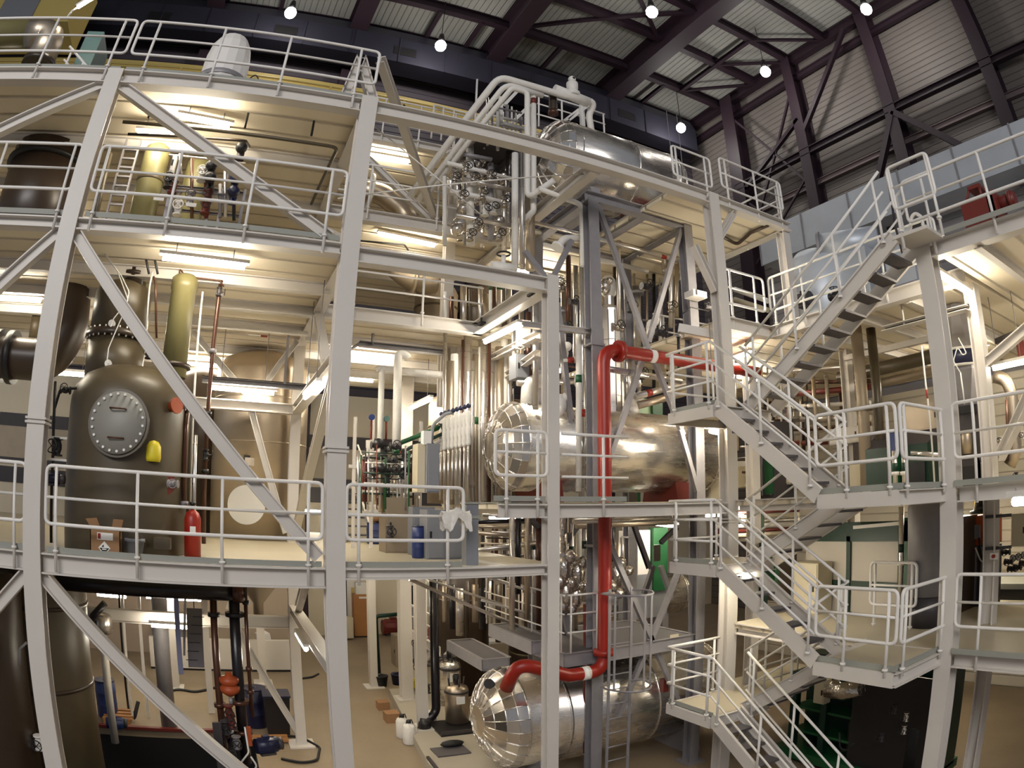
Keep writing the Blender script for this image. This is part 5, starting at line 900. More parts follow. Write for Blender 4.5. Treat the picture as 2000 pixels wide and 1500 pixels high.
for i, (p, q, Y, m) in enumerate((((930, 1075), (1050, 1060), 11, 'alu'), ((925, 1040), (1040, 1048), 11.4, 'steeldull'), ((930, 1020), (1050, 1015), 11.8, 'blackpipe'), ((1085, 1142), (1140, 1136), 9.9, 'blackpipe'), ((1085, 1196), (1140, 1186), 9.9, 'steeldull'), ((925, 1100), (1050, 1110), 12, 'frpdark'))): pipe('%s level pipe from the top behind the grey post under the middle vessel' % ORD[(2, 1, 0, 4, 5, 3)[i]], [p, q], .045, m, Y, 0, group='level pipes under the middle vessel')
for i, (x, y, s) in enumerate(((1100, 1110, .2), (1128, 1120, .17), (1105, 1160, .18), (1200, 1120, .16), (1215, 1135, .15), (1125, 1165, .15))): c = PY(x, y, 9.9); tag(MB().ball(c, s, 9, (.8, .8, 1.5)).ball(c+Vector((.1, -.05, .2)), s*.7, 8).ball(c-Vector((.08, 0, .22)), s*.8, 8).build('wrapped_fitting', 'foil'), 'crumpled foil wrapping under the middle vessel, %s' % ('left of the tower post, uppermost', 'close to the tower post', 'left of the tower post, in the middle', 'right of the red pipe, upper', 'right of the red pipe, lower', 'left of the tower post, lowest')[i], 'fitting')
# ================================================================== VALVE STATION (first floor, behind railing)
t = thing('station_frame', 'cream pipe support frame of the valve station', 'frame', PY(800, 960, 12))
for x in (690, 725, 770, 820, 870): a = PY(x, 980, 12); MB().box((a.x-.03, 11.97, L1), (a.x+.03, 12.03, 6.9)).build('upright', 'paint', t)
a, b_ = PY(680, 985, 12), PY(900, 985, 12)
for z in (5.15, 6.0): MB().box((a.x, 11.95, z-.06), (b_.x, 12.05, z)).build('cross_rail', 'paint', t)
st = [(700, 880, 985, 'alu'), (712, 890, 980, 'redox'), (722, 860, 980, 'paint'), (732, 900, 985, 'alu'), (745, 905, 1000, 'steeldull'), (752, 915, 1010, 'green'), (762, 905, 1000, 'alu'), (772, 900, 1010, 'steeldull'), (782, 890, 1010, 'alu'), (793, 870, 1010, 'paint'), (803, 880, 1000, 'coppery'), (812, 900, 1010, 'alu')]
for i, (x, y0, y1, m) in enumerate(st): pipe('%s upright pipe from the left in the valve station' % ORD[i], [(x, y0), (x, y1)], .03+.02*(i % 3), m, 11.0+.2*(i % 4), 0, group='upright pipes of the valve station')
for i, (x, y) in enumerate(((742, 918), (756, 930), (770, 918), (785, 925), (800, 918), (750, 880), (772, 872), (790, 890), (735, 870), (806, 905), (765, 900), (728, 925))): valve('dark valve of the valve station, %s' % ('first in the middle row', 'second in the middle row', 'third in the middle row', 'fourth in the middle row', 'fifth in the middle row', 'upper left', 'upper middle', 'upper right', 'upper far left', 'beside the beige box', 'between the two white pipes', 'leftmost low')[i], PY(x, y, 10.8), .075, (0, 0, 1) if i % 2 else (1, 0, 0), (0, -1, .2), 'darkgrey', 'black', 'dark valves of the valve station', actuator='black' if i % 4 == 0 else None)
pipe('green pipe sloping through the valve station', [(745, 880), (865, 832)], .045, 'green', 11.3, 0, fl=((.97, 'black'),)); pipe('second green pipe sloping below the first', [(770, 888), (870, 845)], .035, 'dkgreen', 11.2, 0); pipe('bright green riser of the valve station', [(753, 900), (752, 1000)], .03, 'green', 10.9, 0)
for i, (p, q) in enumerate((((705, 895), (760, 875)), ((780, 905), (860, 860)), ((700, 960), (820, 965)), ((720, 1000), (840, 1005)))): pipe('%s cream pipe from the top crossing the valve station' % ORD[i], [p, q], .035, 'paint', 11.15, 0, group='cream pipes of the valve station')
for i, (x, y, m) in enumerate(((726, 815, 'blue'), (755, 818, 'teal'))): c = PY(x, y, 11.4); t = thing('gauge', 'small %s gauge head standing over the valve station' % m, 'gauge', c); MB().cyl(c+Vector((0, .03, 0)), c-Vector((0, .03, 0)), .055, 14).build('dial', m, t); MB().cyl(c-Vector((0, 0, .05)), c-Vector((0, 0, .4)), .02, 8).build('stem', 'redox', t)
# white meter manifold row
for k in range(8):
    x = 862+k*7.6; y = 818-k*2.2; Y = 11.3-k*.14; c = PY(x, y, Y); t = thing('flow_meter', '%s white lagged meter from the left in the slanting row with dark knobs' % ORD[k], 'meter', c, 'row of white lagged meters')
    MB().lathe([(.03, -.6), (.05, -.55), (.04, -.42), (.055, -.38), (.055, -.28), (.04, -.24), (.055, -.2), (.055, -.06), (.03, 0)], c, n=10).build('body', 'white', t); MB().ball(c+Vector((0, 0, .09)), .045, 10).build('knob', 'navy', t); MB().tube([c-Vector((0, 0, .5)), c-Vector((0, 0, 1.5))], .022, 8).build('tail_pipe', 'alu', t)
pipe('pale hose arching into the row of white meters', [(842, 872), (845, 830), (870, 808), (885, 806)], .03, 'greybox', 10.9, .2, name='hose', fl=((.1, 'black'),))
# cabinets and things on the first floor by the aisle
t = thing('control_cabinet', 'beige and grey control cabinet on the wall of the valve station', 'cabinet', PY(835, 960, 9.9)); a, b_, c_ = PY(815, 962, 10.0), PY(830, 962, 10.0), PY(855, 868, 10.0)
MB().box((b_.x, 9.9, b_.z), (c_.x, 10.3, c_.z)).build('body', 'greybox', t); MB().box((a.x, 10.0, b_.z), (b_.x-.005, 10.3, c_.z)).build('side_unit', 'beigebox', t); d = MB().box((b_.x+.02, 9.88, b_.z+.02), (c_.x-.02, 9.9, c_.z-.02)).build('door', 'greybox', t)
c0, c1 = PY(827, 868, 9.95), PY(843, 842, 9.95); tag(MB().box((c0.x, 9.95, c0.z), (c1.x, 10.1, c1.z)).build('small_box', 'rail'), 'small white box above the grey control cabinet', 'box')
cabinet('tall light grey cabinet at the first floor rail, right of the aisle', (3.03, 9.45, L1), (3.6, 9.85, L1+.76), 'greybox', 'floor_cabinet', doors=2); cabinet('grey slotted cabinet behind it with upright flanges', (3.02, 10.2, L1), (3.4, 10.5, 5.25), 'greybox', 'floor_cabinet')
a = PY(918, 1105, 8.45); t = thing('corner_post', 'short grey box post with cap at the end of the first floor rail', 'post', (a.x, 8.45, L1)); MB().box((a.x-.09, 8.36, L1), (a.x+.09, 8.54, 5.32)).build('shaft', 'greybox', t); MB().box((a.x-.11, 8.34, 5.1), (a.x+.11, 8.56, 5.14)).build('collar', 'toe', t); MB().box((a.x-.11, 8.34, 5.3), (a.x+.11, 8.56, 5.33)).build('cap', 'toe', t)
pb = MB(); c0 = PY(862, 1004, 8.1); rr = random.Random(3); G = []
for i in range(15):
    for j in range(13):
        v = (j-6)/6; h = -.5*abs(v)**1.4*.34*(1+.5*math.sin(i*.6)); G.append((c0.x+.40*i/14+rr.uniform(-.012, .012), 8.1+.10*math.sin(v*1.5)+rr.uniform(-.02, .02), c0.z+.035+h+rr.uniform(-.018, .022)+.05*math.exp(-((i-8)/3.)**2)*(1-abs(v))))
pb.add(G, [(i*13+j, i*13+j+1, (i+1)*13+j+1, (i+1)*13+j) for i in range(14) for j in range(12)], True)
tag(pb.build('plastic_sheet', 'film'), 'crumpled clear plastic sheet thrown over the first floor rail', 'sheet')
drum('blue waste drum with rag on top behind the first floor rail', PZ(738, 1062, L1), .24, .44, 'blue'); c = PZ(738, 1062, L1); tag(MB().ball(c+Vector((0, 0, .55)), .19, 10, (1, 1, .55)).ball(c+Vector((-.1, -.05, .55)), .1, 8).build('rag', 'cardboard'), 'crumpled orange-beige rag lying in the blue waste drum', 'rag')
drum('slim royal blue barrel beside the light grey cabinet', Vector((2.96, 9.7, L1)), .1, .5, 'blue'); a = PZ(770, 1080, L1); cabinet('brown-grey machine block behind the first floor rail', (a.x-.15, a.y, L1), (a.x+.38, a.y+.5, L1+.95), 'cone', 'machine_block', 'machine'); valve('dark flanged valve before the brown-grey machine block', PY(761, 1038, a.y-.15), .08, (0, 0, 1), (0, -1, 0), 'darkgrey')
pipe('white lagged pipe lying behind the brown-grey machine block', [(775, 1075), (830, 1070)], .06, 'white', 11.3, 0); pipe('silver pipe pair end under the slotted cabinet', [(800, 1040), (845, 1038)], .05, 'steel', 11.2, 0)
flight('small cream stair deep in the aisle behind the valve station', 2.55, 3.2, 13.6, L1, 15.8, L1+1.3); slope_rail('left railing of the small cream stair deep in the aisle', 2.52, 13.6, L1, 15.8, L1+1.3); slope_rail('right railing of the small cream stair deep in the aisle', 3.22, 13.6, L1, 15.8, L1+1.3)
guard('cream railing behind the valve station', ((3.45, 15.0), (3.45, 12.2)), L1+.1, (.05, .5, .95), h=1.1, toe=0, ends=False)
# ================================================================== LEFT GROUND FLOOR
e = PY(188, 1400, 10.6)
t = thing('resin_vessel', 'dark olive resin vessel in the pit at the lower left, behind the front column', 'tank', (e.x-.95, 10.6, -1.4)); MB().lathe([(.95, 0), (.95, 5.3), (.8, 5.5)], (e.x-.95, 10.6, -1.4), n=48).build('shell', 'frp', t)
for z in (2.1, 3.4): MB().lathe([(.95, 0), (.97, .01), (.97, .06), (.95, .07)], (e.x-.95, 10.6, z), n=48).build('band', 'frpdark', t)
e = PY(62, 1400, 9.3); e.x += .35; t = thing('resin_vessel', 'nearly black resin vessel at the left picture edge in the pit', 'tank', (e.x-1.0, 9.3, -1.4)); MB().lathe([(.65, 0), (.65, 5.2), (.5, 5.4)], (e.x-1.0, 9.3, -1.4), n=40).build('shell', 'frpdark', t)
pipe('small grey hooked pipe on the lower left resin vessel', [(38, 1300), (38, 1268), (52, 1255)], .02, 'galvsteel', 8.9, .05); valve('pale valve at the foot of the lower left resin vessel', PY(76, 1450, 9.2), .09, (0, 0, 1), (0, -1, 0), 'rail')
zz = PY(300, 1150, 9.4).z
t = thing('black_header', 'thick black lagged pipe running under the first deck', 'pipe', (-1, 9.4, zz)); MB().tube([Vector((PY(112, 1140, 9.4).x, 9.4, zz)), Vector((PY(478, 1160, 9.4).x, 9.4, zz))], .125, 16).build('run', 'blackpipe', t)
q = PY(462, 1158, 9.4); MB().cyl(Vector((q.x-.06, 9.4, zz)), Vector((q.x+.1, 9.4, zz)), .15, 16).build('flange', 'coppery', t)
for k, x in enumerate((150, 270, 390)): q = PY(x, 1150, 9.4); MB().tube([Vector((q.x, 9.4, zz)), Vector((q.x, 9.4, L1-.1))], .012, 6).build('hanger_rod', 'black', t)
for i, (P, r, m, lab) in enumerate((([(416, 1160), (419, 1250), (424, 1360), (434, 1500)], .055, 'coppery', 'left dark brown pipe dropping from the black header'), ([(457, 1165), (460, 1210), (470, 1340), (486, 1490)], .085, 'blackpipe', 'middle thick black pipe dropping from the black header'), ([(479, 1155), (481, 1200), (486, 1360), (492, 1400)], .03, 'coppery', 'right thin copper-brown pipe dropping from the black header'))):
    a, b_ = PY(*P[0], 9.4), PY(*P[-1], 9.4); b_.x = a.x; pipe(lab, [Vector((a.x, 9.4, zz if i < 2 else zz+.1)), Vector((a.x, 9.4, max(b_.z, -.2) if i != 2 else b_.z))], r, m, fl=((.12, 'black'), (.62, 'coppery'), (.8, 'coppery')), n=14)
for i, (x, y) in enumerate(((449, 1345), (447, 1328))): c = PY(x, y, 9.3); t = thing('valve_actuator', '%s orange disc actuator between the dark drop pipes' % ('lower', 'upper')[i], 'actuator', c); MB().lathe([(.03, -.12), (.12, -.06), (.15, -.02), (.15, .03), (.06, .07), (.04, .12)], c, n=20).build('body', 'orange', t); MB().cyl(c-Vector((.0, .0, .14)), c-Vector((0, 0, .25)), .03, 8).build('stem', 'galvsteel', t)
for i, (x, y, m) in enumerate(((447, 1390, 'redox'), (452, 1410, 'redox'), (432, 1440, 'darkgrey'), (462, 1450, 'galvsteel'), (455, 1475, 'darkgrey'), (440, 1420, 'darkgrey'))): valve('valve among the pit pumps, %s' % ('red one under the orange discs', 'red one lowest', 'dark one left', 'grey one right', 'dark one at the bottom', 'dark one in the middle')[i], PY(x, y, 9.2), .08, (0, 0, 1), (0, -1, 0), m)
def pit_motor(lab, x, y, Y, r=.13, L=.42, m='blue'): motor(lab, PY(x, y, Y), (1, .2, 0), r, L, m)
motor('blue pump motor at the foot of the dark drop pipes', PY(520, 1455, 9.3), (1, .3, 0), .12, .34, 'navy'); motor('navy pump motor among the pit valves', PY(450, 1435, 9.6), (.6, .8, 0), .1, .3, 'navy'); motor('blue pump motor by the dark olive resin vessel', PZ(225, 1412, .2)+Vector((0, 0, .0)), (1, .1, 0), .13, .42, 'blue')
t = thing('pump_skid', 'dark steel pump skid in the pit by the drop pipes', 'pump', PY(470, 1500, 9.4)); a = PY(430, 1480, 9.1); MB().box((a.x-.3, 8.9, -1.4), (a.x+.75, 9.9, -.35)).build('base', 'black', t); MB().box((a.x-.25, 8.95, -.35), (a.x-.15, 9.05, 1.1)).build('upright', 'darkgrey', t); MB().box((a.x+.35, 8.95, -.35), (a.x+.45, 9.05, .9)).build('upright', 'darkgrey', t); MB().lathe([(.2, 0), (.22, .1), (.22, .3), (.1, .4)], (a.x+.1, 9.2, -.35), n=18).build('pump_casing', 'darkgrey', t); MB().lathe([(.14, 0), (.14, .35), (.08, .4)], (a.x+.55, 9.3, -.35), n=16).build('pump_casing', 'navy', t)
pipe('thin pale hose curling among the pit pumps', [(478, 1420), (486, 1470), (470, 1490), (478, 1510), (505, 1500), (490, 1478)], .014, 'rail', 8.9, .1, name='hose')
tag(MB().box(PY(431, 1410, 9.05), PY(425, 1500, 9.0)).build('slotted_post', 'darkgrey'), 'dark slotted post left of the drop pipes', 'post')
c = PY(487, 1438, 9.2); tag(MB().obox(c, (.06, .06, .3), (1, 0, 0)).build('tag_stick', 'orange'), 'orange-red stick standing beside the thick black drop pipe', 'stick')
drum('blue barrel behind the dark olive resin vessel', PZ(212, 1398, 0), .26, .9, 'blue'); t = thing('pallet', 'wooden pallet with hose beside the blue barrel', 'pallet', PZ(232, 1405, 0)); c = PZ(236, 1405, 0)
for k in range(4): MB().box((c.x-.4, c.y-.35+.22*k, .1), (c.x+.35, c.y-.22+.22*k, .13)).build('slat', 'pallet', t)
for k in range(2): MB().box((c.x-.38+.55*k, c.y-.35, 0), (c.x-.28+.55*k, c.y+.44, .1)).build('bearer', 'pallet', t)
drum('dark blue drum by the drop pipes on the ground floor', PZ(503, 1425, 0)+Vector((0, .3, 0)), .29, .95, 'navy'); t = thing('bin', 'black square bin beside the grey-white brace', 'bin', PZ(548, 1440, 0)); c = PZ(548, 1440, 0); MB().prism([(c.x-.26, c.y, 0), (c.x+.22, c.y, 0), (c.x+.28, c.y, .95), (c.x-.3, c.y, .95)], (0, .55, 0)).build('body', 'black', t); MB().box((c.x-.32, c.y-.03, .95), (c.x+.3, c.y+.58, .99)).build('rim', 'navy', t)
c = PZ(520, 1450, 0); t = thing('pallet', 'low wooden pallet under the dark blue drum', 'pallet', c); MB().box((c.x-.3, c.y-.1, .03), (c.x+.5, c.y+.1, .08)).build('slat', 'pallet', t); MB().box((c.x-.3, c.y+.15, .03), (c.x+.5, c.y+.3, .08)).build('slat', 'pallet', t)
a = PY(306, 1150, 14.6); xg = PY(318, 1250, 14.6).x
pipe('thick grey round column deep behind the pit', [Vector((xg-.05, 14.7, 0)), Vector((xg-.05, 14.7, L1-.1))], .19, 'galvsteel', n=18)
for k, (x, y0, y1, w, m) in enumerate(((258, 1200, 1390, .05, 'rail'), (288, 1220, 1380, .07, 'rail'), (242, 1150, 1300, .05, 'black'), (412, 1150, 1370, .16, 'paint'))): a, b_ = PY(x, y0, 14.9+.3*k), PY(x, y1, 14.9+.3*k); steel('slim_upright', Vector((b_.x, a.y, 0)), Vector((b_.x, a.y, 4.2)), '%s behind the pit' % ('slim white upright left of the thick grey column', 'broad white upright right of the thick grey column', 'black thin upright at the back left', 'white post beside the hanging grating strip')[k], 'post', rprof(w, w), m)
t = thing('silver_motor', 'silver cylinder motor on a stand behind the pit', 'motor', PY(200, 1215, 13.5)); c = PY(200, 1218, 13.4); MB().lathe([(.2, -.2), (.22, -.18), (.22, .16), (.17, .2), (.05, .24)], c, n=20).build('body', 'alu', t); MB().cyl(c-Vector((0, 0, .2)), Vector((c.x, c.y, 0)), .09, 12).build('stand', 'paint', t); pipe('black bent pipe above the silver cylinder motor', [(178, 1240), (180, 1205), (205, 1178)], .08, 'blackpipe', 13.2, .1)
g = thing('grating_strip', 'dark perforated grating strip hanging under the first deck', 'grating', PY(375, 1190, 11)); a, b_ = PY(390, 1190, 11.0), PY(373, 1302, 10.6); MB().obox((a+b_)/2, (.27, .03, (a-b_).length), (1, 0, 0), (a-b_)).build('strip', 'grate', g); MB().tube([a+Vector((-.1, 0, 0)), Vector((a.x-.1, a.y, L1-.1))], .01, 6).build('hanger_rod', 'black', g)
for k in range(6): q = b_+(a-b_)*(.12+.15*k); MB().obox(q-Vector((0, .02, 0)), (.2, .01, .012), (1, 0, 0)).build('slot', 'black', g)
steel('hanging_strut', PY(343, 1145, 10.4), PY(354, 1316, 10.4), 'blue-grey perforated strut hanging beside the grating strip', 'strut', cprof(.08, .06, .008), mat('bluish_galvanised', (138, 142, 172), .5, .4), (0, 1, 0)); steel('hanging_strut', PY(362, 1165, 10.9), PY(360, 1280, 10.9), 'thin blue-grey strut right of the first one', 'strut', cprof(.04, .04, .006), 'galvsteel', (0, 1, 0))
# back partition and bits
t = thing('partition_counter', 'low white partition wall in front of the back wall, left of the aisle', 'partition', (.6, 20, 0)); MB().box((-2.6, 19.9, .06), (2.05, 20.05, 1.0)).build('panel', 'paint', t); MB().box((-2.6, 19.88, 0), (2.05, 20.07, .06)).build('plinth_strip', 'black', t)
struct('wall_inner', MB().box((-7, 22.0, 0), (2.3, 22.2, L1-.1)), mat('grey_beige_wall', (176, 160, 142), .7))
tag(MB().box(PY(325, 1248, 21.9), PY(340, 1228, 21.8)).build('wall_box', 'redox'), 'red box on the wall above the low partition', 'box'); cabinet('grey fuse box right of the red box above the low partition', PY(342, 1252, 21.9), PY(356, 1228, 21.7), 'greybox', 'fuse_box'); tag(MB().box(PY(298, 1250, 21.9), PY(316, 1232, 21.7)).build('wall_vent', 'galvsteel'), 'grey machine piece on the wall left of the red box', 'vent')
for k, (x, y) in enumerate(((508, 1255), (575, 1255))): c = PY(x+6, y-10, 20.6); tag(MB().obox(c, (.35, .5, .3), (1, .3, .2)).build('lamp_hood', 'rail' if k == 0 else 'greybox'), '%s grey hood above the low partition' % ('left', 'right')[k], 'hood')
pipe('dark hose lying on the floor behind the pit', [PZ(300, 1365, .03), PZ(345, 1345, .03), PZ(380, 1352, .03), PZ(410, 1346, .03), PZ(430, 1340, .03)], .04, 'rubber', 10, .3, name='hose'); pipe('dark hose coiled around the wide foot plate', [PZ(535, 1448, .03), PZ(545, 1435, .03), PZ(590, 1440, .06), PZ(625, 1460, .03), PZ(620, 1485, .03), PZ(590, 1490, .05), PZ(550, 1482, .03)], .03, 'rubber', 10, .3, name='hose'); pipe('dark hose lying at the end of the low partition', [PZ(590, 1325, .03), PZ(610, 1322, .03), PZ(622, 1316, .03)], .03, 'rubber', 10, .2, name='hose')
pipe('black bent tube on the floor by the pallet', [PZ(236, 1390, .05), PZ(250, 1402, .05), PZ(262, 1404, .05), PY(270, 1370, 15)], .05, 'rubber', 10, .2, name='hose')
# ================================================================== AISLE
t = thing('plinth', 'low concrete plinth along the right side of the aisle', 'plinth', (4.4, 13, 0)); MB().prism([(4.22, 16.75, 0), (3.56, 11.3, 0), (3.45, 9.3, 0), (5.2, 9.3, 0), (5.6, 16.75, 0)], (0, 0, .25)).build('slab', mat('pale_plinth_concrete', (172, 164, 148), .55, 0, .14, 1.4), t); MB().prism([(3.60, 11.6, .25), (3.5, 9.3, .25), (3.56, 9.3, .25), (3.66, 11.6, .25)], (0, 0, .05)).build('kerb_angle', 'darkgrey', t)
a = PZ(853, 1418, .25); t = thing('black_downpipe', 'thick black downpipe ending in an elbow on the concrete plinth', 'pipe', a); MB().tube([Vector((a.x, a.y, L1-.1)), Vector((a.x, a.y, .62)), Vector((a.x-.3, a.y-.1, .38))], .10, 16, .25).build('run', 'blackpipe', t); MB().tube([Vector((a.x-.28, a.y-.1, .5)), Vector((a.x-.34, a.y-.12, .25))], .15, 14).build('foot_elbow', 'black', t)
a = PZ(741, 1330, .0); pipe('green pipe rising from a black bucket beside the white column', [Vector((a.x, a.y, .25)), Vector((a.x-.05, a.y, 2.0)), Vector((a.x+.7, a.y, 2.05))], .06, 'dkgreen', 10, .12)
for k, (x, y, m) in enumerate(((744, 1340, 'rubber'), (778, 1336, 'navy'))): c = PZ(x, y, 0); t = thing('bucket', '%s bucket on the floor at the end of the plinth' % ('black', 'navy')[k], 'bucket', c); MB().lathe([(.17, 0), (.21, .3), (.22, .3), (.22, .33), (.19, .33), (.16, .04)], c, n=20).build('body', m, t); MB().tube([c+Vector((-.2, 0, .32)), c+Vector((0, -.1, .42)), c+Vector((.2, 0, .32))], .008, 5).build('handle', 'galvsteel', t)
for k, (x, y, lab) in enumerate(((787, 1440, 'rear of the two white canisters standing by the plinth'), (800, 1452, 'front of the two white canisters standing by the plinth'))):
    c = PZ(x, y, 0); t = thing('canister', lab, 'canister', c, 'white canisters by the plinth'); MB().lathe([(.13, 0), (.15, .03), (.15, .40), (.12, .47), (.05, .49), (.05, .52)], c, n=20).build('body', 'white', t); MB().lathe([(.055, .5), (.055, .56), (.02, .57)], c, n=14).build('cap', 'black', t); MB().tube([c+Vector((-.06, 0, .48)), c+Vector((-.04, 0, .57)), c+Vector((.07, 0, .57)), c+Vector((.1, 0, .46))], .012, 6).build('grip', 'rubber', t)
for k, (x, y, s) in enumerate(((748, 1384, .3), (765, 1408, .34))): c = PZ(x, y, 0); t = thing('carton', 'brown carton on the floor left of the plinth, %s' % ('far one', 'near one')[k], 'box', c); MB().box((c.x-s/2, c.y-s/2, 0), (c.x+s/2, c.y+s/2, s*.7)).build('body', 'cardboard', t); MB().box((c.x-s/2, c.y-.02, s*.7), (c.x+s/2, c.y+.02, s*.7+.004)).build('tape', 'pallet', t)
def pot(lab, x, y, z, r, h, m='steeldull'):
    c = PZ(x, y, z); t = thing('mixing_vessel', lab, 'vessel', c); MB().lathe([(r, .0), (r, h*.8), (r*.9, h*.86), (r*.3, h*.92)], c, n=24).build('shell', m, t); MB().lathe([(r*1.04, h*.72), (r*1.04, h*.76), (r, h*.77)], c, n=24).build('band', 'darkgrey', t); MB().cyl(c+Vector((0, 0, h*.9)), c+Vector((0, 0, h*1.15)), r*.25, 12).build('agitator', 'black', t); MB().box((c.x-r*.35, c.y-r-.006, c.z+h*.5), (c.x+r*.35, c.y-r*.9, c.z+h*.68)).build('label_plate', 'paper', t)
    for q in range(4): MB().tube([c+Vector((r*.6*math.cos(1.57*q), r*.6*math.sin(1.57*q), h*.85)), c+Vector((r*.7*math.cos(1.57*q), r*.7*math.sin(1.57*q), h*1.08))], .02, 6).build('port', 'darkgrey', t)
    return t
pot('stainless mixing pot with paper label beside the black downpipe', 893, 1408, .3, .27, 1.0); pot('second stainless pot behind the labelled one', 880, 1372, .3, .27, 1.25, 'steel'); pot('small lidded pot right of the plinth machines', 905, 1300, .3, .22, .5, 'steel')
t = thing('drip_tray', 'dark steel drip tray under the mixing pots', 'tray', PZ(885, 1425, .25)); c = PZ(885, 1422, .25); MB().box((c.x-.45, c.y-.5, .25), (c.x+.5, c.y+.5, .29)).build('tray', 'black', t); MB().box((c.x-.45, c.y-.5, .29), (c.x+.5, c.y-.46, .36)).build('lip', 'darkgrey', t)
c = PZ(880, 1468, .25); tag(MB().box((c.x-.35, c.y-.25, .25), (c.x+.35, c.y+.25, .28)).build('floor_grating', 'grate'), 'dark floor grating on the plinth before the bottom vessel', 'grating'); tag(MB().ball(PZ(883, 1452, .34), .12, 10, (2.2, 1, .6)).build('crumpled_sack', 'rubber'), 'crumpled black sack on the plinth by the drip tray', 'sack')
c = PZ(778, 1322, .25); cabinet('grey-brown machine box at the far end of the plinth', (c.x-.05, c.y, .55), (c.x+.4, c.y+.5, 1.5), 'cone', 'machine_box', 'machine', axis='x'); c = PZ(832, 1352, .25); cabinet('beige machine box behind the slim white column', (c.x-.15, c.y, .25), (c.x+.35, c.y+.7, .98), 'beigebox', 'machine_box', 'machine', axis='x')
c = PZ(836, 1408, .25); t = thing('plastic_tub', 'white plastic tub at the foot of the slim white column', 'tub', c); MB().box((c.x-.16, c.y-.14, .25), (c.x+.16, c.y+.14, .45)).build('body', 'white', t); MB().box((c.x-.18, c.y-.16, .43), (c.x+.18, c.y+.16, .47)).build('rim', 'paper', t)
for k, (x, y) in enumerate(((818, 1255), (825, 1290), (822, 1302), (835, 1345))): valve('dark valve over the plinth machines, %s' % ('topmost', 'second from the top', 'third from the top', 'lowest')[k], PY(x, y, 14.8-.3*k), .085, (0, 0, 1), (-1, -.3, 0), 'darkgrey', actuator='black' if k == 1 else None)
steel('leaning_plank', PZ(818, 1310, .5), PZ(838, 1300, .5)+Vector((.4, .2, 1.9)), 'rust-brown plank leaning behind the plinth machines', 'plank', rprof(.18, .04), 'redox'); pipe('white hose on the plinth behind the bright white column', [PZ(822, 1370, .28), PZ(815, 1360, .28), PZ(820, 1352, .28), PZ(835, 1350, .5)], .02, 'rail', 10, .1, name='hose')
motor('small yellow-black motor by the beige machine box', PZ(808, 1345, .3)+Vector((0, 0, .15)), (0, 1, 0), .11, .25, 'yelcap'); motor('dark motor on the floor behind the white columns', PZ(768, 1240, 0)+Vector((0, 0, .35)), (1, 0, 0), .3, .9, 'redox'); tag(MB().lathe([(.35, 0), (.4, .5), (.3, .95), (.1, 1.0)], PZ(808, 1245, 0), n=18).build('grey_sack', 'darkgrey'), 'big grey sack standing far back in the aisle', 'sack')
a = PZ(710, 1240, 0); t = thing('wooden_cabinet', 'orange wooden cabinet by the back wall at the end of the aisle', 'cabinet', (a.x, 25.0, 0)); x0, x1 = PY(692, 1200, 25).x, PY(727, 1200, 25).x; MB().box((x0, 25.0, .06), (x1, 25.5, 1.75)).build('body', 'wood', t); MB().box((x0+.02, 24.98, .1), (x1-.02, 25.0, 1.72)).build('door', 'wood', t); MB().box((x0+.2, 24.97, 1.58), (x1-.2, 24.985, 1.66)).build('name_strip', 'paper', t); MB().box((x0, 25.02, 0), (x1, 25.5, .06)).build('plinth', 'black', t)
tag(MB().box((x0+.1, 25.05, 1.75), (x1-.1, 25.4, 2.2)).build('document_pile', 'paper'), 'pile of white papers and boxes on top of the orange cabinet', 'papers')
a, b_ = PY(672, 1238, 24.5), PY(690, 1210, 24.5); cabinet('cream floor unit left of the orange cabinet', (a.x-.1, 24.5, .08), (b_.x, 24.95, .9), 'beigebox', 'floor_unit', 'machine'); tag(MB().box(PY(686, 1165, 25.5), PY(694, 1148, 25.45)).build('notice_board', 'yellow'), 'yellow notice on the back wall above the orange cabinet', 'notice'); struct('door_1', MB().box(PY(678, 1236, 25.55), PY(692, 1130, 25.5)), 'rail'); struct('trim_5', MB().box(PY(673, 1236, 25.54), PY(677, 1130, 25.45)), 'black')
t = thing('tool_cabinet', 'white and black shelf unit far back behind the bright white column', 'shelf', PY(825, 1200, 20)); a, b_ = PY(802, 1186, 20), PY(838, 1138, 20); MB().box((a.x, 20, a.z), (b_.x, 20.5, b_.z)).build('body', 'paper', t); MB().box((a.x+.03, 19.98, a.z+.08), (a.x+.4, 20, b_.z-.08)).build('dark_door', 'black', t); MB().box((a.x+.14, 19.97, a.z+.14), (a.x+.28, 19.98, a.z+.2)).build('label_plate', 'paper', t); MB().box((a.x+.1, 20.05, 0), (b_.x-.1, 20.45, a.z)).build('stand', 'galvsteel', t)
for k, (x, y) in enumerate(((900, 1290), (930, 1300), (980, 1290))): c = PZ(x, y, 0); t = thing('work_table', 'low pale table far back under the tower, %s' % ('left', 'middle', 'right')[k], 'table', c); MB().box((c.x-.5, c.y, .62), (c.x+.5, c.y+.6, .7)).build('table_top', 'paper', t)
flight('grey stair ramp from the aisle up to the low grating', 5.0, 5.6, 17.6, .3, 15.4, 1.6) ; guard('cream railing of the ramp behind the white columns', ((4.95, 17.8), (4.95, 14.8)), 1.9, (.02, .25, .5, .75, .98), h=1.5, toe=0, ends=False, drop=.1); steel('ramp_beam', (4.95, 18.0, 1.75), (4.95, 14.6, 1.75), 'white sloping channel of the ramp behind the white columns', 'beam', cprof(.08, .24), 'paint')
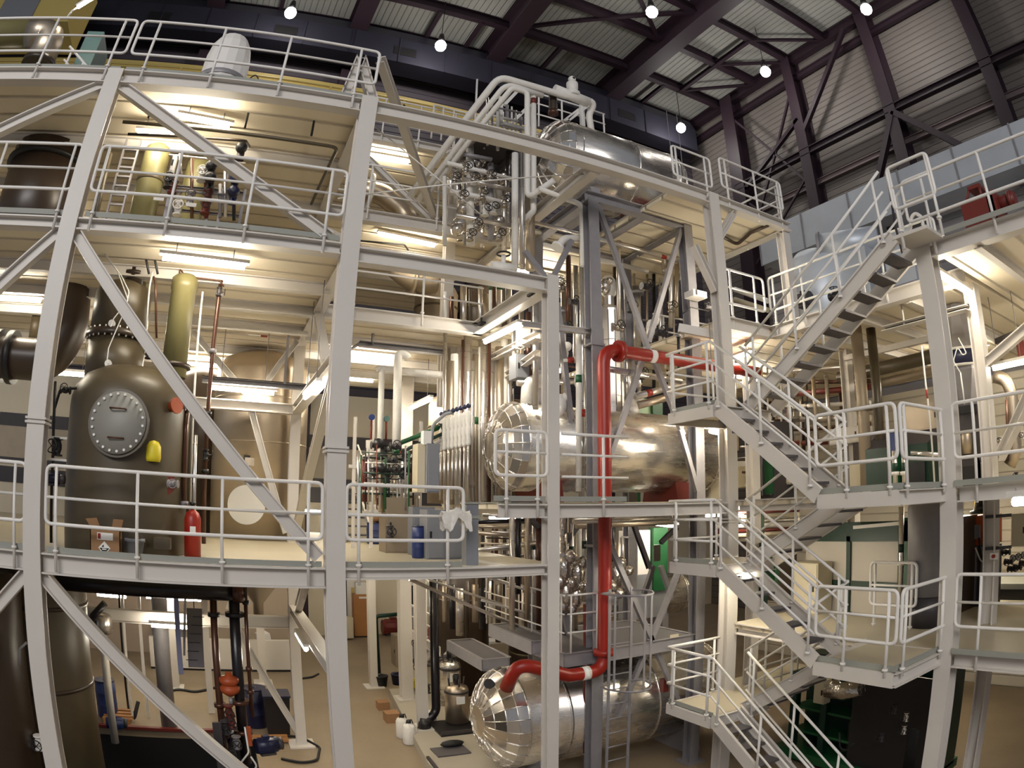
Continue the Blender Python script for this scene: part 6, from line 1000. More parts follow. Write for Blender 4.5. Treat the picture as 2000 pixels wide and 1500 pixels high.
for i, (p, q, Y, m) in enumerate((((800, 1131), (1052, 1238), 11.0, 'alu'), ((835, 1131), (980, 1180), 12.0, 'paint'), ((960, 1130), (1052, 1160), 10.6, 'rail'), ((940, 1172), (1040, 1200), 11.4, 'rail'))): pipe('%s bright level line from the left falling to the grating platforms' % ORD[i], [p, q], .025 if i else .035, m, Y, 0, group='bright lines under the first floor')
for i in range(12): x = 868+i*15; pipe('%s dim pipe from the left under the first deck behind the grating platform' % ORD[i], [(x, 1135+7*(i % 3)), (x, 1215+13*(i % 4))], .05+.02*(i % 3), ('steeldull', 'blackpipe', 'alu', 'frpdark')[i % 4], 13+.4*(i % 4), 0, group='dim pipes under the first deck')
# ================================================================== RIGHT SIDE
def px(x, y, X): return PX(x, y, X)
GX = 10.0
t = thing('panel_enclosure', 'white panelled enclosure with dark green frame behind the lower right landing', 'enclosure', (GX, 7.0, W1)); MB().box((GX, 5.9, W1+.02), (GX+.05, 8.05, 4.55)).build('white_panel', mat('pale_grey_panel', (196, 188, 176), .5, 0, .04, 1), t)
for y, w, m in ((5.75, .22, 'green'), (6.98, .09, 'dkgreen')): MB().box((GX-.05, y-w/2, W1), (GX+.08, y+w/2, 4.9 if y < 6 else 4.6)).build('frame_post', m, t)
MB().box((GX-.05, 5.5, 4.5), (GX+.1, 8.05, 4.85)).build('frame_head', 'dkgreen', t); MB().box((GX-.03, 5.85, W1+.5), (GX+.06, 8.05, W1+.6)).build('frame_rail', 'dkgreen', t)
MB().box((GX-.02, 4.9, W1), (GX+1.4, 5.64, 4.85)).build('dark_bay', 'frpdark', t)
cabinet('white cabinet left of the green framed enclosure', (GX-.5, 7.35, W1), (GX-.05, 8.0, W1+.95), 'beigebox', 'control_cabinet', axis='x')
tk = px(1814, 1080, 9.5)
t = thing('grey_tank', 'grey round tank behind the tall right column on the lowest side deck', 'tank', (9.5, tk.y, W1)); MB().lathe([(.36, .5), (.36, 1.9), (.3, 2.0)], (9.5, tk.y, W1), n=36).build('shell', 'galvsteel', t); MB().lathe([(.34, 0), (.34, .5)], (9.5, tk.y, W1), n=30).build('skirt', 'darkgrey', t)
for k, (x, y0, y1) in enumerate(((1757, 990, 1190), (1777, 985, 1190), (1750, 880, 985), (1768, 880, 985))): a, b_ = px(x, y0, 9.6), px(x, y1, 9.6); pipe('grey-white upright pipe %s' % ('before the dark bay, left of the pair on the lowest side deck', 'before the dark bay, right of the pair on the lowest side deck', 'left of the pair on the middle side deck', 'right of the pair on the middle side deck')[k], [Vector((9.6, b_.y, a.z)), Vector((9.6, b_.y, max(b_.z, W1 if k < 2 else W2)))], .045, 'alu', bands=((.4, 'dkgreen'),), fl=((.55, 'white'),))
guard('cream railing on the lowest side deck before the dark bay', ((9.1, 5.0), (9.1, 5.9)), W1, (.1, .9), h=1.05, toe=0, ends=True); 
steel('top_rail_pipe', px(1668, 1030, 9.8), px(1757, 1022, 9.7), 'white lagged pipe above the green framed enclosure', 'pipe', rprof(.06, .06), 'white')
# middle deck: green machine, boxes
t = thing('green_machine', 'dark green machine housing on the middle side deck behind the landing railings', 'machine', (10.9, 5.6, W2)); MB().box((10.3, 5.4, W2+.02), (11.8, 6.9, W2+.82)).build('housing', 'dkgreen', t); MB().prism([(10.3, 5.4, W2+.82), (10.3, 6.9, W2+.82), (10.9, 6.9, W2+1.1), (10.9, 5.4, W2+1.1)], (.8, 0, 0)).build('cover', 'darkgrey', t); MB().box((10.2, 6.0, W2), (10.3, 6.22, W2+.95)).build('green_post', 'green', t); MB().box((10.16, 5.95, W2+.7), (10.28, 6.15, W2+1.05)).build('blue_box', 'blue', t); MB().box((10.25, 5.45, W2+.1), (10.3, 5.95, W2+.5)).build('black_panel', 'black', t)
pipe('silver level pipe in front of the dark green machine', [px(1780, 885, 9.9), px(1835, 888, 9.9)], .04, 'alu')
a, b_ = px(1690, 725, 10.4), px(1690, 880, 10.4); pipe('tall brown-silver stack pipe behind the top stair flight', [Vector((10.4, b_.y, W3-.1)), Vector((10.4, b_.y, W2))], .12, 'cone', n=20, fl=((.5, 'steeldull'),)); a = px(1712, 760, 10.8); pipe('second dull stack pipe right of the tall one', [Vector((10.8, a.y, W3-.1)), Vector((10.8, a.y, W2))], .10, 'frp', n=18)
for k, (x0, y0, x1, y1, X, m, lab) in enumerate(((1400, 955, 1560, 900, 11, 'beigebox', 'pale duct box behind the corner column at mid height, lower'), (1430, 930, 1560, 880, 12, 'paint', 'pale duct box behind the corner column at mid height, upper'), (1438, 760, 1490, 720, 12.5, 'beigebox', 'cream cabinet behind the railing of the highest left landing'), (1660, 965, 1700, 900, 11.2, 'beigebox', 'cream machine block between the landing railings'), (1620, 870, 1680, 830, 11.5, 'paint', 'white machine block under the top stair flight'))):
    a, b_ = px(x0, y0, X), px(x1, y1, X); cabinet(lab, (X, a.y, a.z), (X+.5, b_.y, b_.z), m, 'duct_box' if 'duct' in lab else 'machine_block', 'duct' if 'duct' in lab else 'machine', axis='x')
for k, (x, y0, y1, X, m) in enumerate(((1502, 900, 965, 10.5, 'green'), (1484, 998, 1060, 10.2, 'green'), (1490, 1060, 1180, 10.0, 'dkgreen'), (1512, 1075, 1150, 10.2, 'green'))): a, b_ = px(x, y0, X), px(x, y1, X); steel('green_post', Vector((X, b_.y, b_.z)), Vector((X, b_.y, a.z)), '%s green post behind the stair flights, counted from the top' % ORD[k], 'post', rprof(.14, .14), m, (0, 1, 0))
for i in range(8): y = 690+i*24; a, b_ = px(1520, y+10, 12.5), px(1700, y-6+(i % 3)*6, 12.5); pipe('%s level pipe from the top in the bundle behind the upper stair flights' % ORD[i], [a, b_], .05+.02*(i % 2), ('white', 'alu', 'coppery', 'redox')[i % 4], group='level pipe bundle behind the upper stair flights')
for i in range(9): x = 1440+i*26; a, b_ = px(x, 700+(i % 3)*30, 12+.3*(i % 3)), px(x, 880, 12+.3*(i % 3)); pipe('%s upright pipe from the left behind the upper stair flights' % ORD[i], [Vector((a.x, b_.y, a.z)), b_], .05, ('steeldull', 'alu', 'frpdark')[i % 3], group='upright pipes behind the upper stair flights')
for i in range(8): y = 985+i*9; a, b_ = px(1400, y+8, 10.9+.1*(i % 2)), px(1560, y+2, 10.9+.1*(i % 2)); pipe('%s pale pipe from the top in the bundle behind the mid-height landing' % ORD[i], [a, b_], .045, ('white', 'alu', 'beigebox', 'redox')[(i*3) % 4], group='pale pipe bundle behind the mid-height landing')
t = thing('fan_column', 'green post with white panel behind the tower crossing gusset', 'machine', PY(1292, 1090, 12.2)); a, b_ = PY(1276, 1155, 12.2), PY(1304, 1030, 12.2); MB().box((a.x, 12.2, a.z), (b_.x, 12.4, b_.z)).build('green_post', 'green', t); a, b_ = PY(1218, 1125, 12.3), PY(1270, 1035, 12.3); MB().box((a.x, 12.3, a.z), (b_.x, 12.5, b_.z)).build('white_panel', 'rail', t); MB().box(((a.x+b_.x)/2-.01, 12.285, a.z), ((a.x+b_.x)/2+.01, 12.3, b_.z)).build('panel_joint', 'greybox', t); MB().box((a.x, 12.25, 2.6), (b_.x+.5, 12.5, a.z)).build('base', 'greybox', t)
t = thing('green_unit', 'green frame with light panel behind the middle vessel, right of the brace', 'machine', PY(1272, 805, 13)); a, b_ = PY(1276, 828, 13), PY(1294, 785, 13); MB().box((a.x, 13, W2), (b_.x, 13.3, b_.z)).build('green_post', 'green', t); a, b_ = PY(1245, 816, 13.1), PY(1276, 780, 13.1); MB().box((a.x, 13.1, a.z), (b_.x, 13.3, b_.z)).build('pale_panel', mat('pale_green', (196, 226, 190), .5), t); MB().box((a.x, 13.15, W2), (a.x+.1, 13.25, a.z)).build('leg', 'green', t)
hvessel('rear_vessel', 'shining vessel lying behind the grating platform on the right of the ladder', (13.25, 3.0), 7.2, 11.2, .55, 'steel', 16, (.4,), .5); tag(MB().box((7.8, 12.95, 0), (8.0, 13.55, 2.5)).build('vessel_stand', 'galvsteel'), 'grey stand under the shining rear vessel, left', 'stand'); tag(MB().box((10.3, 12.95, 0), (10.5, 13.55, 2.5)).build('vessel_stand', 'galvsteel'), 'grey stand under the shining rear vessel, right', 'stand')
# hopper machine
hx = 10.7; hc = px(1888, 750, hx); hy = hc.y
hy += .05
t = thing('hopper_machine', 'tall dark hopper machine with navy bellows on the middle side deck', 'machine', (hx, hy, W2)); zf = lambda y: px(1885, y, hx).z
MB().lathe([(.18, zf(800)), (.24, zf(790)), (.47, zf(728)), (.47, zf(722))], (hx, hy, 0), n=8, smooth=False).build('hopper', 'galvsteel', t); MB().lathe([(.47, zf(718)), (.50, (zf(718)+zf(690))/2), (.47, zf(690))], (hx, hy, 0), n=24).build('bellows', 'navy', t)
for y in (720, 688): MB().lathe([(.46, -.02), (.50, -.02), (.50, .02), (.46, .02)], (hx, hy, zf(y)), n=24).build('clamp_ring', 'rail', t)
MB().lathe([(.46, zf(686)), (.30, zf(655)), (.16, W3-.12)], (hx, hy, 0), n=8, smooth=False).build('inlet_duct', 'galvsteel', t); MB().box((hx-.36, hy-.36, zf(812)), (hx+.36, hy+.36, zf(798))).build('flange', 'black', t)
MB().box((hx-.3, hy-.34, W2+.35), (hx+.3, hy+.34, zf(812))).build('body', 'darkgrey', t); MB().box((hx-.3, hy-.34, W2), (hx+.34, hy+.34, W2+.35)).build('base', 'black', t); MB().lathe([(.1, 0), (.12, .3), (.1, .35)], (hx-.3, hy-.1, W2+.55), n=14).build('side_motor', 'steeldull', t); MB().prism([(hx-.3, hy-.5, W2+.1), (hx-.3, hy-.28, W2+.1), (hx-.3, hy-.28, W2+.5)], (.3, 0, 0)).build('chute', 'galvsteel', t); MB().tube([(hx-.28, hy-.36, zf(840)), (hx-.28, hy-.46, zf(840)), (hx-.28, hy-.46, zf(870)), (hx-.28, hy-.36, zf(870))], .015, 6).build('handle', 'black', t)
pipe('pale signal cable looped in front of the navy bellows', [px(1872, 660, 9.9), px(1888, 690, 9.9), px(1880, 694, 9.9), px(1870, 676, 9.9), px(1862, 705, 9.9), px(1876, 728, 9.9)], .01, 'paper', bend=.08, name='cable'); pipe('thin white rod in front of the hopper', [px(1876, 728, 9.85), px(1884, 790, 9.85)], .012, 'rail', name='rod')
pipe('thin red and white rod left of the tall right column', [px(1800, 676, 9.3), px(1808, 750, 9.3), px(1814, 800, 9.3), px(1826, 960, 9.3)], .016, 'rail', bands=((1.4, 'red'),), name='rod')
pipe('wide silver pipe bending down in front of the light siding', [px(1944, 735, 11.2), px(1966, 742, 11.2), px(1976, 770, 11.2), px(1984, 880, 11.2), px(1972, 908, 11.2)], .12, 'steeldull', bend=.3, n=16); pipe('thin copper riser beside the wide silver pipe', [px(1966, 780, 11.1), px(1968, 900, 11.1)], .03, 'coppery'); steel('dark_prop', px(1980, 785, 11.6), px(2010, 830, 11.6), 'dark slanting prop before the light siding at the right edge', 'prop', rprof(.16, .16), 'purple')
for k, (x, y) in enumerate(((1955, 860), (1960, 880), (1998, 850), (1985, 930))): valve('dark fitting beside the wide silver pipe, %s' % ('upper left', 'lower left', 'at the right edge', 'lowest')[k], px(x, y, 11.0), .05, (0, 0, 1), (-1, 0, 0), 'black' if k % 2 else 'rail')
t = thing('cable_channel', 'grey cable channel under the high deck behind the tall right column', 'cable tray', (9.7, 5, 8.0)); a, b_ = px(1730, 672, 9.7), px(1895, 628, 9.7); a.z = b_.z = 8.12; MB().beam(a, b_, cprof(.2, .08, .01)).build('tray', 'paint', t); MB().tube([a+Vector((.05, 0, .05)), b_+Vector((.05, 0, .05))], .03, 6).build('cable_bundle', 'black', t)
for k in range(2): q = a+(b_-a)*(.25+.5*k); MB().tube([q, Vector((q.x, q.y, W3-.1))], .02, 6).build('hanger_rod', 'paint', t)
steel('high_pipe', px(1945, 668, 11), px(2010, 640, 11), 'dark pipe under the high deck at the right edge', 'pipe', rprof(.1, .1), 'darkgrey'); steel('red_brace_post', px(1990, 660, 12), px(1998, 705, 12), 'red-brown post under the high deck at the right edge', 'post', rprof(.14, .14), 'redox')
# lowest side deck right
ox = 11.3; oc = px(1908, 1040, ox)
t = thing('orange_machine', 'orange machine with yellow side and grey control box on the lowest side deck', 'machine', (ox, oc.y, W1)); zf2 = lambda y: px(1905, y, ox).z
MB().box((ox, oc.y-.3, zf2(1065)), (ox+.6, oc.y+.25, zf2(1008))).build('body', 'orange', t); MB().box((ox+.05, oc.y+.25, zf2(1068)), (ox+.6, oc.y+.5, zf2(1015))).build('yellow_side', 'yellow', t); MB().box((ox-.06, oc.y-.08, zf2(1052)), (ox, oc.y+.2, zf2(1025))).build('control_box', 'greybox', t); MB().lathe([(.17, 0), (.17, zf2(975)-zf2(1000)), (.2, zf2(975)-zf2(1000)), (.2, .5)], (ox+.25, oc.y, zf2(1000)), n=20).build('chimney', 'steel', t); MB().cyl((ox+.25, oc.y, zf2(1004)), (ox+.25, oc.y, zf2(998)), .24, 20).build('collar', 'black', t); MB().box((ox+.05, oc.y-.3, W1), (ox+.6, oc.y+.5, zf2(1068))).build('plinth', 'darkgrey', t)
for k in range(6): MB().box((ox-.02, oc.y-.28+.14*k, W1+.05), (ox+.05, oc.y-.24+.14*k, zf2(1068))).build('rib', 'galvsteel', t)
pipe('black cables hanging from the orange machine', [px(1912, 1050, 11.1), px(1918, 1090, 11.1), px(1930, 1108, 11.1)], .02, 'black', bend=.1, name='cable'); pipe('pale cable hanging from the orange machine', [px(1905, 1070, 11.1), px(1915, 1095, 11.1), px(1930, 1102, 11.1)], .015, 'paper', bend=.1, name='cable')
c1_ = px(1975, 1068, 10.6); c2_ = px(1998, 1003, 10.6); cabinet('beige switch cabinet at the right edge beside the inner column', (10.6, c1_.y-.3, c1_.z), (10.95, c1_.y, c2_.z), 'beigebox', 'switch_cabinet', axis='x')
for i in range(8): x, y = 1965+((i*17) % 40), 1078+((i*11) % 36); valve('%s of the dark fittings under the beige switch cabinet' % ORD[i], px(x, y, 10.8), .06, (0, 1, 0), (-1, 0, 0), ('black', 'rail', 'darkgrey')[i % 3], group='dark fittings under the switch cabinet')
for k, (y, m) in enumerate(((1008, 'darkgrey'), (1070, 'darkgrey'))): steel('conduit_run', px(1920, y+2, 9.85), px(1975, y-2, 9.85), '%s perforated bar crossing the inner column at the right edge' % ('upper', 'lower')[k], 'arm', rprof(.05, .05), m)
c = px(1942, 1086, 9.75); t = thing('emergency_button', 'white switch box with red button on the inner column at the right edge', 'switch', c); MB().obox(c, (.05, .14, .1), (1, 0, 0)).build('box', 'paper', t); MB().cyl(c-Vector((.02, 0, 0)), c-Vector((.06, 0, 0)), .03, 12).build('red_button', 'red', t)
t = thing('step_platform', 'low grey step platform at the back of the lowest side deck', 'platform', (12.5, 4.2, W1)); MB().box((12.2, 2.2, W1+.02), (13.4, 6.2, W1+.3)).build('plate', 'toe', t); MB().box((12.15, 2.2, W1+.0), (12.2, 6.2, W1+.2)).build('grille', 'black', t)
# high deck right: red machine, ducts
t = thing('red_machine', 'dark red machine with lifting frame on the high side deck at the right edge', 'machine', (9.5, 3.3, W3)); rx = 9.4; a, b_, c_ = px(1885, 440, rx), px(1945, 402, rx), px(1978, 440, rx); b_.z += .22
MB().box((rx, b_.y+.02, W3+.1), (rx+.5, a.y, b_.z+.02)).build('drum_left', 'redox', t); MB().box((rx, c_.y+.35, W3+.1), (rx+.5, b_.y-.02, b_.z+.06)).build('drum_right', 'redox', t); MB().cyl((rx+.25, c_.y+.35, b_.z-.1), (rx+.25, c_.y-.1, b_.z-.1), .12, 16).build('motor', 'redox', t); MB().cyl((rx+.25, c_.y+.02, b_.z-.1), (rx+.25, c_.y-.05, b_.z-.1), .16, 16).build('motor_flange', 'redox', t)
ft = px(1920, 356, rx).z; yA, yB = px(1886, 402, rx).y, px(1920, 402, rx).y
for y0, y1 in ((yA, yA-.12), (yB, yB+.0)): MB().tube([(rx+.05, y0, b_.z), (rx+.05, y1, ft)], .025, 8).build('frame_leg', 'redox', t); MB().tube([(rx+.45, y0, b_.z), (rx+.45, y1, ft)], .025, 8).build('frame_leg', 'redox', t)
MB().box((rx+.02, yB-.02, ft-.03), (rx+.48, yA-.1, ft+.03)).build('frame_head', 'redox', t); MB().box((rx+.2, (yA+yB)/2-.1, b_.z), (rx+.3, (yA+yB)/2, ft-.1)).build('hook_block', 'redox', t); MB().box((rx, yB, b_.z+.01), (rx+.5, yA, b_.z+.04)).build('pale_top', 'rail', t)
t = thing('rectangular_duct', 'long galvanised rectangular duct along the right side of the hall', 'duct', (16, 5, 13.2)); MB().box((15.9, -3, 13.25), (17.0, 14.0, 14.5)).build('casing', 'galv', t)
for k in range(9): y = -2+2*k; MB().box((15.86, y, 13.22), (15.9, y+.05, 14.52)).build('joint_flange', 'galvsteel', t)
for y in (-1, 4, 9, 13): MB().box((16.6, y, W3), (16.8, y+.2, 13.25)).build('support_leg', 'purple', t)
struct('wall_right_upper', MB().box((17.3, -5, 8.3), (17.45, 15, 13.3)), ribbed('grey_upper_siding', (150, 146, 148), 2, .3, .6, 0, .02, .05, .25))
t = thing('round_duct', 'big grey round duct on the high deck behind the stair opening', 'duct', (12.6, 9.4, W3)); c = px(1590, 560, 12.6); MB().lathe([(.85, 0), (.85, c.z+.6-W3), (.6, c.z+.9-W3), (.1, c.z+1.0-W3)], (12.9, c.y, W3), n=40).build('shell', 'galv', t); MB().lathe([(.86, .9), (.87, .91), (.87, .95), (.86, .96)], (12.9, c.y, W3), n=40).build('band', 'galvsteel', t)
t = thing('drum_duct', 'shiny short drum duct lying on top of the grey duct box', 'duct', px(1645, 470, 13)); c = px(1640, 478, 12.8); MB().cyl(c+Vector((-.2, .45, 0)), c+Vector((.5, -.9, 0)), .36, 32).build('drum', 'galv', t); MB().cyl(c+Vector((-.24, .52, 0)), c+Vector((-.2, .45, 0)), .42, 32).build('end_plate', 'galvsteel', t); MB().box((12.7, c.y-.8, W3), (13.6, c.y+.4, c.z-.3)).build('duct_box', 'galv', t)
c = px(1740, 470, 13); t = thing('duct_box', 'grey duct box right of the shiny drum duct', 'duct', (13, c.y, W3)); MB().box((12.6, c.y-.75, W3), (13.6, c.y+.05, c.z)).build('casing', 'galv', t); MB().box((12.58, c.y-.75, W3+1.2), (12.6, c.y+.05, W3+1.25)).build('joint', 'galvsteel', t)
motor('dark fan motor behind the railing of the stair opening', px(1570, 585, 11.6), (0, 1, 0), .16, .4, 'darkgrey'); valve('dark fitting with white dots behind the stair opening railing', px(1630, 578, 11), .1, (0, 1, 0), (0, 0, 1), 'black')
pipe('dark stay pole standing at the head of the top stair flight', [px(1734, 350, 8.4), px(1748, 440, 8.4), px(1764, 500, 8.4)], .02, 'purple', name='pole'); guard('white curved railing at the head of the top stair flight', ((7.38, 3.9), (7.38, 3.2)), W3, (.05, .95), h=1.0, toe=0); tag(MB().tube([px(1776, 470, 8.7), px(1780, 424, 8.7), px(1788, 416, 8.7), px(1800, 424, 8.7), px(1808, 466, 8.7)], .03, 10, .1).build('hoop_guard', 'rail'), 'small white hoop guard on the high deck by the stair head', 'guard')
pipe('pale pipes bundle at the far high level behind the corner column, upper', [px(1435, 565, 12), px(1500, 588, 12)], .07, 'white'); pipe('pale pipes bundle at the far high level behind the corner column, lower', [px(1435, 585, 12), px(1500, 606, 12)], .07, 'beigebox')
pipe('dark conduit with bend under the cantilevered top platform', [PZ(1412, 462, L3-.2), PZ(1440, 478, L3-.25), PZ(1465, 455, L3-.2), PZ(1500, 440, L3-.2)], .04, 'frpdark', bend=.1, name='conduit')
# ground right
t = thing('green_skid', 'dark green machine skid on the ground floor behind the bottom stair flights', 'machine', (9.6, 6.2, 0))
MB().box((9.7, 4.85, .12), (11.2, 8.4, .3)).build('base_frame', 'green', t); MB().box((10.4, 5.0, .3), (11.2, 8.2, 2.2)).build('housing', 'dkgreen', t)
for k in range(5): MB().box((9.85, 4.9+.78*k, .3), (10.0, 5.05+.78*k, 1.9)).build('green_upright', 'dkgreen', t)
for k in range(3): MB().box((9.9, 4.9, .65+.5*k), (10.4, 8.1, .7+.5*k)).build('green_shelf', 'green', t)
MB().box((9.80, 4.9, .3), (9.84, 6.6, 2.2)).build('darkening_panel', 'black', t); MB().lathe([(.28, 0), (.28, .9), (.2, 1.0)], (10.05, 5.2, .35), n=20).build('black_drum', 'rubber', t); MB().lathe([(.2, 0), (.2, .7), (.1, .8)], (10.1, 6.6, .35), n=18).build('black_drum', 'rubber', t)  # black panel added in front to darken the green skid
for k, (x, y) in enumerate(((1770, 1400), (1766, 1425), (1748, 1385), (1722, 1440))): valve('shiny fitting on the dark green skid, %s' % ('upper right', 'right below it', 'upper left', 'low at the bottom')[k], px(x, y, 9.45), .06, (0, 0, 1), (-1, 0, 0), 'steel' if k < 2 else 'darkgrey')
c = px(1648, 1350, 9.2); tag(MB().tube([c+Vector((0, .38, -.06)), c, c+Vector((0, -.38, .1))], [.13, .17, .13], 9).ball(c+Vector((0, .2, .06)), .13, 8).ball(c+Vector((0, -.2, .12)), .12, 8).build('foil_duct', 'foil'), 'crumpled foil duct end under the lower right landing', 'duct')
a, b_ = px(1588, 1372, 9.3), px(1612, 1330, 9.3); cabinet('beige junction cabinet under the lower stair flight', (9.3, b_.y, a.z), (9.5, a.y, b_.z), 'beigebox', 'junction_cabinet', axis='x')
t = thing('green_shelf_cart', 'green shelf cart on a brown pallet right of the tall right column', 'cart', px(1825, 1410, 10.3)); cc = px(1828, 1405, 10.6); y0 = cc.y
MB().box((10.4, y0-.33, .25), (11.0, y0+.33, .3)).build('bottom_shelf', 'green', t)
for k in range(3): MB().box((10.4, y0-.3, .75+.42*k), (11.0, y0+.3, .78+.42*k)).build('shelf', 'green', t)
for yy in (-.33, .3): MB().box((10.38, y0+yy, .2), (11.0, y0+yy+.05, 2.2)).build('side_panel', 'dkgreen', t)
MB().box((10.42, y0-.15, 1.22), (10.7, y0+.12, 1.42)).build('brown_box', 'cardboard', t)
for k in range(3): MB().box((10.2+.32*k, y0-.45, .08), (10.4+.32*k, y0+.4, .12)).build('pallet_board', 'pallet', t)
for k in range(2): MB().box((10.2, y0-.4+.7*k, 0), (11.1, y0-.3+.7*k, .08)).build('pallet_bearer', 'pallet', t)
for k, (x, y) in enumerate(((1585, 1480), (1625, 1478), (1650, 1488))): c = PZ(x, y, 0); tag(MB().ball(c+Vector((0, 0, .2)), .2, 10, (1, 1, 1)).ball(c+Vector((.12, .1, .15)), .15, 8).build('black_sack', 'rubber'), '%s of the black sacks on the floor under the bottom stair flight' % ('left', 'middle', 'right')[k], 'sack')
pipe('black hose hanging in a loop under the lower right landing', [px(1640, 1430, 9.4), px(1640, 1462, 9.4), px(1655, 1466, 9.4), px(1668, 1450, 9.4)], .02, 'rubber', bend=.15, name='hose')
steel('yellow_pipe_post', px(1412, 1225, 10), px(1406, 1290, 10), 'yellow-green slim post behind the bottom stair landing', 'post', rprof(.06, .06), 'frplight')
guard('white railing deep behind the bottom stair landing', ((9.3, 8.5), (11, 8.5)), 1.4, (.05, .35, .65, .95), h=1.3, toe=0, ends=False); deck('platform_deck', 8.9, 12, 8.4, 10, 1.4, 'small pale deck deep behind the bottom stair landing')

# ================================================================== SMALLER PIPEWORK AND ADDED DARK BACKGROUND
for i, (x, y, r, h, z, lab) in enumerate(((6.4, 17.0, .8, 3.9, 0, 'added dark brown tank on the ground floor behind the tower, left'), (8.4, 16.2, .8, 3.9, 0, 'added dark brown tank on the ground floor behind the tower, right'), (4.9, 15.0, .55, 2.1, L2, 'added dark brown vessel for the shade behind the second floor pipes of the open bay'), (6.2, 15.2, .7, 2.3, L2, 'added dark brown vessel behind the ribbed silver vessel'), (5.3, 14.6, .6, 2.6, W2, 'added dark brown vessel behind the silver risers'), (6.7, 14.7, .8, 2.6, W2+.02, 'added dark brown vessel behind the middle vessel'))):  # added tanks; their dark colour stands in for background shade
    t = thing('added_dark_tank', lab, 'tank', (x, y, z)); MB().lathe([(r, 0), (r, h-.25), (r*.85, h-.08), (r*.3, h)], (x, y, z), n=28).build('shell', 'cone' if i in (2, 4) else 'frpdark', t)
    for q in (.3, .7): MB().lathe([(r, -.03), (r+.02, -.02), (r+.02, .02), (r, .03)], (x, y, z+h*q), n=28).build('band', 'frp', t)
rr = random.Random(11)
def slim(labf, n, xr, y0r, y1r, Y, mats, r, group):
    for i in range(n):
        x = xr[0]+(xr[1]-xr[0])*(i+.5)/n+rr.uniform(-2, 2); pipe(labf % ORD[i], [(x, rr.uniform(*y0r)), (x, rr.uniform(*y1r))], r*rr.uniform(.6, 1.3), mats[i % len(mats)], Y+rr.uniform(-.3, .3), 0, group=group, n=7)
def slimh(labf, n, yr, x0r, x1r, Y, mats, r, group, slope=.05):
    for i in range(n):
        y = yr[0]+(yr[1]-yr[0])*(i+.5)/n; a, b = rr.uniform(*x0r), rr.uniform(*x1r); pipe(labf % ORD[i], [(a, y), (b, y+(b-a)*slope)], r*rr.uniform(.6, 1.3), mats[i % len(mats)], Y+rr.uniform(-.3, .3), 0, group=group, n=7)
slim('%s thin instrument tube from the left in front of the valve station', 14, (702, 812), (868, 905), (985, 1004), 10.7, ('green', 'black', 'alu', 'white', 'redox', 'galvsteel'), .013, 'thin instrument tubes of the valve station')
slimh('%s thin cross tube from the top in the valve station', 10, (868, 968), (700, 745), (775, 815), 10.75, ('alu', 'dkgreen', 'black', 'white'), .014, 'thin cross tubes of the valve station')
slim('%s thin bright pipe from the left behind the level header', 12, (870, 1056), (668, 740), (780, 900), 12.6, ('alu', 'frpdark', 'white', 'blackpipe'), .028, 'thin bright pipes behind the level header')
slimh('%s thin level pipe from the top above the middle vessel', 8, (600, 740), (1090, 1150), (1230, 1330), 11.9, ('alu', 'steeldull', 'coppery', 'white'), .03, 'thin level pipes above the middle vessel', .14)
slim('%s thin pipe from the left inside the tower above the vessel', 12, (1180, 1335), (500, 610), (680, 780), 12.2, ('alu', 'frpdark', 'steeldull', 'blackpipe'), .035, 'thin pipes inside the tower')
slim('%s slender pipe from the left in the frame above the top beam', 9, (940, 1020), (190, 230), (270, 300), 11.3, ('white', 'alu', 'galvsteel'), .028, 'slender pipes above the top beam')
slimh('%s slender level pipe from the top in the frame above the top beam', 6, (200, 290), (935, 960), (1000, 1022), 11.2, ('galvsteel', 'white', 'alu'), .03, 'slender level pipes above the top beam', .22)
slim('%s thin pipe from the left under the middle vessel by the aisle', 14, (928, 1056), (1005, 1050), (1130, 1215), 12.4, ('steeldull', 'blackpipe', 'alu', 'frpdark', 'coppery'), .035, 'thin pipes under the middle vessel')
slimh('%s thin level pipe from the top between first floor and grating', 9, (1000, 1100), (922, 960), (1000, 1056), 11.6, ('alu', 'frpdark', 'steeldull'), .03, 'thin level pipes over the grating', .03)
for i, (x, y, s) in enumerate(((1205, 640, .1), (1232, 600, .09), (1262, 560, .1), (1310, 600, .09), (1288, 650, .1), (1252, 730, .09), (1316, 690, .08), (1106, 640, .08), (1120, 590, .08), (1096, 560, .08))):
    valve('dark valve in the tower pipework, %s from the first listed by the ribbed vessel' % ORD[i] if 0 else ('dark valve right of the ribbed vessel head', 'dark valve above the ribbed vessel on its right', 'dark valve high on the left brace', 'dark valve left of the right tower post, middle', 'dark valve under the crossing of the tower braces', 'dark valve beside the red pipe label', 'dark valve over the highest left landing railing', 'dark valve between centre column and left tower post, lowest', 'dark valve between centre column and left tower post, middle', 'dark valve between centre column and left tower post, highest')[i], PY(x, y, 10.9), s, (0, 0, 1) if i % 2 else (1, 0, 0), (0, -1, .2), 'darkgrey' if i % 3 else 'foil', 'black')
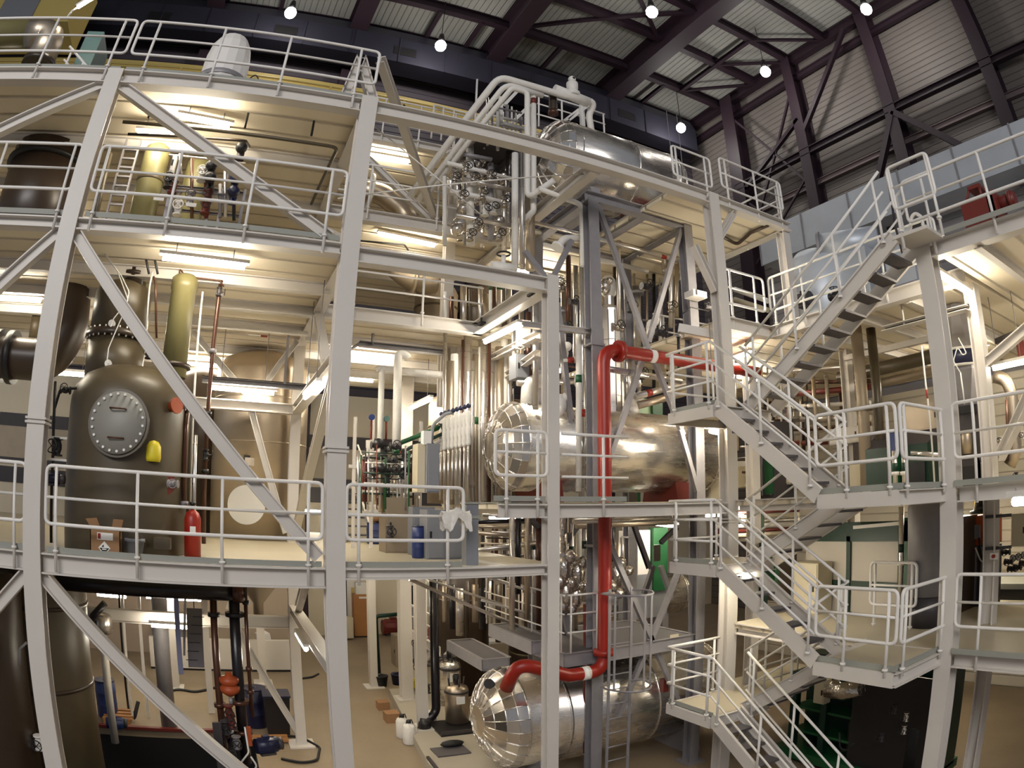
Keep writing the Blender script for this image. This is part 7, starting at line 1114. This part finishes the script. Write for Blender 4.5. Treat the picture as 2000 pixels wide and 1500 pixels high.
t = thing('cable_tray', 'grey perforated cable tray under the second deck over the valve station', 'cable tray', PY(770, 685, 12.2)); a, b_ = PY(702, 668, 12.2), PY(866, 692, 12.2); a.z = b_.z = (a.z+b_.z)/2; MB().beam(a, b_, cprof(.16, .1, .01)).build('tray', 'galvsteel', t); MB().tube([a, a+Vector((-.35, .2, -.25))], .03, 6).build('cable_drop', 'galvsteel', t); MB().tube([a+(b_-a)*.15, Vector((a.x+(b_.x-a.x)*.15, 12.2, L2-.08))], .03, 6).build('hanger', 'galvsteel', t)
pipe('wide brown duct running level behind the tall right column', [PX(1640, 738, 12.4), PX(1848, 690, 12.4)], .15, 'frp', n=16); pipe('second brown duct just below the wide one', [PX(1655, 765, 12.8), PX(1848, 716, 12.8)], .10, 'cone', n=14); steel('cream_rail', PX(1650, 700, 11.6), PX(1845, 655, 11.6), 'cream rail under the high deck left of the tall right column', 'rail', rprof(.1, .12), 'paint')
cabinet('pale machine hood over the dark green machine', (11.0, 5.4, W2+1.12), (11.6, 6.4, W2+1.6), 'steeldull', 'machine_hood', 'machine', axis='x')

for i, (y, z0, h, x, m, lab) in enumerate(((7.15, W2, 1.3, 11.6, 'frpdark', 'dark machine block on the middle side deck behind the upper stair, left'), (6.95, W2, .9, 12.6, 'beigebox', 'pale machine block on the middle side deck behind the upper stair'), (9.4, W2, 1.7, 10.6, 'darkgrey', 'dark grey switchgear behind the highest left landing'), (10.4, W2, 1.9, 9.6, 'beigebox', 'cream switchgear behind the highest left landing'), (9.2, W1, 1.2, 10.4, 'frpdark', 'dark machine block behind the left landing at mid height'))):
    t = cabinet(lab, (x, y, z0), (x+.7, y+.8, z0+h), m, 'machine_block', 'machine', axis='x')
    for k in range(3): MB().box((x-.05, y+.08+.25*k, z0+.1), (x-.02, y+.12+.25*k, z0+h-.08)).build('rib', 'galvsteel', t)
slim('%s thin upright line from the left behind the highest left landing', 12, (1432, 1580), (690, 740), (820, 960), 10.2, ('alu', 'frpdark', 'white', 'redox', 'steeldull'), .03, 'thin upright lines behind the highest left landing')
slimh('%s thin level line from the top behind the highest left landing', 9, (735, 960), (1430, 1470), (1520, 1600), 10.1, ('white', 'alu', 'frpdark', 'coppery'), .03, 'thin level lines behind the highest left landing', -.02)
